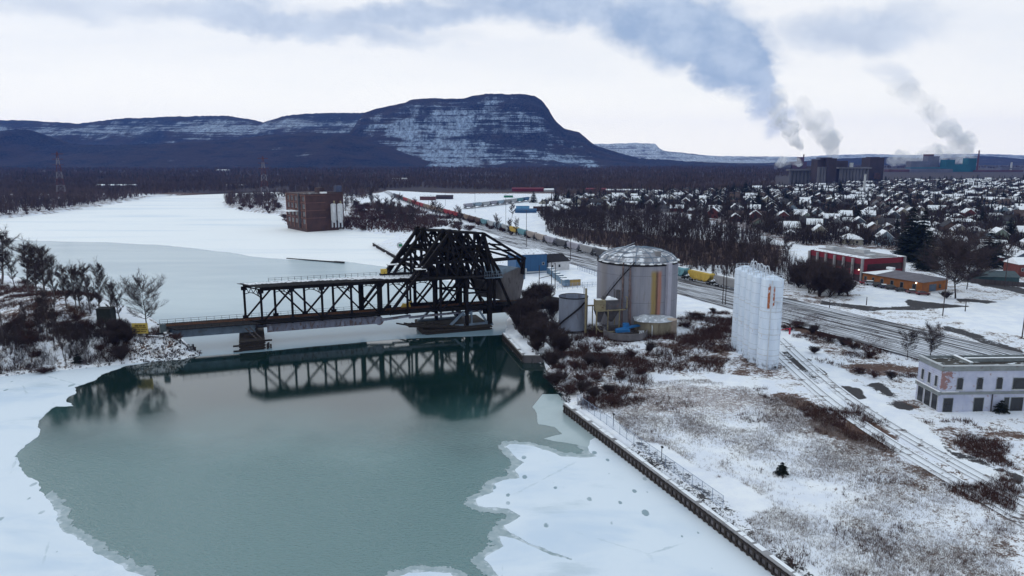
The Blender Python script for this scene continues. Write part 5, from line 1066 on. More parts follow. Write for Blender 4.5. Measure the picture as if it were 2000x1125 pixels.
# hopper cars
DRK = flat('black_undercarriage', (.014, .013, .015), .8, .3, 1)
BODYC = {}
for nm, c in dict(teal=(.12, .26, .30), yellow=(.46, .31, .055), grey=(.26, .255, .265), beige=(.30, .255, .235), charcoal=(.075, .075, .085), lilac_grey=(.30, .29, .34), pale_grey=(.36, .37, .39), tan=(.23, .16, .12), brown=(.085, .045, .04), red=(.30, .025, .03), blue=(.06, .14, .26), pale_blue=(.26, .33, .40)).items(): BODYC[nm] = flat(nm + '_hopper_paint', c, .6, .15, .35, dirt=tuple(x * .6 for x in c), stretch=(1, 1, .4))
def hopper_proto():
    t = empty('hopper_car', (0, 0, 0)); mb = MB()
    prof = [(-7.9, 4.35), (-7.9, 3.5), (-6.0, 1.75), (-3.9, .95), (-3.0, .95), (-1.8, 1.7), (-1.0, .95), (1.0, .95), (1.8, 1.7), (3.0, .95), (3.9, .95), (6.0, 1.75), (7.9, 3.5), (7.9, 4.35), (7.2, 4.75), (-7.2, 4.75)]
    n = len(prof); mb.poly([(x, -1.52 + (.35 if z > 4.5 else 0) + (.5 if z < 1.2 else 0), z) for x, z in prof] + [(x, 1.52 - (.35 if z > 4.5 else 0) - (.5 if z < 1.2 else 0), z) for x, z in prof], [tuple(range(n)), tuple(range(n, 2 * n))[::-1]] + [(i, (i + 1) % n, n + (i + 1) % n, n + i) for i in range(n)])
    for k in range(9):
        for s_ in (-1, 1): mb.box((-6.0 + k * 1.5, s_ * 1.55, 3.15), (.14, .12, 2.3))
    for s_ in (-1, 1): mb.box((0, s_ * 1.56, 4.3), (15.8, .1, .18)); mb.box((0, s_ * 1.56, 2.0), (12, .1, .2))
    mb.build('car_body', BODYC['grey'], t)
    mb = MB(); mb.box((0, 0, 4.8), (13.4, .9, .14)); [mb.box((-5.4 + k * 2.7, 0, 4.92), (2.2, 1.0, .12)) for k in range(5)]; mb.build('roof_hatch', SNOW, t)
    mb = MB(); mb.box((0, 0, 1.15), (17, .5, .35)); mb.box((-8.2, 0, 1.3), (.7, 2.9, .3)); mb.box((8.2, 0, 1.3), (.7, 2.9, .3))
    for sx in (-1, 1):
        for sy in (-1.3, 1.3): mb.beam((sx * 8.3, sy, 1.3), (sx * 7.9, sy, 4.3), .1)
        mb.beam((sx * 8.2, -1.3, 1.4), (sx * 6.3, -1.3, 1.9), .14); mb.beam((sx * 8.2, 1.3, 1.4), (sx * 6.3, 1.3, 1.9), .14)
    mb.build('underframe', DRK, t)
    for x in (-6.3, 6.3):
        mb = MB(); mb.box((x, -.95, .55), (2.6, .2, .4)); mb.box((x, .95, .55), (2.6, .2, .4)); mb.box((x, 0, .7), (.5, 2, .3))
        for dx in (-.9, .9):
            for sy in (-.78, .78): mb.tube([(x + dx, sy - .07, .45), (x + dx, sy + .07, .45)], .45, 12)
        mb.build('bogie', DRK, t)
    return t
proto = hopper_proto(); used = False
s_main = np.concatenate([[0], np.cumsum(np.hypot(*np.diff(mp, axis=0).T))])
def at_s(s): return np.array([np.interp(s, s_main, mp[:, 0]), np.interp(s, s_main, mp[:, 1])]), np.interp(s, s_main, mz)
# distance along the track of the photo's last car (behind the silos)
i0 = int(np.argmin(np.hypot(*(mp - P(1482, 581, 3.2)).T))); s0 = s_main[i0]
SEQ = ['charcoal', 'grey', 'yellow', 'teal', 'grey', 'beige', 'grey', 'charcoal', 'grey', 'lilac_grey', 'charcoal', 'lilac_grey', 'beige', 'beige', 'teal', 'yellow', 'pale_grey', 'pale_blue', 'pale_grey', 'teal', 'brown', 'brown', 'tan', 'tan', 'red', 'red', 'red', 'tan', 'tan', 'tan', 'tan', 'tan', 'red', 'red', 'red', 'red', 'tan', 'tan', 'red', 'red', 'charcoal', 'charcoal', 'brown', 'brown', 'charcoal', 'charcoal']
ORD = ['first', 'second', 'third', 'fourth', 'fifth', 'sixth', 'seventh', 'eighth', 'ninth', 'tenth', 'eleventh', 'twelfth', 'thirteenth', 'fourteenth']
LBL = {0: 'dark hopper car at the near end of the train, behind the white silos', 1: 'grey hopper car between the white silos and the yellow one', 2: 'yellow hopper car between the huge tank and the white silos', 3: 'teal hopper car just emerging from behind the huge tank', 15: 'yellow hopper car before the wood, beyond the white house', 14: 'teal hopper car next to the far yellow one'}
def put_hopper(p_, z, ang, col, label, group):
    global used
    t = proto if not used else copy_tree(proto); used = True
    t.scale = (.78, .88, .88); t.location = (p_[0], p_[1], z); t.rotation_euler = (0, 0, ang); tag(t, label, 'rail car', group)
    b_ = [c for c in t.children if c.name.startswith('car_body')][0]; b_.material_slots[0].link = 'OBJECT'; b_.material_slots[0].material = BODYC[col]
    return t
cnt = {}
for i, col in enumerate(SEQ):
    s_ = s0 + i * 14.4
    if s_ > s_main[-1] - 10: break
    p_, z = at_s(s_); p2, _ = at_s(s_ + 2); a = math.atan2(*(p2 - p_)[::-1]); cnt[col] = cnt.get(col, 0) + 1
    put_hopper(p_, z + .56, a, col, LBL.get(i, f"{col.replace('_', ' ')} covered hopper car, {ORD[min(13, cnt[col] - 1)]} {col.replace('_', ' ')} one counting from the white silos"), 'covered hopper cars of the long freight train')
tp = poly_pts([(905, 408), (960, 402), (1000, 397), (1050, 391)], 3.2, 2); st = np.concatenate([[0], np.cumsum(np.hypot(*np.diff(tp, axis=0).T))])
SEQ2 = ['lilac_grey', 'pale_blue', 'pale_grey', 'lilac_grey', 'pale_blue', 'grey', 'pale_grey', 'teal', 'blue']
for i, col in enumerate(SEQ2):
    s_ = 8 + i * 14.4
    if s_ > st[-1] - 8: break
    p_ = np.array([np.interp(s_, st, tp[:, 0]), np.interp(s_, st, tp[:, 1])]); p2 = np.array([np.interp(s_ + 2, st, tp[:, 0]), np.interp(s_ + 2, st, tp[:, 1])])
    put_hopper(p_, gz(*p_) + .62, math.atan2(*(p2 - p_)[::-1]), col, f"{col.replace('_', ' ')} hopper car, {ORD[i]} from the left in the short far string", 'hopper cars standing in the far rail yard')

# ------------------------------------------------------------ poles, masts, wires, pylons
POLEM = flat('weathered_pole', (.055, .042, .042), .9, .3, 1.5)
def pole(px, pb, pt, label, arms=1, z=3.0, name='utility_pole', wd=.16, lamp=False):
    c = gp(px, pb, z); a, e = AE(px, pt); h_ = CAMH + e * c[1] - c[2]; t = empty(name, c, random.uniform(-.3, .3), label, 'pole')
    mb = MB(); mb.tube([(0, 0, -.3), (0, 0, h_)], [wd, wd * .7], 8); mb.build('shaft', POLEM, t)
    for k in range(arms): mb = MB(); mb.beam((-1.2, -.12, h_ - .5 - k * .9), (1.2, -.12, h_ - .5 - k * .9), .12); [mb.box((x, -.12, h_ - .36 - k * .9), (.1, .1, .2)) for x in (-1.1, -.6, .6, 1.1)]; mb.build('crossarm', POLEM, t)
    if lamp: mb = MB(); mb.beam((0, 0, h_ - .1), (0, -1.6, h_ + .1), .08); mb.box((0, -1.7, h_ + .05), (.3, .7, .14)); mb.build('lamp_head', RIVET, t)
    return Vector((c[0], c[1], c[2] + h_ - .4))
PP = {}
for k, (px, pb, pt, lb, ar) in enumerate(((1411, 596, 528, 'left pole of the double pole between the huge tank and the silos', 1), (1416.5, 597, 530, 'right pole of the double pole between the huge tank and the silos', 1), (1114, 511, 425, 'tall wooden pole behind the white house by the freight train', 1), (1028, 484, 410, 'wooden pole behind the blue shed', 1), (1841, 617, 521, 'leaning wooden pole on the snow in front of the big bare tree', 1),
        (1996, 660, 492, 'tall wooden pole at the very edge of the view above the brick building', 1), (1578, 470, 440, 'thin pole behind the red building corner', 0), (1962, 560, 500, 'pole standing beside the board fence', 1), (1620, 602, 585, 'short signal post beside the tracks', 0), (1885, 608, 590, 'short sign post on the snowy verge', 0), (8, 676, 566, 'dark slim pole on the bank nearest the left bank track', 0), (1692, 596, 580, 'short marker post on the snow below the parked cars', 0),
        (1165, 470, 402, 'pole at the edge of the leafless wood', 1), (1053, 568, 518, 'left post of the dark crossbar frame in the yard', 0), (1077, 566, 512, 'right post of the dark crossbar frame in the yard', 0), (1084, 568, 514, 'slim yard lamp post before the white house', 0), (1140, 610, 560, 'slim pipe post beside the open tank', 0))):
    PP[px] = pole(px, pb, pt, lb, ar, lamp=(px == 1084))
for px, pb, pt in ((778, 430, 388), (800, 436, 396), (838, 425, 384), (928, 415, 360), (988, 440, 380), (870, 402, 372)): pole(px, pb, pt, f"slim yard light mast {('farthest left', 'second from left', 'third from left', 'tallest, beside the short hopper string', 'nearest the wood', 'standing farthest back')[(778, 800, 838, 928, 988, 870).index(px)]} along the far rail yard", 0, name='light_mast', wd=.13, lamp=True)
WIR = flat('black_cable', (.02, .02, .022), .6, .1, 1)
def wire(a, b_, sag, label):
    pts = [a.lerp(b_, t_) - Vector((0, 0, sag * 4 * t_ * (1 - t_))) for t_ in np.linspace(0, 1, 14)]; mb = MB(); mb.tube(pts, .035, 4); tag(mb.build('overhead_wire', WIR), label, 'cable', 'overhead wires over the rail yard')
wire(PP[1028], PP[1114], 1.2, 'overhead wire from the blue shed pole to the white house pole'); wire(PP[1114], PP[1411], 2.0, 'overhead wire sagging above the huge tank dome'); wire(PP[1165], PP[1416.5], 2.2, 'overhead wire from the wood edge to the double pole')
mb = MB(); a = PP[1053]; b_ = PP[1077]; mb.beam(a - Vector((0, 0, 4.4)), b_ - Vector((0, 0, 4.4)), .2); tag(mb.build('crossbar', POLEM), 'dark crossbar spanning two posts in the yard', 'crossbar')
RW = [flat('pylon_red', (.10, .030, .030), .7, .2, .5), flat('pylon_white', (.20, .19, .21), .7, .1, .5)]
def pylon(px, pb, pt, label):
    c = gp(px, pb, 3); a, e = AE(px, pt); h_ = CAMH + e * c[1] - c[2]; t = empty('lattice_pylon', c, .4, label, 'pylon', 'lattice pylons beyond the river'); n = 7
    for k in range(n):
        z0, z1 = h_ * k / n, h_ * (k + 1) / n; w0, w1 = 4.2 * (1 - k / n) + .5, 4.2 * (1 - (k + 1) / n) + .5; mb = MB()
        for sx, sy in ((-1, -1), (1, -1), (1, 1), (-1, 1)): mb.beam((sx * w0, sy * w0, z0), (sx * w1, sy * w1, z1), .26)
        for (ax, ay), (bx, by) in (((-1, -1), (1, -1)), ((1, -1), (1, 1)), ((1, 1), (-1, 1)), ((-1, 1), (-1, -1))):
            mb.beam((ax * w0, ay * w0, z0), (bx * w1, by * w1, z1), .16); mb.beam((bx * w0, by * w0, z0), (ax * w1, ay * w1, z1), .16); mb.beam((ax * w1, ay * w1, z1), (bx * w1, by * w1, z1), .16)
        mb.build('tower_section', RW[(n - k) % 2 == 0], t)
    mb = MB(); [mb.beam((-5.5, 0, h_ * z), (5.5, 0, h_ * z), .5) for z in (.72, .84, .95)]; mb.build('crossarm', RW[0], t)
pylon(518, 389, 305, 'red and white lattice pylon on the point beside the brick mill'); pylon(121, 388, 296, 'faint red lattice pylon among the far trees upriver')

# ------------------------------------------------------------ yellow notice board, hut, box on the left bank
c = gp(275, 659, 5); t = empty('warning_sign', c, .08, 'yellow notice board with dark lettering rows at the end of the bank by the bridge', 'sign'); h0 = px_height(275, 659, 650, c[2]); h1 = px_height(275, 659, 631, c[2])
h0 = 1.0; h1 = 3.7; w_ = 3.9
mb = MB(); mb.box((0, 0, (h0 + h1) / 2), (w_, .1, h1 - h0)); bd = mb.build('board', flat('yellow_sign_board', (.46, .33, .07), .6, .12, 1), t)
mb = MB(); rs = random.Random(5); rows = [(3.05, .42, [.9, .75, .6]), (2.55, .26, [.7, .8, .3, .9]), (2.05, .28, [1.1, .5, .9, .4]), (1.55, .28, [.6, .9, .7, .5])]
for z, hh, ws in rows:
    x = -w_ / 2 + (.75 if z > 3 else .3)
    for w2 in ws:
        k = 0
        while k < w2 - .05: mb.box((x + k + .06, -.065, z), (.10, .03, hh)); k += .155
        x += w2 + .16
mb.build('lettering', flat('dark_brown_lettering', (.035, .022, .01), .8, .1, 1), bd)
for x in (-1.4, 1.4): mb = MB(); mb.beam((x, .1, -.6), (x, .1, h1), .14); mb.build('post', POLEM, t)
c = gp(320, 653, 5.5); t = empty('signal_cabinet', c, .2, 'grey signal cabinet beside a white post at the left end of the bridge', 'cabinet'); mb = MB(); mb.box((0, 0, 1.3), (1.2, 1.0, 2.7)); mb.build('cabinet_body', flat('cabinet_grey', (.07, .09, .10), .6, .2, 1), t); mb = MB(); mb.beam((-.85, 0, -.3), (-.85, 0, 2.6), .14); mb.build('white_post', PALE, t); mb = MB(); mb.box((.5, -.6, .5), (.7, .3, .4)); mb.build('snow_lump', SNOW, t)
c = gp(209, 629, 6); t = empty('dark_shed', c, .1, 'dark windowless shed among the bare trees on the left bank', 'shed'); mb = MB(); mb.box((0, 0, 1.6), (3.6, 3.0, 4.2)); mb.build('wall', flat('dark_green_boards', (.018, .022, .020), .9, .3, .8), t); mb = MB(); mb.box((0, 0, 3.78), (3.9, 3.3, .16)); mb.build('roof', DRK, t)
# abutment with riprap, dead piles
aw = empty('bridge_abutment', (O2[0], O2[1], 0), BANG, 'dark stone abutment carrying the left end of the bridge', 'abutment'); mb = MB(); a_ = q(-22.4, 3.4, 0); mb.box((a_[0], a_[1], 2.2), (2.6, 9.5, 6.2)); mb.build('masonry', CONCD, aw); mb = MB(); mb.box((a_[0] - .4, a_[1], 5.45), (2.0, 9.7, .3)); mb.build('bridge_seat', RIVET, aw)
rs = random.Random(11); V = []; F = []
def rock(V, F, c, r, rs):
    n0 = len(V); 
    for (x, y, z) in ((-1, -.8, -.6), (1, -.9, -.5), (.9, 1, -.6), (-.9, .9, -.6), (-.7, -.6, .6), (.6, -.7, .7), (.8, .6, .5), (-.6, .7, .7)): V.append((c[0] + x * r * rs.uniform(.6, 1.2), c[1] + y * r * rs.uniform(.6, 1.2), c[2] + z * r * rs.uniform(.5, 1)))
    for f in ((3, 2, 1, 0), (4, 5, 6, 7), (0, 1, 5, 4), (1, 2, 6, 5), (2, 3, 7, 6), (3, 0, 4, 7)): F.append([n0 + i for i in f])
for _ in range(520):
    px = rs.uniform(255, 396); py = rs.uniform(664, 700); q_ = P(px, py, 1.2); z = gz(*q_)
    if -.6 < z < 4.6: rock(V, F, (q_[0], q_[1], z), rs.uniform(.18, .55), rs)
for _ in range(260):
    px = rs.uniform(1040, 1112); q_ = P(px, 700 + (px - 1040) * 1.15 + rs.uniform(-14, 10), .6); z = gz(*q_)
    if -.6 < z < 2.4: rock(V, F, (q_[0], q_[1], z), rs.uniform(.15, .45), rs)
for _ in range(240):
    px = rs.uniform(-20, 250); q_ = P(px, 737 - px * .09 + rs.uniform(-7, 2), .3); z = gz(*q_)
    if -.6 < z < 2: rock(V, F, (q_[0], q_[1], z), rs.uniform(.12, .35), rs)
for _ in range(420):
    px = rs.uniform(540, 690); q_ = P(px, 434 + (px - 540) * .13 + rs.uniform(-3, 5), 1.0); z = gz(*q_)
    if -.8 < z < 2.6: rock(V, F, (q_[0], q_[1], z), rs.uniform(.3, 1.0), rs)
ROCKM = flat('snowy_rock', (.07, .06, .065), .9, .4, 1.2, dirt=(.72, .74, .80), dirt_lo=.52, dirt_hi=.58); tag(np_obj('shore_rocks', np.array(V), np.array(F), ROCKM), kind='stuff')
c = P(378, 684, .4)
for dx, dy, hh, lb in ((0, 0, 2.0, 'taller dark timber pile standing at the tip of the bank by the bridge'), (.5, -.1, 1.3, 'shorter dark timber pile beside the taller one at the bank tip')):
    mb = MB(); mb.tube([(c[0] + dx, c[1] + dy, -1), (c[0] + dx, c[1] + dy, hh)], .22, 8); tag(mb.build('mooring_pile', TIMBER), lb, 'pile')
a = P(560, 505, .1); b_ = P(672, 514, .1); mb = MB(); mb.beam((*a, .2), (*b_, .35), .7, .5); mb.beam((*(b_ - (b_ - a) * .16), .5), (*b_, .55), 1.1, .5); tag(mb.build('drift_boom', TIMBER), 'long dark timber boom frozen into the river ice behind the bridge', 'boom')
# ------------------------------------------------------------ trees
BARK = flat('dark_bark', (.040, .030, .031), .95, .4, 1.5); TWIG = flat('bare_twigs', (.052, .036, .038), .95, .35, .25); BIRCH = flat('pale_bark', (.12, .10, .10), .9, .35, 1.2, dirt=(.05, .04, .04))
TWIGB = flat('reddish_twigs', (.060, .028, .026), .95, .4, .25); NEED = flat('spruce_needles', (.009, .014, .012), .95, .5, .6)
class TM:
    """collects triangles of slender branches"""
    def __init__(s): s.V = []; s.F = []
    def stick(s, a, b, r0, r1):
        d = b - a; L = d.length
        if L < 1e-4: return
        d = d / L; u = d.orthogonal().normalized(); v = d.cross(u); n = len(s.V)
        for p, r_ in ((a, r0), (b, r1)):
            for k in range(3): t_ = 2.094 * k; s.V.append(p + (u * math.cos(t_) + v * math.sin(t_)) * r_)
        for k in range(3): j = (k + 1) % 3; s.F.append((n + k, n + j, n + 3 + j)); s.F.append((n + k, n + 3 + j, n + 3 + k))
    def sliver(s, a, b, w_, rs):
        d = (b - a).normalized(); u = d.cross(Vector((rs.uniform(-1, 1), rs.uniform(-1, 1), rs.uniform(-1, 1)))).normalized() * w_ / 2; n = len(s.V)
        s.V += [a - u, a + u, b]; s.F.append((n, n + 1, n + 2))
    def build(s, name, mat, parent=None): return np_obj(name, np.array([tuple(v) for v in s.V]), np.array(s.F), mat, parent)
def bare_tree(seed, H, W, lean=.0, fork=.25, dens=1.0, tw=.035, up=.55, stems=1, nt_=2, mx=1.0):
    """returns (trunk TM, crown TM) of a leafless tree: trunk, limbs, branches, twigs"""
    rs = random.Random(seed); tr = TM(); cr = TM()
    def grow(a, d, L, r_, lev):
        segs = 4 if lev < 2 else 3; p = a.copy(); dr = d.copy()
        for k in range(segs):
            dr = (dr + Vector((rs.gauss(0, .12), rs.gauss(0, .12), rs.gauss(.06 * up * 2, .06)))).normalized(); p2 = p + dr * (L / segs); ra = r_ * (1 - .8 * k / segs); rb = r_ * (1 - .8 * (k + 1) / segs)
            (tr if lev < 2 else cr).stick(p, p2, max(ra, .016), max(rb, .012))
            if lev < 3:
                nb = rs.randint(1, 2) if lev == 1 else rs.randint(2, 3)
                for _ in range(max(1, round(nb * dens))):
                    t_ = rs.random(); o = p.lerp(p2, t_); az = rs.uniform(0, 6.283); sd2 = Vector((math.cos(az), math.sin(az), 0)); c_ = (dr * (.75 + up * .3) + sd2 * rs.uniform(.45, .9)).normalized()
                    grow(o, c_, L * rs.uniform(.32, .55), max(ra * .5, .02), lev + 1)
            else:
                for _ in range(nt_):
                    o = p.lerp(p2, rs.random()); e = (dr + Vector((rs.gauss(0, .7), rs.gauss(0, .7), rs.gauss(.2 * up, .5)))).normalized(); cr.sliver(o, o + e * (.25 + L * rs.uniform(.5, 1.2)), tw, rs)
            p = p2
        cr.sliver(p, p + dr * L * .3, tw, rs)
    for st in range(stems):
        b0 = Vector((rs.gauss(0, .3) * (stems > 1), rs.gauss(0, .3) * (stems > 1), -.2)); ln = Vector((rs.gauss(lean, .05), rs.gauss(0, .05), 1)) if stems == 1 else Vector((rs.gauss(0, .35), rs.gauss(0, .35), 1)); ln.normalize()
        r_ = H * .013 + .04; n = 9; p = b0
        for k in range(n):
            dr = (ln + Vector((rs.gauss(0, .05), rs.gauss(0, .05), 0))).normalized(); p2 = p + dr * H * .86 / n; tr.stick(p, p2, r_ * (1 - .85 * k / n), r_ * (1 - .85 * (k + 1) / n))
            if k / n > fork - .01:
                nb = max(1, round(dens * mx * rs.uniform(1.6, 3.2)))
                for _ in range(nb):
                    f = (k + rs.random()) / n; az = rs.uniform(0, 6.283); env = math.sin(math.pi * min(1, max(.12, (f - fork) / (1.05 - fork))) ** .8) ** .8
                    c_ = Vector((math.cos(az), math.sin(az), up * rs.uniform(.8, 1.6))).normalized(); grow(p.lerp(p2, rs.random()), c_, W * .5 * (env * .9 + .18) * rs.uniform(.75, 1.15), r_ * (1 - .8 * f) * .5, 1 if W > 3 else 2)
            p = p2
        grow(p, ln, H * .16, r_ * .2, 2)
    return tr, cr
def tree_proto(name, seed, H, W, bark, twig, single=False, **k):
    tr, cr = bare_tree(seed, H, W, **k)
    if single:
        n = len(tr.V); tr.V += cr.V; tr.F += [tuple(i + n for i in f) for f in cr.F]; return tr.build(name, twig)
    t = empty(name, (0, 0, 0)); tr.build('trunk', bark, t); cr.build('crown', twig, t); return t
def spruce(name, seed, H, W, dens=1.0, single=True):
    rs = random.Random(seed); tm = TM(); tk = TM(); tk.stick(Vector((0, 0, -.2)), Vector((0, 0, H * .97)), H * .014 + .05, .02); lay = int(H * 2.2)
    for k in range(lay):
        f = (k + rs.random()) / lay; z = H * (.06 + .93 * f); rad = W * .5 * (1 - f) ** .85 * rs.uniform(.75, 1.12) + .12
        for j in range(int((7 + 7 * (1 - f)) * dens)):
            az = rs.uniform(0, 6.283); d = Vector((math.cos(az), math.sin(az), rs.uniform(-.45, -.05))); o = Vector((0, 0, z)); e = o + d * rad; tm.sliver(o, e, .25 + .10 * rad, rs)
            for _ in range(3):
                m_ = o.lerp(e, rs.uniform(.35, 1)); tm.sliver(m_, m_ + Vector((rs.gauss(0, .5), rs.gauss(0, .5), rs.uniform(-.5, .1))) * (.35 + rad * .3), .16 + .05 * rad, rs)
    if single:
        n = len(tm.V); tm.V += tk.V; tm.F += [tuple(i + n for i in f) for f in tk.F]; return tm.build(name, NEED)
    t = empty(name, (0, 0, 0)); tk.build('trunk', BARK, t); tm.build('crown', NEED, t); return t
_first = {}
def plant(proto, loc, rz, sc, label, cat, group):
    """the first call moves the prototype itself, later ones copy it with its parts"""
    t = copy_tree(proto) if proto.name in _first else proto; _first[proto.name] = 1
    t.location = loc; t.rotation_euler = (0, 0, rz); t.scale = sc if isinstance(sc, tuple) else (sc, sc, sc); tag(t, label, cat, group); return t
RB = random.Random(21)
birch = [tree_proto('birch_tree', 100 + k, 13, 5.2, BIRCH, TWIG, fork=.18, up=.95, dens=1.0, tw=.026, nt_=2, mx=1.5) for k in range(3)]
rtree = tree_proto('round_tree', 203, 11, 9.5, BARK, TWIG, fork=.2, up=.6, dens=1.0, tw=.028, nt_=2, mx=1.4)
wide = tree_proto('spreading_tree', 301, 13, 15, BARK, TWIG, fork=.18, up=.5, dens=1.15, tw=.055, nt_=3, mx=1.4)
bush = [tree_proto('bare_bush', 400 + k, 4.0, 4.4, BARK, TWIG, fork=.05, up=.6 + .3 * k, dens=.75, tw=.022, stems=5 - k) for k in range(2)]
wood = [tree_proto('leafless_tree', 500 + k, 12, 5.5, BARK, TWIG, fork=.18, up=.85, dens=.7, tw=.08, single=True, nt_=2, mx=1.5) for k in range(4)]
rbush = [tree_proto('brown_bush', 600 + k, 2.7, 4.4, BARK, TWIGB, fork=.04, up=.35 + .3 * k, dens=.6, tw=.026, stems=5 - k, single=True) for k in range(2)]
sp_near = spruce('spruce_tree', 700, 14, 6.0, 2.0, single=False); sp = [spruce('dark_spruce', 710 + k, 14, 6.2, 1.2) for k in range(2)]
sp_small = spruce('young_spruce', 731, 2.3, 2.6, 2.2, single=False)
def hgt_for(px, pb, pt, z=3.0):
    c = gp(px, pb, z); a, e = AE(px, pt); return c, CAMH + e * c[1] - c[2]
LBT = [(4, 556, 448, 'bare tree at the very left edge of the view on the snowy rise'), (28, 560, 486, 'thin pale birch left of the dense clump on the bank'), (58, 585, 470, 'tallest bare tree of the dense clump on the left bank'), (74, 585, 475, 'bare tree in the middle of the dense clump, against the grey ice'), (90, 588, 478, 'bare tree at the right side of the dense clump on the left bank'), (108, 592, 499, 'slim pale tree just right of the dense clump'), (131, 604, 515, 'bare tree above the brown brush mound, left one of three'), (150, 606, 520, 'low bare tree over the brown mound'),
       (160, 610, 514, 'bare tree over the brown mound, middle one of three'), (178, 612, 512, 'tall bare tree near the dark shed'), (195, 615, 511, 'tallest birch right behind the dark shed'), (217, 622, 551, 'short bare tree beside the dark shed'), (234, 628, 548, 'slim birch standing between the dark shed and the round tree')]
for px, pb, pt, lb in LBT:
    c, h_ = hgt_for(px, pb, pt, 7); k = RB.randrange(3); s = h_ / 12.6; wf = 1.5 if px in (4, 58, 74, 90) else 1.0; plant(birch[k], c, RB.uniform(0, 6.28), (s * wf, s * wf, s), lb, 'tree', 'bare trees on the left bank')
c, h_ = hgt_for(287, 644, 550, 5.5); plant(rtree, c, .6, h_ / 10.6, 'round crowned bare tree standing alone left of the bridge', 'tree', None)
for i, (px, pb, pt) in enumerate(((20, 700, 640), (55, 690, 590), (86, 695, 600), (93, 668, 560), (104, 668, 585), (122, 680, 630), (138, 676, 628), (150, 672, 630), (165, 678, 640), (205, 676, 618), (228, 690, 636), (240, 690, 640), (215, 694, 640), (232, 680, 628))):
    c, h_ = hgt_for(px, pb, pt, 4); s = h_ / 12.6; plant(birch[i % 3], c, RB.uniform(0, 6.28), (s * .8, s * .8, s), f"slender bare sapling on the bank below the track, {ORD[i]} from the left edge", 'tree', 'saplings along the left bank slope') if px != 215 else None
LBB = [(70, 712), (30, 722), (110, 708), (60, 700), (140, 706), (170, 700), (85, 722), (12, 712), (40, 706), (200, 700), (128, 716), (230, 684), (243, 676), (225, 668), (236, 700), (215, 684), (250, 690), (100, 640), (130, 638), (165, 636), (60, 640), (195, 640), (150, 625), (110, 620), (80, 622), (40, 632), (15, 640), (178, 646), (120, 650), (30, 660), (50, 658), (340, 656), (352, 664), (345, 672)]
for i, (px, py) in enumerate(LBB):
    c = gp(px, py, 4); k = i % 2; dk = px > 200 and px < 260; plant(birch[i % 3] if (not dk and py > 650 and i % 3) else (rbush if py < 650 or not dk else bush)[k], c, RB.uniform(0, 6.28), ((.16, .16, RB.uniform(.22, .36)) if (not dk and py > 650 and i % 3) else (RB.uniform(.5, .9), RB.uniform(.5, .9), RB.uniform(.35, .6))) if not dk else RB.uniform(.8, 1.15), 'low leafless bush in the brushy slope of the left bank' if not dk else 'dark dense bush beside the yellow notice board', 'bush', 'bushes on the left bank slope' if not dk else 'dark bushes beside the yellow board')
c = gp(152, 712, 3); plant(sp_small, c, 0, 1.1, 'small dark spruce at the foot of the left bank', 'tree', None)
c = gp(1527, 925, 3); plant(sp_small, c, 2, .95, 'lone little spruce in the dry grass field', 'tree', None)
c = gp(1955, 806, 3); plant(sp_small, (c[0], c[1], c[2]), 1, 1.15, 'small dark evergreen growing against the white brick building', 'tree', None)
# bushes by the bridge end and on the near bank
n = 0
BPOLY = [(990, 600), (1060, 582), (1092, 600), (1092, 660), (1110, 680), (1075, 735), (1052, 705), (1050, 690), (1005, 645)]
while n < 44:
    px, py = RB.uniform(985, 1112), RB.uniform(582, 738)
    if not in_poly(np.array([px]), np.array([py]), [np.array(a, float) for a in BPOLY])[0]: continue
    c = gp(px, py, 2.5)
    if c[2] < .5: continue
    s = RB.uniform(.75, 1.55); plant(bush[n % 2] if n % 3 else birch[n % 3], c, RB.uniform(0, 6.28), s if n % 3 else (s * .36, s * .36, s * .42), 'dark leafless thicket bush between the bridge end and the open tank', 'bush', 'thicket of bare bushes at the bridge end'); n += 1
for i, (px, py) in enumerate([(1085, 752), (1098, 742), (1112, 770), (1134, 768), (1092, 720), (1120, 722), (1150, 712), (1170, 690), (1165, 742), (1190, 770), (1205, 788), (1140, 690), (1180, 720), (1230, 700), (1215, 740), (1265, 690), (1250, 730), (1130, 745), (1158, 775), (1100, 700)]):
    c = gp(px, py, 2.5); plant((bush if i % 3 == 0 else rbush)[i % 2], c, RB.uniform(0, 6.28), (RB.uniform(.5, 1.1), RB.uniform(.5, 1.1), RB.uniform(.4, .75)), 'russet bush on the snowy bank above the wharf corner', 'bush', 'russet bushes above the wharf corner')
for i, (px, py, s) in enumerate([(1540, 645, .9), (1560, 640, 1), (1585, 652, .9), (1600, 660, .8), (1622, 668, 1.0), (1648, 676, .8), (1665, 682, .9), (1700, 700, .9), (1590, 690, .6), (1680, 730, .7), (1705, 738, .7), (1740, 742, .6), (1350, 620, .9), (1372, 622, .8), (1395, 612, .6), (1340, 640, .8)]):
    c = gp(px, py, 3); plant((rbush, rbush, bush)[i % 3][i // 2 % 2], c, RB.uniform(0, 6.28), (s * 1.0, s * .8, s * .62), 'scrubby bush on the snow between the silos and the tracks', 'bush', 'scrub between the silos and the tracks')
for i, (px, pb, pt) in enumerate(((1815, 702, 640), (1772, 698, 650))): c, h_ = hgt_for(px, pb, pt); plant(rtree, c, i * 2 + 1, h_ / 10.6, ('young bare tree right behind the white brick building', 'thin young bare tree left of the white brick building')[i], 'tree', None)
for i, (px, pb, pt) in enumerate(((1560, 562, 520), (1580, 572, 515), (1600, 578, 525), (1620, 580, 520), (1640, 578, 535), (1655, 578, 545), (1570, 556, 510), (1610, 566, 512), (1590, 560, 518), (1632, 570, 532))):
    c, h_ = hgt_for(px, pb, pt); s = h_ / 3.9; plant(bush[i % 2], c, RB.uniform(0, 6.28), s * .92, 'big leafless bush in the clump before the red office building', 'bush', 'clump of big bushes before the red building')
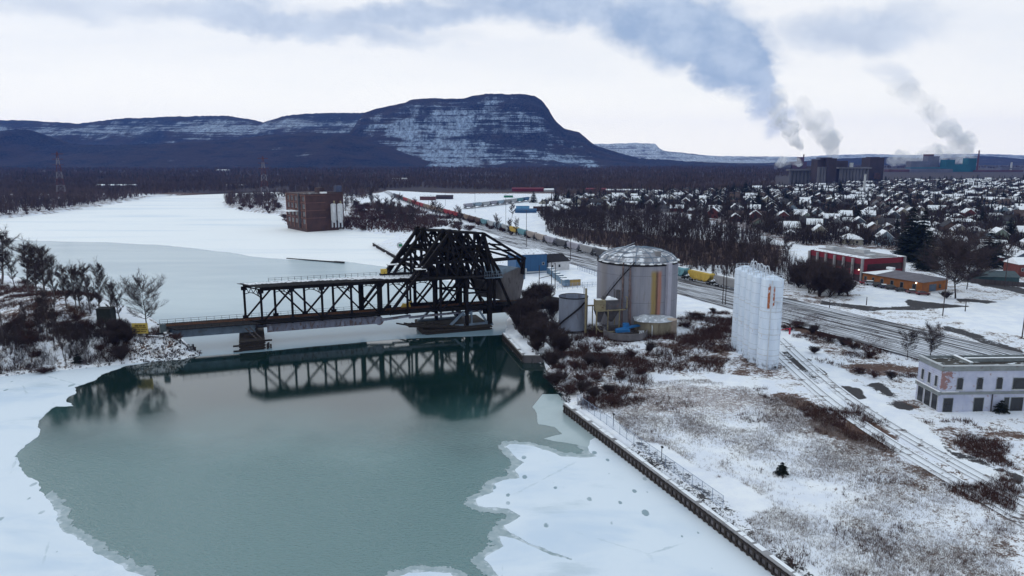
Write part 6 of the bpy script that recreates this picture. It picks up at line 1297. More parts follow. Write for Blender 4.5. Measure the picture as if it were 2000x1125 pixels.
c, h_ = hgt_for(1866, 583, 478); plant(wide, c, .4, (h_ / 12.2, h_ / 12.2, h_ / 12.4), 'large spreading bare tree at the right end of the orange building', 'tree', None)
c, h_ = hgt_for(1888, 565, 490); plant(wide, c, 2.4, h_ / 14, 'second bare tree behind the spreading one, by the street', 'tree', None)
c = gp(1848, 583, 3); plant(bush[0], c, .3, (.75, .75, .55), 'rounded dark shrub at the foot of the large spreading tree', 'bush', None)
# the leafless wood behind the huge tank, trees about the mill and the river banks
def in_px(px, py, poly): return in_poly(np.array([px]), np.array([py]), [np.array(a, float) for a in poly])[0]
def scatter(n, poly, protos, hs, label, group, cat='tree', z=3.0, seed=1, wf=1.0, mind=3.2):
    rs = random.Random(seed); xs = [a for a, b in poly]; ys = [b for a, b in poly]; G = [P(a, b, z) for a, b in poly]; x0, x1 = min(g[0] for g in G), max(g[0] for g in G); y0, y1 = min(g[1] for g in G), max(g[1] for g in G); got = []; tries = 0
    while len(got) < n and tries < 20000:
        tries += 1; x, y = rs.uniform(x0, x1), rs.uniform(y0, y1)
        if not in_poly(np.array([x]), np.array([y]), G)[0] or any((x - a) ** 2 + (y - b) ** 2 < mind ** 2 for a, b in got): continue
        zz = gz(x, y)
        if zz < .4: continue
        got.append((x, y)); pr = rs.choice(protos); h_ = rs.uniform(*hs); plant(pr, (x, y, zz), rs.uniform(0, 6.28), (h_ * wf * rs.uniform(.85, 1.2), h_ * wf * rs.uniform(.85, 1.2), h_), label, cat, group)
scatter(125, [(1068, 452), (1170, 480), (1330, 520), (1420, 541), (1540, 556), (1555, 520), (1480, 462), (1330, 428), (1200, 415), (1068, 425)], wood, (.82, 1.2), 'tall leafless tree in the wood behind the huge tank', 'leafless wood behind the huge tank', seed=2, mind=3.6)
scatter(60, [(640, 446), (700, 446), (770, 455), (860, 450), (930, 455), (880, 428), (790, 404), (720, 396), (690, 398), (690, 420)], rbush + wood[:1], (.7, 1.5), 'russet scrub between the brick mill and the railway', 'scrub beside the brick mill', 'bush', seed=3, mind=4)
scatter(34, [(676, 440), (700, 400), (640, 372), (560, 372), (440, 392), (520, 392), (560, 380), (670, 395)], wood, (.55, .95), 'bare tree around the derelict brick mill', 'bare trees around the brick mill', seed=4, mind=6)
scatter(26, [(436, 402), (450, 393), (548, 400), (560, 432), (520, 420)], rbush, (.7, 1.4), 'low brown bush on the point in front of the brick mill', 'bushes on the river point', 'bush', seed=5, mind=4)
scatter(60, [(-20, 424), (100, 412), (200, 398), (285, 386), (290, 378), (150, 384), (-20, 392)], wood[:2] + rbush, (.55, .95), 'dark bare tree on the far river bank', 'bare trees on the far river bank', seed=6, mind=6)
scatter(30, [(880, 428), (1000, 462), (1050, 470), (1040, 462), (930, 434), (890, 422)], rbush + wood[:1], (.6, .9), 'bare brush growing along the near side of the freight train', 'brush along the freight train', 'bush', seed=7, mind=3)
# ---- dry grass and weeds: nobody could count them
def tufts(name, n, poly_px, mat, hs, wd, blades, lean, seed, dens=None, z=2.6):
    rg = np.random.default_rng(seed); G = np.array([P(a, b, z) for a, b in poly_px]); x0, y0 = G.min(0); x1, y1 = G.max(0); X = rg.uniform(x0, x1, n * 4); Y = rg.uniform(y0, y1, n * 4); k = in_poly(X + (fbm(X, Y, 12, 81, 4) - .5) * 16, Y + (fbm(X, Y, 12, 85, 4) - .5) * 16, list(G))
    X, Y = X[k], Y[k]; h, sd, q_, il = height(X, Y); keep = h > .5
    if dens is not None: keep &= dens(X, Y) > rg.random(len(X))
    X, Y, h = X[keep][:n], Y[keep][:n], h[keep][:n]; N = len(X); V = []; 
    for b_ in range(blades):
        az = rg.uniform(0, 6.283, N); hh = rg.uniform(*hs, N); ln = rg.normal(0, lean, (2, N)); ox, oy = rg.normal(0, .12 + wd, (2, N)); w_ = wd * rg.uniform(.6, 1.3, N)
        a = np.stack([X + ox - np.cos(az) * w_, Y + oy - np.sin(az) * w_, h - .05], 1); c = np.stack([X + ox + np.cos(az) * w_, Y + oy + np.sin(az) * w_, h - .05], 1); d = np.stack([X + ox + ln[0] * hh, Y + oy + ln[1] * hh, h + hh], 1); V.append(np.stack([a, c, d], 1))
    V = np.concatenate(V).reshape(-1, 3); tag(np_obj(name, V, np.arange(len(V)).reshape(-1, 3), mat), kind='stuff')
tufts('wood_undergrowth', 5200, [(1068, 456), (1170, 484), (1330, 524), (1420, 545), (1545, 560), (1560, 520), (1480, 458), (1330, 424), (1200, 411), (1060, 420)], TWIG, (1.5, 8.5), .09, 7, .12, 15, z=3)
tufts('mill_scrub', 5200, [(600, 450), (700, 452), (800, 452), (880, 440), (880, 428), (790, 406), (700, 396), (680, 420)], TWIGB, (.8, 3.2), .10, 9, .35, 16, lambda x, y: np.clip((fbm(x, y, 25, 33, 3) - .26) * 4, 0, 1), z=3)
STRAW = flat('dry_straw', (.30, .255, .245), .9, .35, 1.5, dirt=(.15, .105, .095)); WEED = flat('dead_weeds', (.070, .034, .030), .95, .45, 1.0, dirt=(.15, .075, .05))
FIELD = [(1125, 785), (1300, 742), (1500, 765), (1760, 872), (2010, 1020), (2010, 1200), (1650, 1180), (1420, 930)]
tufts('dry_grass', 42000, FIELD, STRAW, (.12, .42), .022, 4, .45, 5, lambda x, y: np.clip((fbm(x, y, 9, 31, 4) - .33) * 2.6, .03, 1))
tufts('dead_weeds', 13000, [(1060, 690), (1125, 635), (1420, 612), (1440, 740), (1300, 745), (1240, 800), (1120, 785)], WEED, (.35, 1.1), .03, 6, .4, 6, lambda x, y: np.clip((fbm(x, y, 6, 41, 4) - .46) * 5, .0, 1))
tufts('scrub_stems', 2200, [(1062, 735), (1050, 700), (1130, 640), (1420, 615), (1435, 700), (1300, 735), (1230, 790), (1130, 780)], TWIGB, (.8, 2.4), .03, 9, .42, 26, lambda x, y: np.clip((fbm(x, y, 9, 46, 4) - .44) * 5, .0, 1))
tufts('bank_brush', 3600, [(-40, 742), (250, 712), (262, 672), (150, 668), (-40, 680)], TWIG, (.6, 2.3), .028, 7, .4, 28, lambda x, y: np.clip((fbm(x, y, 7, 47, 4) - .36) * 4, .0, 1), z=2.5)
tufts('weed_clumps', 2600, FIELD, WEED, (.25, .8), .03, 7, .4, 29, lambda x, y: np.clip((fbm(x, y, 7, 49, 4) - .60) * 9, .0, 1))
tufts('wharf_weeds', 1500, [(1165, 790), (1330, 870), (1700, 1115), (1740, 1160), (1690, 1160), (1310, 880)], WEED, (.25, .8), .03, 7, .4, 30, lambda x, y: np.clip((fbm(x, y, 5, 50, 4) - .5) * 6, .0, 1))
tufts('mill_bank_weeds', 1500, [(540, 438), (690, 458), (720, 452), (680, 442), (600, 436), (545, 426)], TWIGB, (.8, 2.6), .10, 8, .35, 27, z=2)
tufts('weed_strips', 9000, [(1470, 760), (1560, 765), (1760, 815), (1800, 830), (2010, 830), (2010, 1040), (1850, 950), (1740, 880), (1600, 840)], WEED, (.3, .95), .035, 6, .4, 7, lambda x, y: np.clip((fbm(x, y, 8, 51, 4) - .47) * 5, .0, 1))
tufts('trackside_weeds', 5000, [(1530, 600), (1800, 690), (1790, 750), (1640, 740), (1530, 650)], WEED, (.3, 1.0), .035, 5, .4, 8, lambda x, y: np.clip((fbm(x, y, 6, 61, 4) - .48) * 5, .0, 1))
tufts('bank_weeds', 16000, [(-40, 735), (260, 712), (385, 692), (340, 655), (200, 655), (200, 610), (-40, 560)], WEED, (.35, 1.4), .04, 6, .4, 9, lambda x, y: np.clip((fbm(x, y, 6, 71, 4) - .42) * 4, .0, 1), z=4)
# ------------------------------------------------------------ town: houses, spruces, street trees
WALLC = dict(white=(.44, .44, .46), cream=(.38, .35, .29), pale_blue=(.24, .31, .38), grey=(.20, .20, .22), brown=(.11, .07, .055), dark_red=(.15, .04, .04), pale_green=(.24, .29, .25), slate=(.08, .10, .13))
WM = {k: flat(k + '_house_siding', c, .8, .15, .6) for k, c in WALLC.items()}
ROOFS = [('snow covered', SNOW), ('patchy snowy', SNOWP), ('bare dark', flat('dark_shingle_roof', (.045, .042, .048), .9, .3, .6)), ('snow covered', SNOW), ('bare brown', flat('brown_shingle_roof', (.075, .05, .045), .9, .3, .6))]
def house_proto(w_, l_, h_, pitch, hip=0.0, annex=False):
    t = empty('house', (0, 0, 0)); mb = MB(); a, b = w_ / 2, l_ / 2
    mb.poly([(-a, -b, -.3), (a, -b, -.3), (a, b, -.3), (-a, b, -.3), (-a, -b, h_), (a, -b, h_), (a, b, h_), (-a, b, h_), (0, -b + hip, h_ + pitch), (0, b - hip, h_ + pitch)], [(3, 2, 1, 0), (0, 1, 5, 4), (1, 2, 6, 5), (2, 3, 7, 6), (3, 0, 4, 7), (4, 5, 8), (6, 7, 9), (5, 6, 9, 8), (7, 4, 8, 9)])
    if annex: mb.box((a + 1.5, -b * .3, 1.1), (3.2, l_ * .5, 2.8))
    mb.build('wall', WM['white'], t); mb = MB(); e = .45; k = pitch / a; th = .22
    for s_ in (-1, 1):
        p = [(0, -b - e + hip, h_ + pitch + .05), (0, b + e - hip, h_ + pitch + .05), (s_ * (a + e), b + e, h_ - e * k + .05), (s_ * (a + e), -b - e, h_ - e * k + .05)]
        mb.poly(p + [(x, y, z + th) for x, y, z in p], [(0, 1, 2, 3), (4, 5, 6, 7), (0, 1, 5, 4), (1, 2, 6, 5), (2, 3, 7, 6), (3, 0, 4, 7)])
    if hip:
        for s_ in (-1, 1): p = [(0, s_ * (b + e - hip), h_ + pitch + .06), (-a - e, s_ * (b + e), h_ - e * k + .06), (a + e, s_ * (b + e), h_ - e * k + .06)]; mb.poly(p + [(x, y, z + th) for x, y, z in p], [(0, 1, 2), (3, 4, 5), (0, 1, 4, 3), (1, 2, 5, 4), (2, 0, 3, 5)])
    if annex: mb.box((a + 1.6, -b * .3, 2.6), (3.7, l_ * .5 + .5, .22))
    rf = mb.build('roof', SNOW, t); mb = MB(); mb.box((a * .35, b * .3, h_ + pitch + .1), (.7, .7, 1.5)); mb.build('chimney', CONCD, rf)
    for x, y in ((-a * .45, -b - .03), (a * .45, -b - .03)): mb = MB(); mb.box((x, y, 1.5), (1.1, .1, 1.2)); mb.build('window', GLASS, t)
    if h_ > 4.5: mb = MB(); mb.box((0, -b - .03, 4.2), (1.2, .1, 1.2)); mb.build('window', GLASS, t)
    return t
HP = [(house_proto(8, 11, 3.2, 2.6), 'low gabled'), (house_proto(7.5, 9.5, 5.4, 2.9), 'two storey gabled'), (house_proto(10, 12, 3.0, 2.3, 3.2), 'hip roofed'), (house_proto(7, 9, 4.6, 3.2, 0, True), 'steep gabled'), (house_proto(6, 7, 2.5, 1.5), 'small garage like')]
TOWN = [(1055, 428), (1065, 398), (1250, 380), (1420, 374), (1560, 366), (1760, 356), (2080, 352), (2120, 520), (1990, 520), (1900, 520), (1800, 492), (1690, 480), (1560, 478), (1440, 436), (1330, 415), (1200, 408)]
TG = [P(a, b, 3) for a, b in TOWN]
th = R(-17); ct, stt = math.cos(th), math.sin(th); rh = random.Random(77); cand = []
for i in range(-60, 140):
    for j in range(-40, 110):
        u = i * 15.5 + rh.uniform(-2.5, 2.5); v = j * 21 + (j % 2) * 4.5 + rh.uniform(-1.5, 1.5); x = u * ct - v * stt + 250; y = u * stt + v * ct + 330
        if y < 1400 and in_poly(np.array([x]), np.array([y]), TG)[0] and rh.random() < .86: cand.append((x, y, th + (0 if rh.random() < .7 else math.pi / 2) + rh.uniform(-.06, .06)))
cand.sort(key=lambda c: math.hypot(c[0], c[1]))
def zone(x, y):
    px = 1000 + FPX * x / (y * math.cos(PITCH) + 45 * math.sin(PITCH))
    if y < 420: return 'behind the red office building' if px < 1760 else 'by the board fence street'
    if px < 1300: return 'past the wood beside the rail yard'
    if y < 600: return 'around the big spruces' if px > 1600 else 'just beyond the leafless wood'
    return ('below the grain elevators' if px < 1760 else 'below the turquoise mill') if px > 1500 else 'in the far blocks beyond the wood'
near_h, far_h = cand[:296], cand[296:]
hu = {}
for x, y, a in near_h:
    k = rh.choices(range(5), (4, 3, 3, 2, 2))[0]; wc = rh.choice(list(WALLC)); ri = rh.randrange(5); ri = 0 if rh.random() < .15 else ri
    t = HP[k][0] if k not in hu else copy_tree(HP[k][0]); hu[k] = 1; t.location = (x, y, 2.9); t.rotation_euler = (0, 0, a); zn = zone(x, y)
    for c in t.children:
        if c.name.startswith('wall'): c.material_slots[0].link = 'OBJECT'; c.material_slots[0].material = WM[wc]
        if c.name.startswith('roof'): c.material_slots[0].link = 'OBJECT'; c.material_slots[0].material = ROOFS[ri][1]
    lb = f"{wc.replace('_', ' ')} {HP[k][1]} house, {ROOFS[ri][0]} roof, {zn}"; tag(t, lb, 'house', 'houses ' + zn)
mb = MB(); FW = [WM[k] for k in ('white', 'grey', 'brown', 'slate', 'cream')]; mats_roof = [SNOW, SNOWP, SNOWP, ROOFS[2][1], ROOFS[4][1]]
for x, y, a in far_h:
    w_, l_, h_, pt = rh.uniform(7, 10), rh.uniform(8, 13), rh.uniform(2.8, 5.2), rh.uniform(1.6, 3); ca, sa = math.cos(a), math.sin(a); T = lambda p: (x + p[0] * ca - p[1] * sa, y + p[0] * sa + p[1] * ca, 2.8 + p[2]); aa, b = w_ / 2, l_ / 2
    mb.mat(rh.choice(FW)); mb.poly([T(p) for p in ((-aa, -b, 0), (aa, -b, 0), (aa, b, 0), (-aa, b, 0), (-aa, -b, h_), (aa, -b, h_), (aa, b, h_), (-aa, b, h_), (0, -b, h_ + pt), (0, b, h_ + pt))], [(0, 1, 5, 4), (1, 2, 6, 5), (2, 3, 7, 6), (3, 0, 4, 7), (4, 5, 8), (6, 7, 9)])
    mb.mat(rh.choice(mats_roof)); mb.poly([T(p) for p in ((0, -b - .4, h_ + pt + .15), (0, b + .4, h_ + pt + .15), (aa + .4, b + .4, h_), (aa + .4, -b - .4, h_), (-aa - .4, b + .4, h_), (-aa - .4, -b - .4, h_))], [(0, 1, 2, 3), (1, 0, 5, 4)])
tag(mb.build('distant_houses'), kind='stuff')
# spruces, read off the photo: (base px, base py, top py)
SPL = [(1775, 508, 402, 'giant dark spruce at the left of the tall pair behind the red building', 1.15), (1797, 512, 408, 'giant dark spruce at the right of the tall pair behind the red building', 1.1), (1812, 528, 452, 'broad dark spruce in front of the tall pair', 1.3), (1784, 500, 432, 'dark spruce tucked between the tall pair', 1.2), (1675, 442, 399, 'pointed dark spruce left of the tall pair, above the red roof', 1.2), (1928, 522, 452, 'very broad dark spruce above the teal shed', 1.7), (1947, 505, 462, 'spruce half hidden behind the broad one above the teal shed', 1.3), (1970, 472, 424, 'dark spruce above the brick house at the edge', 1.3),
       (1828, 480, 468, 'small spruce between the houses near the tall pair', 1.2), (1808, 418, 388, 'dark spruce in the middle blocks below the turquoise mill', 1.1), (1775, 410, 380, 'slim spruce a little below the white chimney blocks', 1.1), (1885, 412, 392, 'small dark spruce on the right of the middle blocks', 1.3), (1480, 418, 368, 'dark spruce standing left of the grain elevators, in the blocks', 1.3), (1535, 402, 374, 'dark spruce just below the leftmost grain elevator', 1.4), (1500, 392, 362, 'slim spruce in the blocks left of the elevators', 1.2), (1455, 385, 352, 'spruce at the forest edge left of the elevators', 1.4),
       (1280, 418, 388, 'dark spruce above the middle of the leafless wood', 1.4), (1208, 412, 384, 'dark spruce near the left end of the houses', 1.4), (1085, 398, 372, 'pointed dark spruce beside the blue house by the rail yard', 1.2), (1042, 396, 372, 'dark spruce behind the blue house by the rail yard', 1.4), (1130, 392, 370, 'dark spruce in the hedge of conifers by the rail yard', 1.6), (1140, 392, 369, 'second spruce in the hedge of conifers by the rail yard', 1.6), (1110, 391, 370, 'left spruce in the hedge of conifers by the rail yard', 1.6), (1432, 384, 356, 'spruce at the far edge of the blocks under the forest', 1.4),
       (1640, 382, 352, 'dark spruce under the tall elevator tower', 1.5), (1605, 384, 360, 'spruce in front of the middle elevator', 1.4), (1720, 378, 356, 'dark spruce right of the white chimney', 1.5), (1855, 385, 362, 'spruce on the right in the far blocks', 1.5), (1832, 372, 345, 'tall spruce below the turquoise mill', 1.1), (1960, 395, 372, 'spruce in the far blocks at the right edge', 1.6), (1985, 430, 404, 'spruce high on the right edge of the blocks', 1.5), (1560, 436, 414, 'small spruce among houses beyond the wood', 1.3), (1400, 400, 380, 'small spruce in the blocks beyond the wood', 1.5)]
for i, (px, pb, pt, lb, wf) in enumerate(SPL):
    c, h_ = hgt_for(px, pb, pt); s = h_ / 13.7; wf *= 1.3; pr = sp_near if i < 8 else sp[i % 2]; plant(pr, c, RB.uniform(0, 6.28), (s * wf, s * wf, s), lb, 'tree', 'dark spruces of the town')
scatter(125, [(1430, 436), (1560, 474), (1700, 488), (1800, 500), (1900, 528), (2080, 540), (2080, 440), (1800, 412), (1560, 412), (1300, 405), (1200, 408), (1330, 418)], wood, (.65, 1.05), 'bare street tree among the snowy houses', 'bare street trees of the town', seed=12, mind=6, wf=1.25)
for i, (px, py) in enumerate(((1120, 402), (1160, 404), (1190, 404), (1100, 410), (1075, 430), (1080, 415), (1140, 412), (1225, 404), (1000, 425), (1068, 440))): c = gp(px, py); plant(wood[i % 4], c, i, (1.2, 1.2, .95), 'bare tree beside the rail yard houses', 'tree', 'bare trees by the rail yard houses')
scatter(58, [(1430, 420), (1560, 450), (1700, 470), (1900, 500), (2060, 500), (2060, 372), (1760, 368), (1500, 376), (1200, 396), (1100, 400), (1330, 414)], sp, (.5, 1.0), 'dark conifer scattered among the snowy houses', 'scattered conifers of the town', seed=14, mind=9, wf=1.25)
# far trees and forest, uncountable
def mass(name, X, Y, Z, hs, wd, K, mat, seed, cone=False, tw=.3):
    rg = np.random.default_rng(seed); N = len(X); h_ = rg.uniform(*hs, N); V = []
    for k in range(K):
        az = rg.uniform(0, 6.283, N); r0 = rg.uniform(0, .35, N) * wd; r1 = rg.uniform(.1, 1, N) * wd * .62; t0 = rg.uniform(.0, .55, N) * h_; t1 = np.minimum(t0 + h_ * rg.uniform(.3, .6, N), h_) 
        if cone: t0 = rg.uniform(.1, .95, N) * h_; r0 = r0 * 0; r1 = wd * .5 * (1 - t0 / h_) ** .9 + .2; t1 = t0 - h_ * .06
        ox = np.cos(az); oy = np.sin(az); a2 = az + rg.uniform(1, 2, N); w_ = tw * rg.uniform(.6, 1.5, N) * (1 + (r1 * .35 if cone else 0))
        a = np.stack([X + ox * r0 - np.cos(a2) * w_, Y + oy * r0 - np.sin(a2) * w_, Z + t0], 1); b = np.stack([X + ox * r0 + np.cos(a2) * w_, Y + oy * r0 + np.sin(a2) * w_, Z + t0], 1); c = np.stack([X + ox * r1, Y + oy * r1, Z + t1], 1); V.append(np.stack([a, b, c], 1))
        if cone and k == 0: V.append(np.stack([np.stack([X - .4, Y, Z], 1), np.stack([X + .4, Y, Z], 1), np.stack([X, Y, Z + h_], 1)], 1))
    V = np.concatenate(V).reshape(-1, 3); tag(np_obj(name, V, np.arange(len(V)).reshape(-1, 3), mat), kind='stuff')
FORT = flat('town_bare_trees', (.036, .024, .024), .95, .35, .03)
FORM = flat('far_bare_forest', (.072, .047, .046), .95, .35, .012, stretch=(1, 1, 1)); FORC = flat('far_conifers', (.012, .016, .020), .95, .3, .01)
rg = np.random.default_rng(99)
def in_list(X, Y, poly, z=3): return in_poly(X, Y, [P(a, b, z) for a, b in poly])
# town trees far
N = 13000; Y = 330 + 1150 * rg.random(N * 3); X = Y * rg.uniform(.02, .8, N * 3); ok = in_poly(X, Y, TG); X, Y = X[ok][:N], Y[ok][:N]; mass('town_trees', X, Y, X * 0 + 2.6, (4, 10.5), 7.5, 16, FORT, 3, tw=.22)
N = 1000; Y = 560 + 900 * rg.random(N * 4); X = Y * rg.uniform(.02, .8, N * 4); ok = in_poly(X, Y, TG); X, Y = X[ok][:N], Y[ok][:N]; mass('town_conifers', X, Y, X * 0 + 2.6, (7, 15), 5, 60, FORC, 4, True, tw=.35)
# forest belt
def belt(n, y0, y1, name, hs, seed, mat=FORM, cone=False, K=12, wd=8, tw=.45):
    rg = np.random.default_rng(seed); Y = y0 + (y1 - y0) * rg.random(n * 2); X = Y * rg.uniform(-.80, .84, n * 2); sd, _, _ = shore(X, Y); px = 1000 + FPX * .985 * X / Y
    yard = in_list(X, Y, [(690, 400), (745, 371), (820, 366), (1000, 372), (1080, 372), (1080, 470), (900, 440), (780, 412)]); ok = (sd > 3) & ~in_poly(X, Y, TG) & ~yard & ~((px > 1500) & (Y < 1750)) & ~((px > 1050) & (Y < 820)) & ~((px > 1700) & (Y < 3000)); ok &= (fbm(X, Y, 140, seed, 3) > .36) | (rg.random(n * 2) < .35)
    ok &= ~(in_list(X, Y, [(540, 450), (540, 385), (700, 385), (760, 440)]))
    X, Y = X[ok][:n], Y[ok][:n]; mass(name, X, Y, np.where(Y < 1300, 2.5, 2.4), hs, wd, K, mat, seed, cone, tw)
belt(9000, 560, 1250, 'near_forest', (6, 12), 41, K=16, wd=7, tw=.28); belt(9000, 1250, 2100, 'forest', (8, 13), 42, K=12, tw=.5); belt(9000, 2100, 3300, 'far_forest', (9, 15), 43, K=9, wd=11, tw=.8); belt(500, 1300, 3000, 'forest_conifers', (10, 17), 44, FORC, True, 36, 6, .5)

# ------------------------------------------------------------ grain elevators, chimney, mill, yard sheds
ELV = flat('grey_elevator_concrete', (.135, .13, .15), .9, .2, .05, dirt=(.08, .075, .09), stretch=(1, 1, .3)); ELD = flat('dark_elevator_brick', (.045, .032, .040), .9, .25, .05)
def block(t, px0, px1, ptop, pbase, mat, name, depth=22, Y=None, fl=0.0):
    """a part between two photo columns at distance Y, in the thing's own coordinates"""
    Y = Y or t.location.y; x0, z1 = at_dist(px0, ptop, Y); x1, _ = at_dist(px1, ptop, Y); z0 = at_dist(px0, pbase, Y)[1] if pbase else 2.5; mb = MB(); mb.box(((x0 + x1) / 2 - t.location.x, depth / 2 + Y - t.location.y + fl, (z0 + z1) / 2 - t.location.z), (x1 - x0, depth, z1 - z0)); return mb.build(name, mat, t)
def elevator(px0, px1, pbase, label): q_ = P((px0 + px1) / 2, pbase, 3); return empty('grain_elevator', (q_[0], q_[1], 2.5), 0, label, 'grain elevator', 'grain elevators beyond the town')
def bins(t, px0, px1, ptop, n):
    Y = t.location.y; mb = MB(); z1 = at_dist(px0, ptop, Y)[1] - 2.5
    for k in range(n): xa = at_dist(px0 + (px1 - px0) * (k + .5) / n, ptop, Y)[0] - t.location.x; r_ = (at_dist(px1, ptop, Y)[0] - at_dist(px0, ptop, Y)[0]) / n / 2; mb.lathe((xa, 0, 0), [(r_ * .98, 0), (r_ * .98, z1)], 14)
    return mb.build('storage_bins', ELV, t)
t = elevator(1541, 1597, 358, 'long low grey grain elevator of round bins, leftmost beyond the town'); bins(t, 1541, 1593, 334, 7); block(t, 1540, 1596, 330.5, 334, ELV, 'gallery', 18, fl=-6); block(t, 1588, 1598, 327, None, ELD, 'workhouse', 24, fl=8)
t = elevator(1598, 1634, 360, 'tall dark grain elevator tower with pale bins on its left face'); bins(t, 1597, 1615, 326, 3); block(t, 1600, 1616, 311, None, ELD, 'head_house', 26, fl=6); block(t, 1615, 1633, 309, None, ELD, 'workhouse', 30, fl=-4); block(t, 1603, 1628, 307.5, 310, ELD, 'roof_housing', 14, fl=4)
t = elevator(1637, 1700, 358, 'broad grey grain elevator with a brown tower on its left end'); bins(t, 1640, 1697, 329, 9); block(t, 1638, 1660, 314, None, ELD, 'workhouse', 26, fl=6); block(t, 1636, 1700, 326.5, 329.5, ELV, 'gallery', 18, fl=-6); block(t, 1662, 1667, 318, 327, PALE, 'white_vent', 5)
t = elevator(1699, 1728, 354, 'tall square dark brown elevator tower, rightmost of the group'); block(t, 1700, 1728, 308, None, ELD, 'workhouse', 34); block(t, 1703, 1722, 306.5, 308.3, ELD, 'roof_housing', 18, fl=6); block(t, 1707, 1716, 338, 350, BRK, 'brick_annex', 10, fl=-8)
c = gp(1686.5, 383); t = empty('white_chimney', c, 0, 'slender white chimney rising from the houses in front of the elevators', 'chimney'); mb = MB(); hh = CAMH + AE(1686, 340)[1] * c[1] - c[2]; mb.lathe((0, 0, 0), [(1.5, 0), (1.15, hh), (.9, hh)], 18); mb.build('stack', PALE, t); mb = MB(); mb.lathe((0, 0, hh - 1.2), [(1.35, 0), (1.35, .8)], 18, False); mb.build('collar', CONC, t)
TUR = flat('turquoise_cladding', (.015, .11, .15), .7, .2, .03); MILLG = flat('mill_grey_cladding', (.13, .13, .17), .8, .2, .03); MILLR = flat('mill_brick', (.10, .045, .05), .9, .2, .03)
q_ = (at_dist(1870, 335, 2300)[0], 2300, 2.5); t = empty('turquoise_mill', q_, 0, 'large turquoise and grey paper mill under the right steam plume', 'factory')
for a, b, tp, bs, m_, nm, fl in ((1848, 1866, 312, None, TUR, 'mill_hall', 0), (1866, 1900, 321, None, TUR, 'mill_hall', 8), (1900, 1916, 309, None, TUR, 'mill_tower', 20), (1790, 1828, 315, None, MILLG, 'boiler_house', 30), (1828, 1850, 305, None, MILLG, 'boiler_house', 40), (1835, 1846, 301, None, MILLR, 'boiler_tower', 60), (1770, 1850, 330, None, MILLG, 'warehouse', -30), (1730, 1790, 331, None, MILLR, 'warehouse', -20), (1775, 1850, 327, 329, TUR, 'conveyor', -10), (1905, 1990, 332, None, MILLR, 'warehouse', -20), (1960, 2000, 328, None, MILLG, 'warehouse', 10)): block(t, a, b, tp, bs, m_, nm, 30, fl=fl)
mb = MB(); xa = at_dist(1912.5, 296, 2300)[0] - q_[0]; mb.lathe((xa, 0, 0), [(2.6, 0), (2.0, 67)], 14); mb.build('red_stack', RW[0], t)
mb = MB(); xa, za = at_dist(1920, 323, 2300); xb, zb2 = at_dist(1975, 329, 2300); mb.beam((xa - q_[0], -5, za - 2.5), (xb - q_[0], -5, zb2 - 2.5), 4, 3); mb.build('inclined_conveyor', MILLG, t)
mb = MB(); xa = at_dist(1976, 318, 2300)[0] - q_[0]; mb.lathe((xa, 0, 0), [(3, 0), (2.4, 30)], 12); mb.build('pale_stack', PALE, t)
q_ = (at_dist(1555, 322, 2600)[0], 2600, 2.5); t = empty('distant_mill', q_, 0, 'small distant mill with dark stacks under the left steam plumes', 'factory')
for a, b, tp, m_, nm in ((1518, 1545, 318, MILLG, 'mill_hall'), (1548, 1576, 316, MILLR, 'mill_hall'), (1563, 1569, 307, MILLR, 'mill_tower')): block(t, a, b, tp, None, m_, nm, 30)
mb = MB(); mb.lathe((at_dist(1570, 303, 2600)[0] - q_[0], 0, 0), [(2.6, 0), (2, 56)], 12); mb.build('dark_stack', MILLR, t)
# yard sheds and rows seen edge-on
REDS = flat('red_shed_siding', (.13, .012, .025), .7, .2, .08)
def long_shed(px0, px1, pb, pt, mat, label, roof=None, dp=10):
    q_ = P(px0, pb, 3); q2_ = P(px1, pb, 3); t = empty('long_shed', (q_[0], q_[1], 2.6), math.atan2(*(q2_ - q_)[::-1]), label, 'shed'); L = float(np.hypot(*(q2_ - q_))); h_ = px_height(px0, pb, pt, 3); mb = MB(); wall_box(mb, 0, L, 0, dp, 0, h_); mb.build('wall', mat, t); mb = MB(); mb.poly([(-.3, -.4, h_), (L + .3, -.4, h_), (L + .3, dp + .4, h_), (-.3, dp + .4, h_), (-.3, dp / 2, h_ + 1.5), (L + .3, dp / 2, h_ + 1.5)], [(0, 1, 5, 4), (2, 3, 4, 5), (1, 2, 5), (3, 0, 4), (3, 2, 1, 0)]); mb.build('roof', roof or SNOWP, t); return t
long_shed(1000, 1062, 374, 368, REDS, 'long red shed at the far side of the rail yard', REDS); long_shed(1062, 1082, 374, 370, PALE, 'white roofed shed at the end of the long red shed', SNOW); long_shed(1145, 1185, 374, 369, REDS, 'long red shed at the forest edge above the hedge of conifers', REDS); long_shed(1185, 1262, 377, 371, MILLG, 'long pale grey shed at the forest edge right of the red sheds', SNOWP)
long_shed(984, 1002, 386, 381, flat('green_shed_siding', (.03, .16, .09), .7, .2, .3), 'small green shed near the short hopper string'); long_shed(820, 850, 391, 383, MILLR, 'dark red car shed in the far yard beside the dark engine'); long_shed(850, 884, 389, 383, ELD, 'dark low shed behind the short hopper string', ELD); long_shed(1008, 1034, 413, 401, flat('sky_blue_siding', (.10, .25, .42), .7, .15, .3), 'sky blue house with white roof beside the rail yard', SNOW, 12); long_shed(1006, 1048, 416, 410, BLW, 'deep blue annex in front of the sky blue house', BLW, 6)
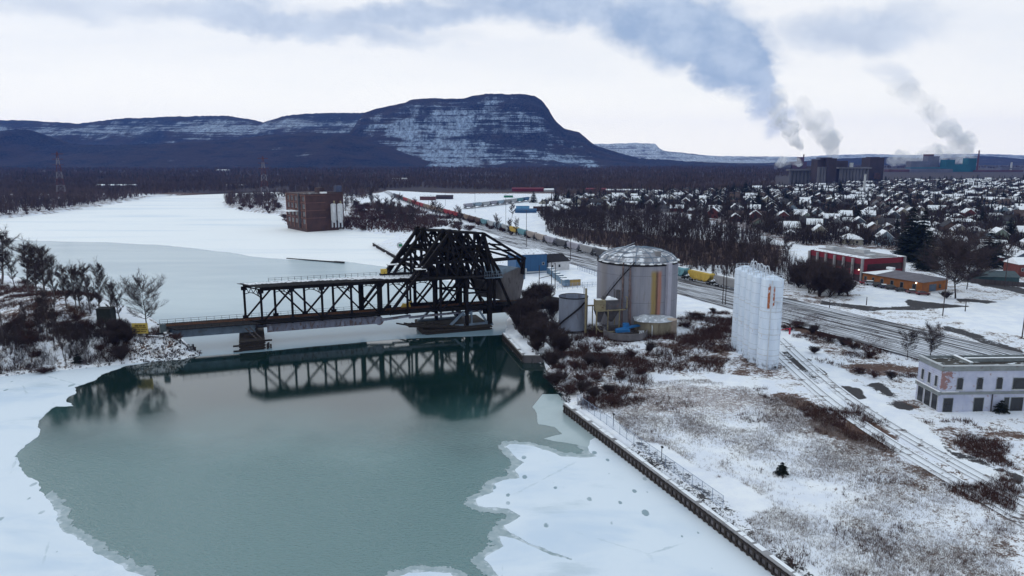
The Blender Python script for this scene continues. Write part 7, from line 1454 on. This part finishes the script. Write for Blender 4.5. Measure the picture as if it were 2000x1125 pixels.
long_shed(1042, 1084, 413, 402, BRK, 'brown brick building beside the sky blue house', SNOWP, 12); long_shed(1138, 1160, 400, 391, flat('dark_teal_store', (.03, .09, .12), .7, .2, .3), 'dark teal store with snowy roof past the wood', SNOWP, 12); long_shed(1860, 1908, 445, 432, MILLG, 'large snowy roofed hall among the houses right of the spruces', SNOW, 16); long_shed(1830, 1890, 470, 460, PALE, 'wide low hall with snowy roof right of the tall spruces', SNOW, 14)
long_shed(188, 262, 366, 361.5, MILLG, 'long pale roofed shed in the far left forest', SNOW, 12); long_shed(422, 446, 335, 332, PALE, 'small pale roofed hall far in the forest under the foothills', SNOW, 20); long_shed(440, 480, 364, 361.5, PALE, 'pale snowy roof among the trees across the river', SNOW, 12); long_shed(766, 792, 353, 349, PALE, 'pale roof in the forest above the rail bend', SNOW, 25)

# ------------------------------------------------------------ steam
def steam(name, pts, Y, dens, label, seed, col=(.985, .99, 1.0), vox=5.0, lo=.42):
    m = bpy.data.materials.new(name + '_vapour'); m.use_nodes = True; nt = m.node_tree; nt.nodes.clear(); out = nt.nodes.new('ShaderNodeOutputMaterial'); pv = nt.nodes.new('ShaderNodeVolumePrincipled'); p = wpos(nt)
    n1 = noise(nt, mapv(nt, p, (.020, .020, .020), loc=(seed, 0, 0)), 1.0, 7, .66, .6); sz = nt.nodes.new('ShaderNodeSeparateXYZ'); nt.links.new(p, sz.inputs[0]); d = mul(nt, mul(nt, add(nt, mul(nt, step(nt, n1, lo, lo + .28), .86), .14), dens), add(nt, mul(nt, step(nt, sz.outputs[2], 260, 90), .8), .2)); sock(nt, d, pv.inputs['Density']); pv.inputs['Color'].default_value = (*col, 1); pv.inputs['Anisotropy'].default_value = .1; nt.links.new(pv.outputs[0], out.inputs['Volume'])
    rs = random.Random(seed); bm = bmesh.new(); S = FPX / Y
    for i in range(len(pts) - 1):
        (x0, y0, r0), (x1, y1, r1) = pts[i], pts[i + 1]; n = max(2, int(math.hypot(x1 - x0, y1 - y0) / (.5 * (r0 + r1)) * 2))
        for k in range(n):
            f = k / n; r_ = (r0 + (r1 - r0) * f) * rs.uniform(.9, 1.35); cx, cz = at_dist(x0 + (x1 - x0) * f + rs.gauss(0, .22) * r_, y0 + (y1 - y0) * f + rs.gauss(0, .22) * r_, Y); r_ /= S
            mt = Matrix.Translation((cx, Y + rs.gauss(0, .4) * r_, cz)) @ Matrix.Diagonal((r_, r_, r_, 1)); bmesh.ops.create_icosphere(bm, subdivisions=3, radius=1, matrix=mt)
    me = bpy.data.meshes.new(name); bm.to_mesh(me); bm.free(); me.materials.append(m); o = link(bpy.data.objects.new(name, me)); tag(o, label, 'steam', 'steam plumes of the mills')
    rm = o.modifiers.new('union', 'REMESH'); rm.mode = 'VOXEL'; rm.voxel_size = vox; tx = bpy.data.textures.new(name + '_billow', 'CLOUDS'); tx.noise_scale = 26; tx.noise_depth = 3; dm = o.modifiers.new('billow', 'DISPLACE'); dm.texture = tx; dm.texture_coords = 'GLOBAL'; dm.strength = 26; dm.mid_level = .55
    m.cycles.volume_step_rate = .4 if hasattr(m, 'cycles') and hasattr(m.cycles, 'volume_step_rate') else 1
    return o
steam('steam_plume', [(1567, 304, 3.5), (1561, 290, 7), (1551, 270, 10), (1538, 252, 12), (1522, 236, 15), (1514, 220, 15), (1520, 203, 17), (1527, 190, 15), (1510, 190, 12)], 2600, .065, 'dense blue grey steam column rising from the stack left of the elevators', 3)
steam('steam_plume', [(1632, 303, 7), (1624, 288, 14), (1608, 266, 18), (1596, 247, 20), (1578, 230, 19), (1566, 210, 18), (1566, 190, 15)], 2700, .04, 'pale broad steam column right beside the dense one', 4)
steam('steam_plume', [(1906, 321, 4), (1893, 303, 11), (1880, 280, 15), (1862, 258, 17), (1842, 240, 17), (1828, 226, 14), (1800, 200, 16), (1786, 180, 18), (1764, 168, 18), (1742, 160, 13)], 2450, .045, 'long leaning steam plume rising from the turquoise mill', 5)
steam('steam_plume', [(1882, 320, 6), (1862, 306, 11), (1838, 298, 12), (1815, 300, 12), (1790, 306, 10), (1768, 308, 11), (1748, 314, 9), (1738, 318, 7)], 2500, .055, 'low drifting steam bank spreading over the grey mill roofs', 6)
steam('steam_plume', [(1568, 318, 4), (1552, 316, 7), (1536, 314, 8), (1520, 318, 6)], 2560, .09, 'low white steam puff at the foot of the left plumes', 7)
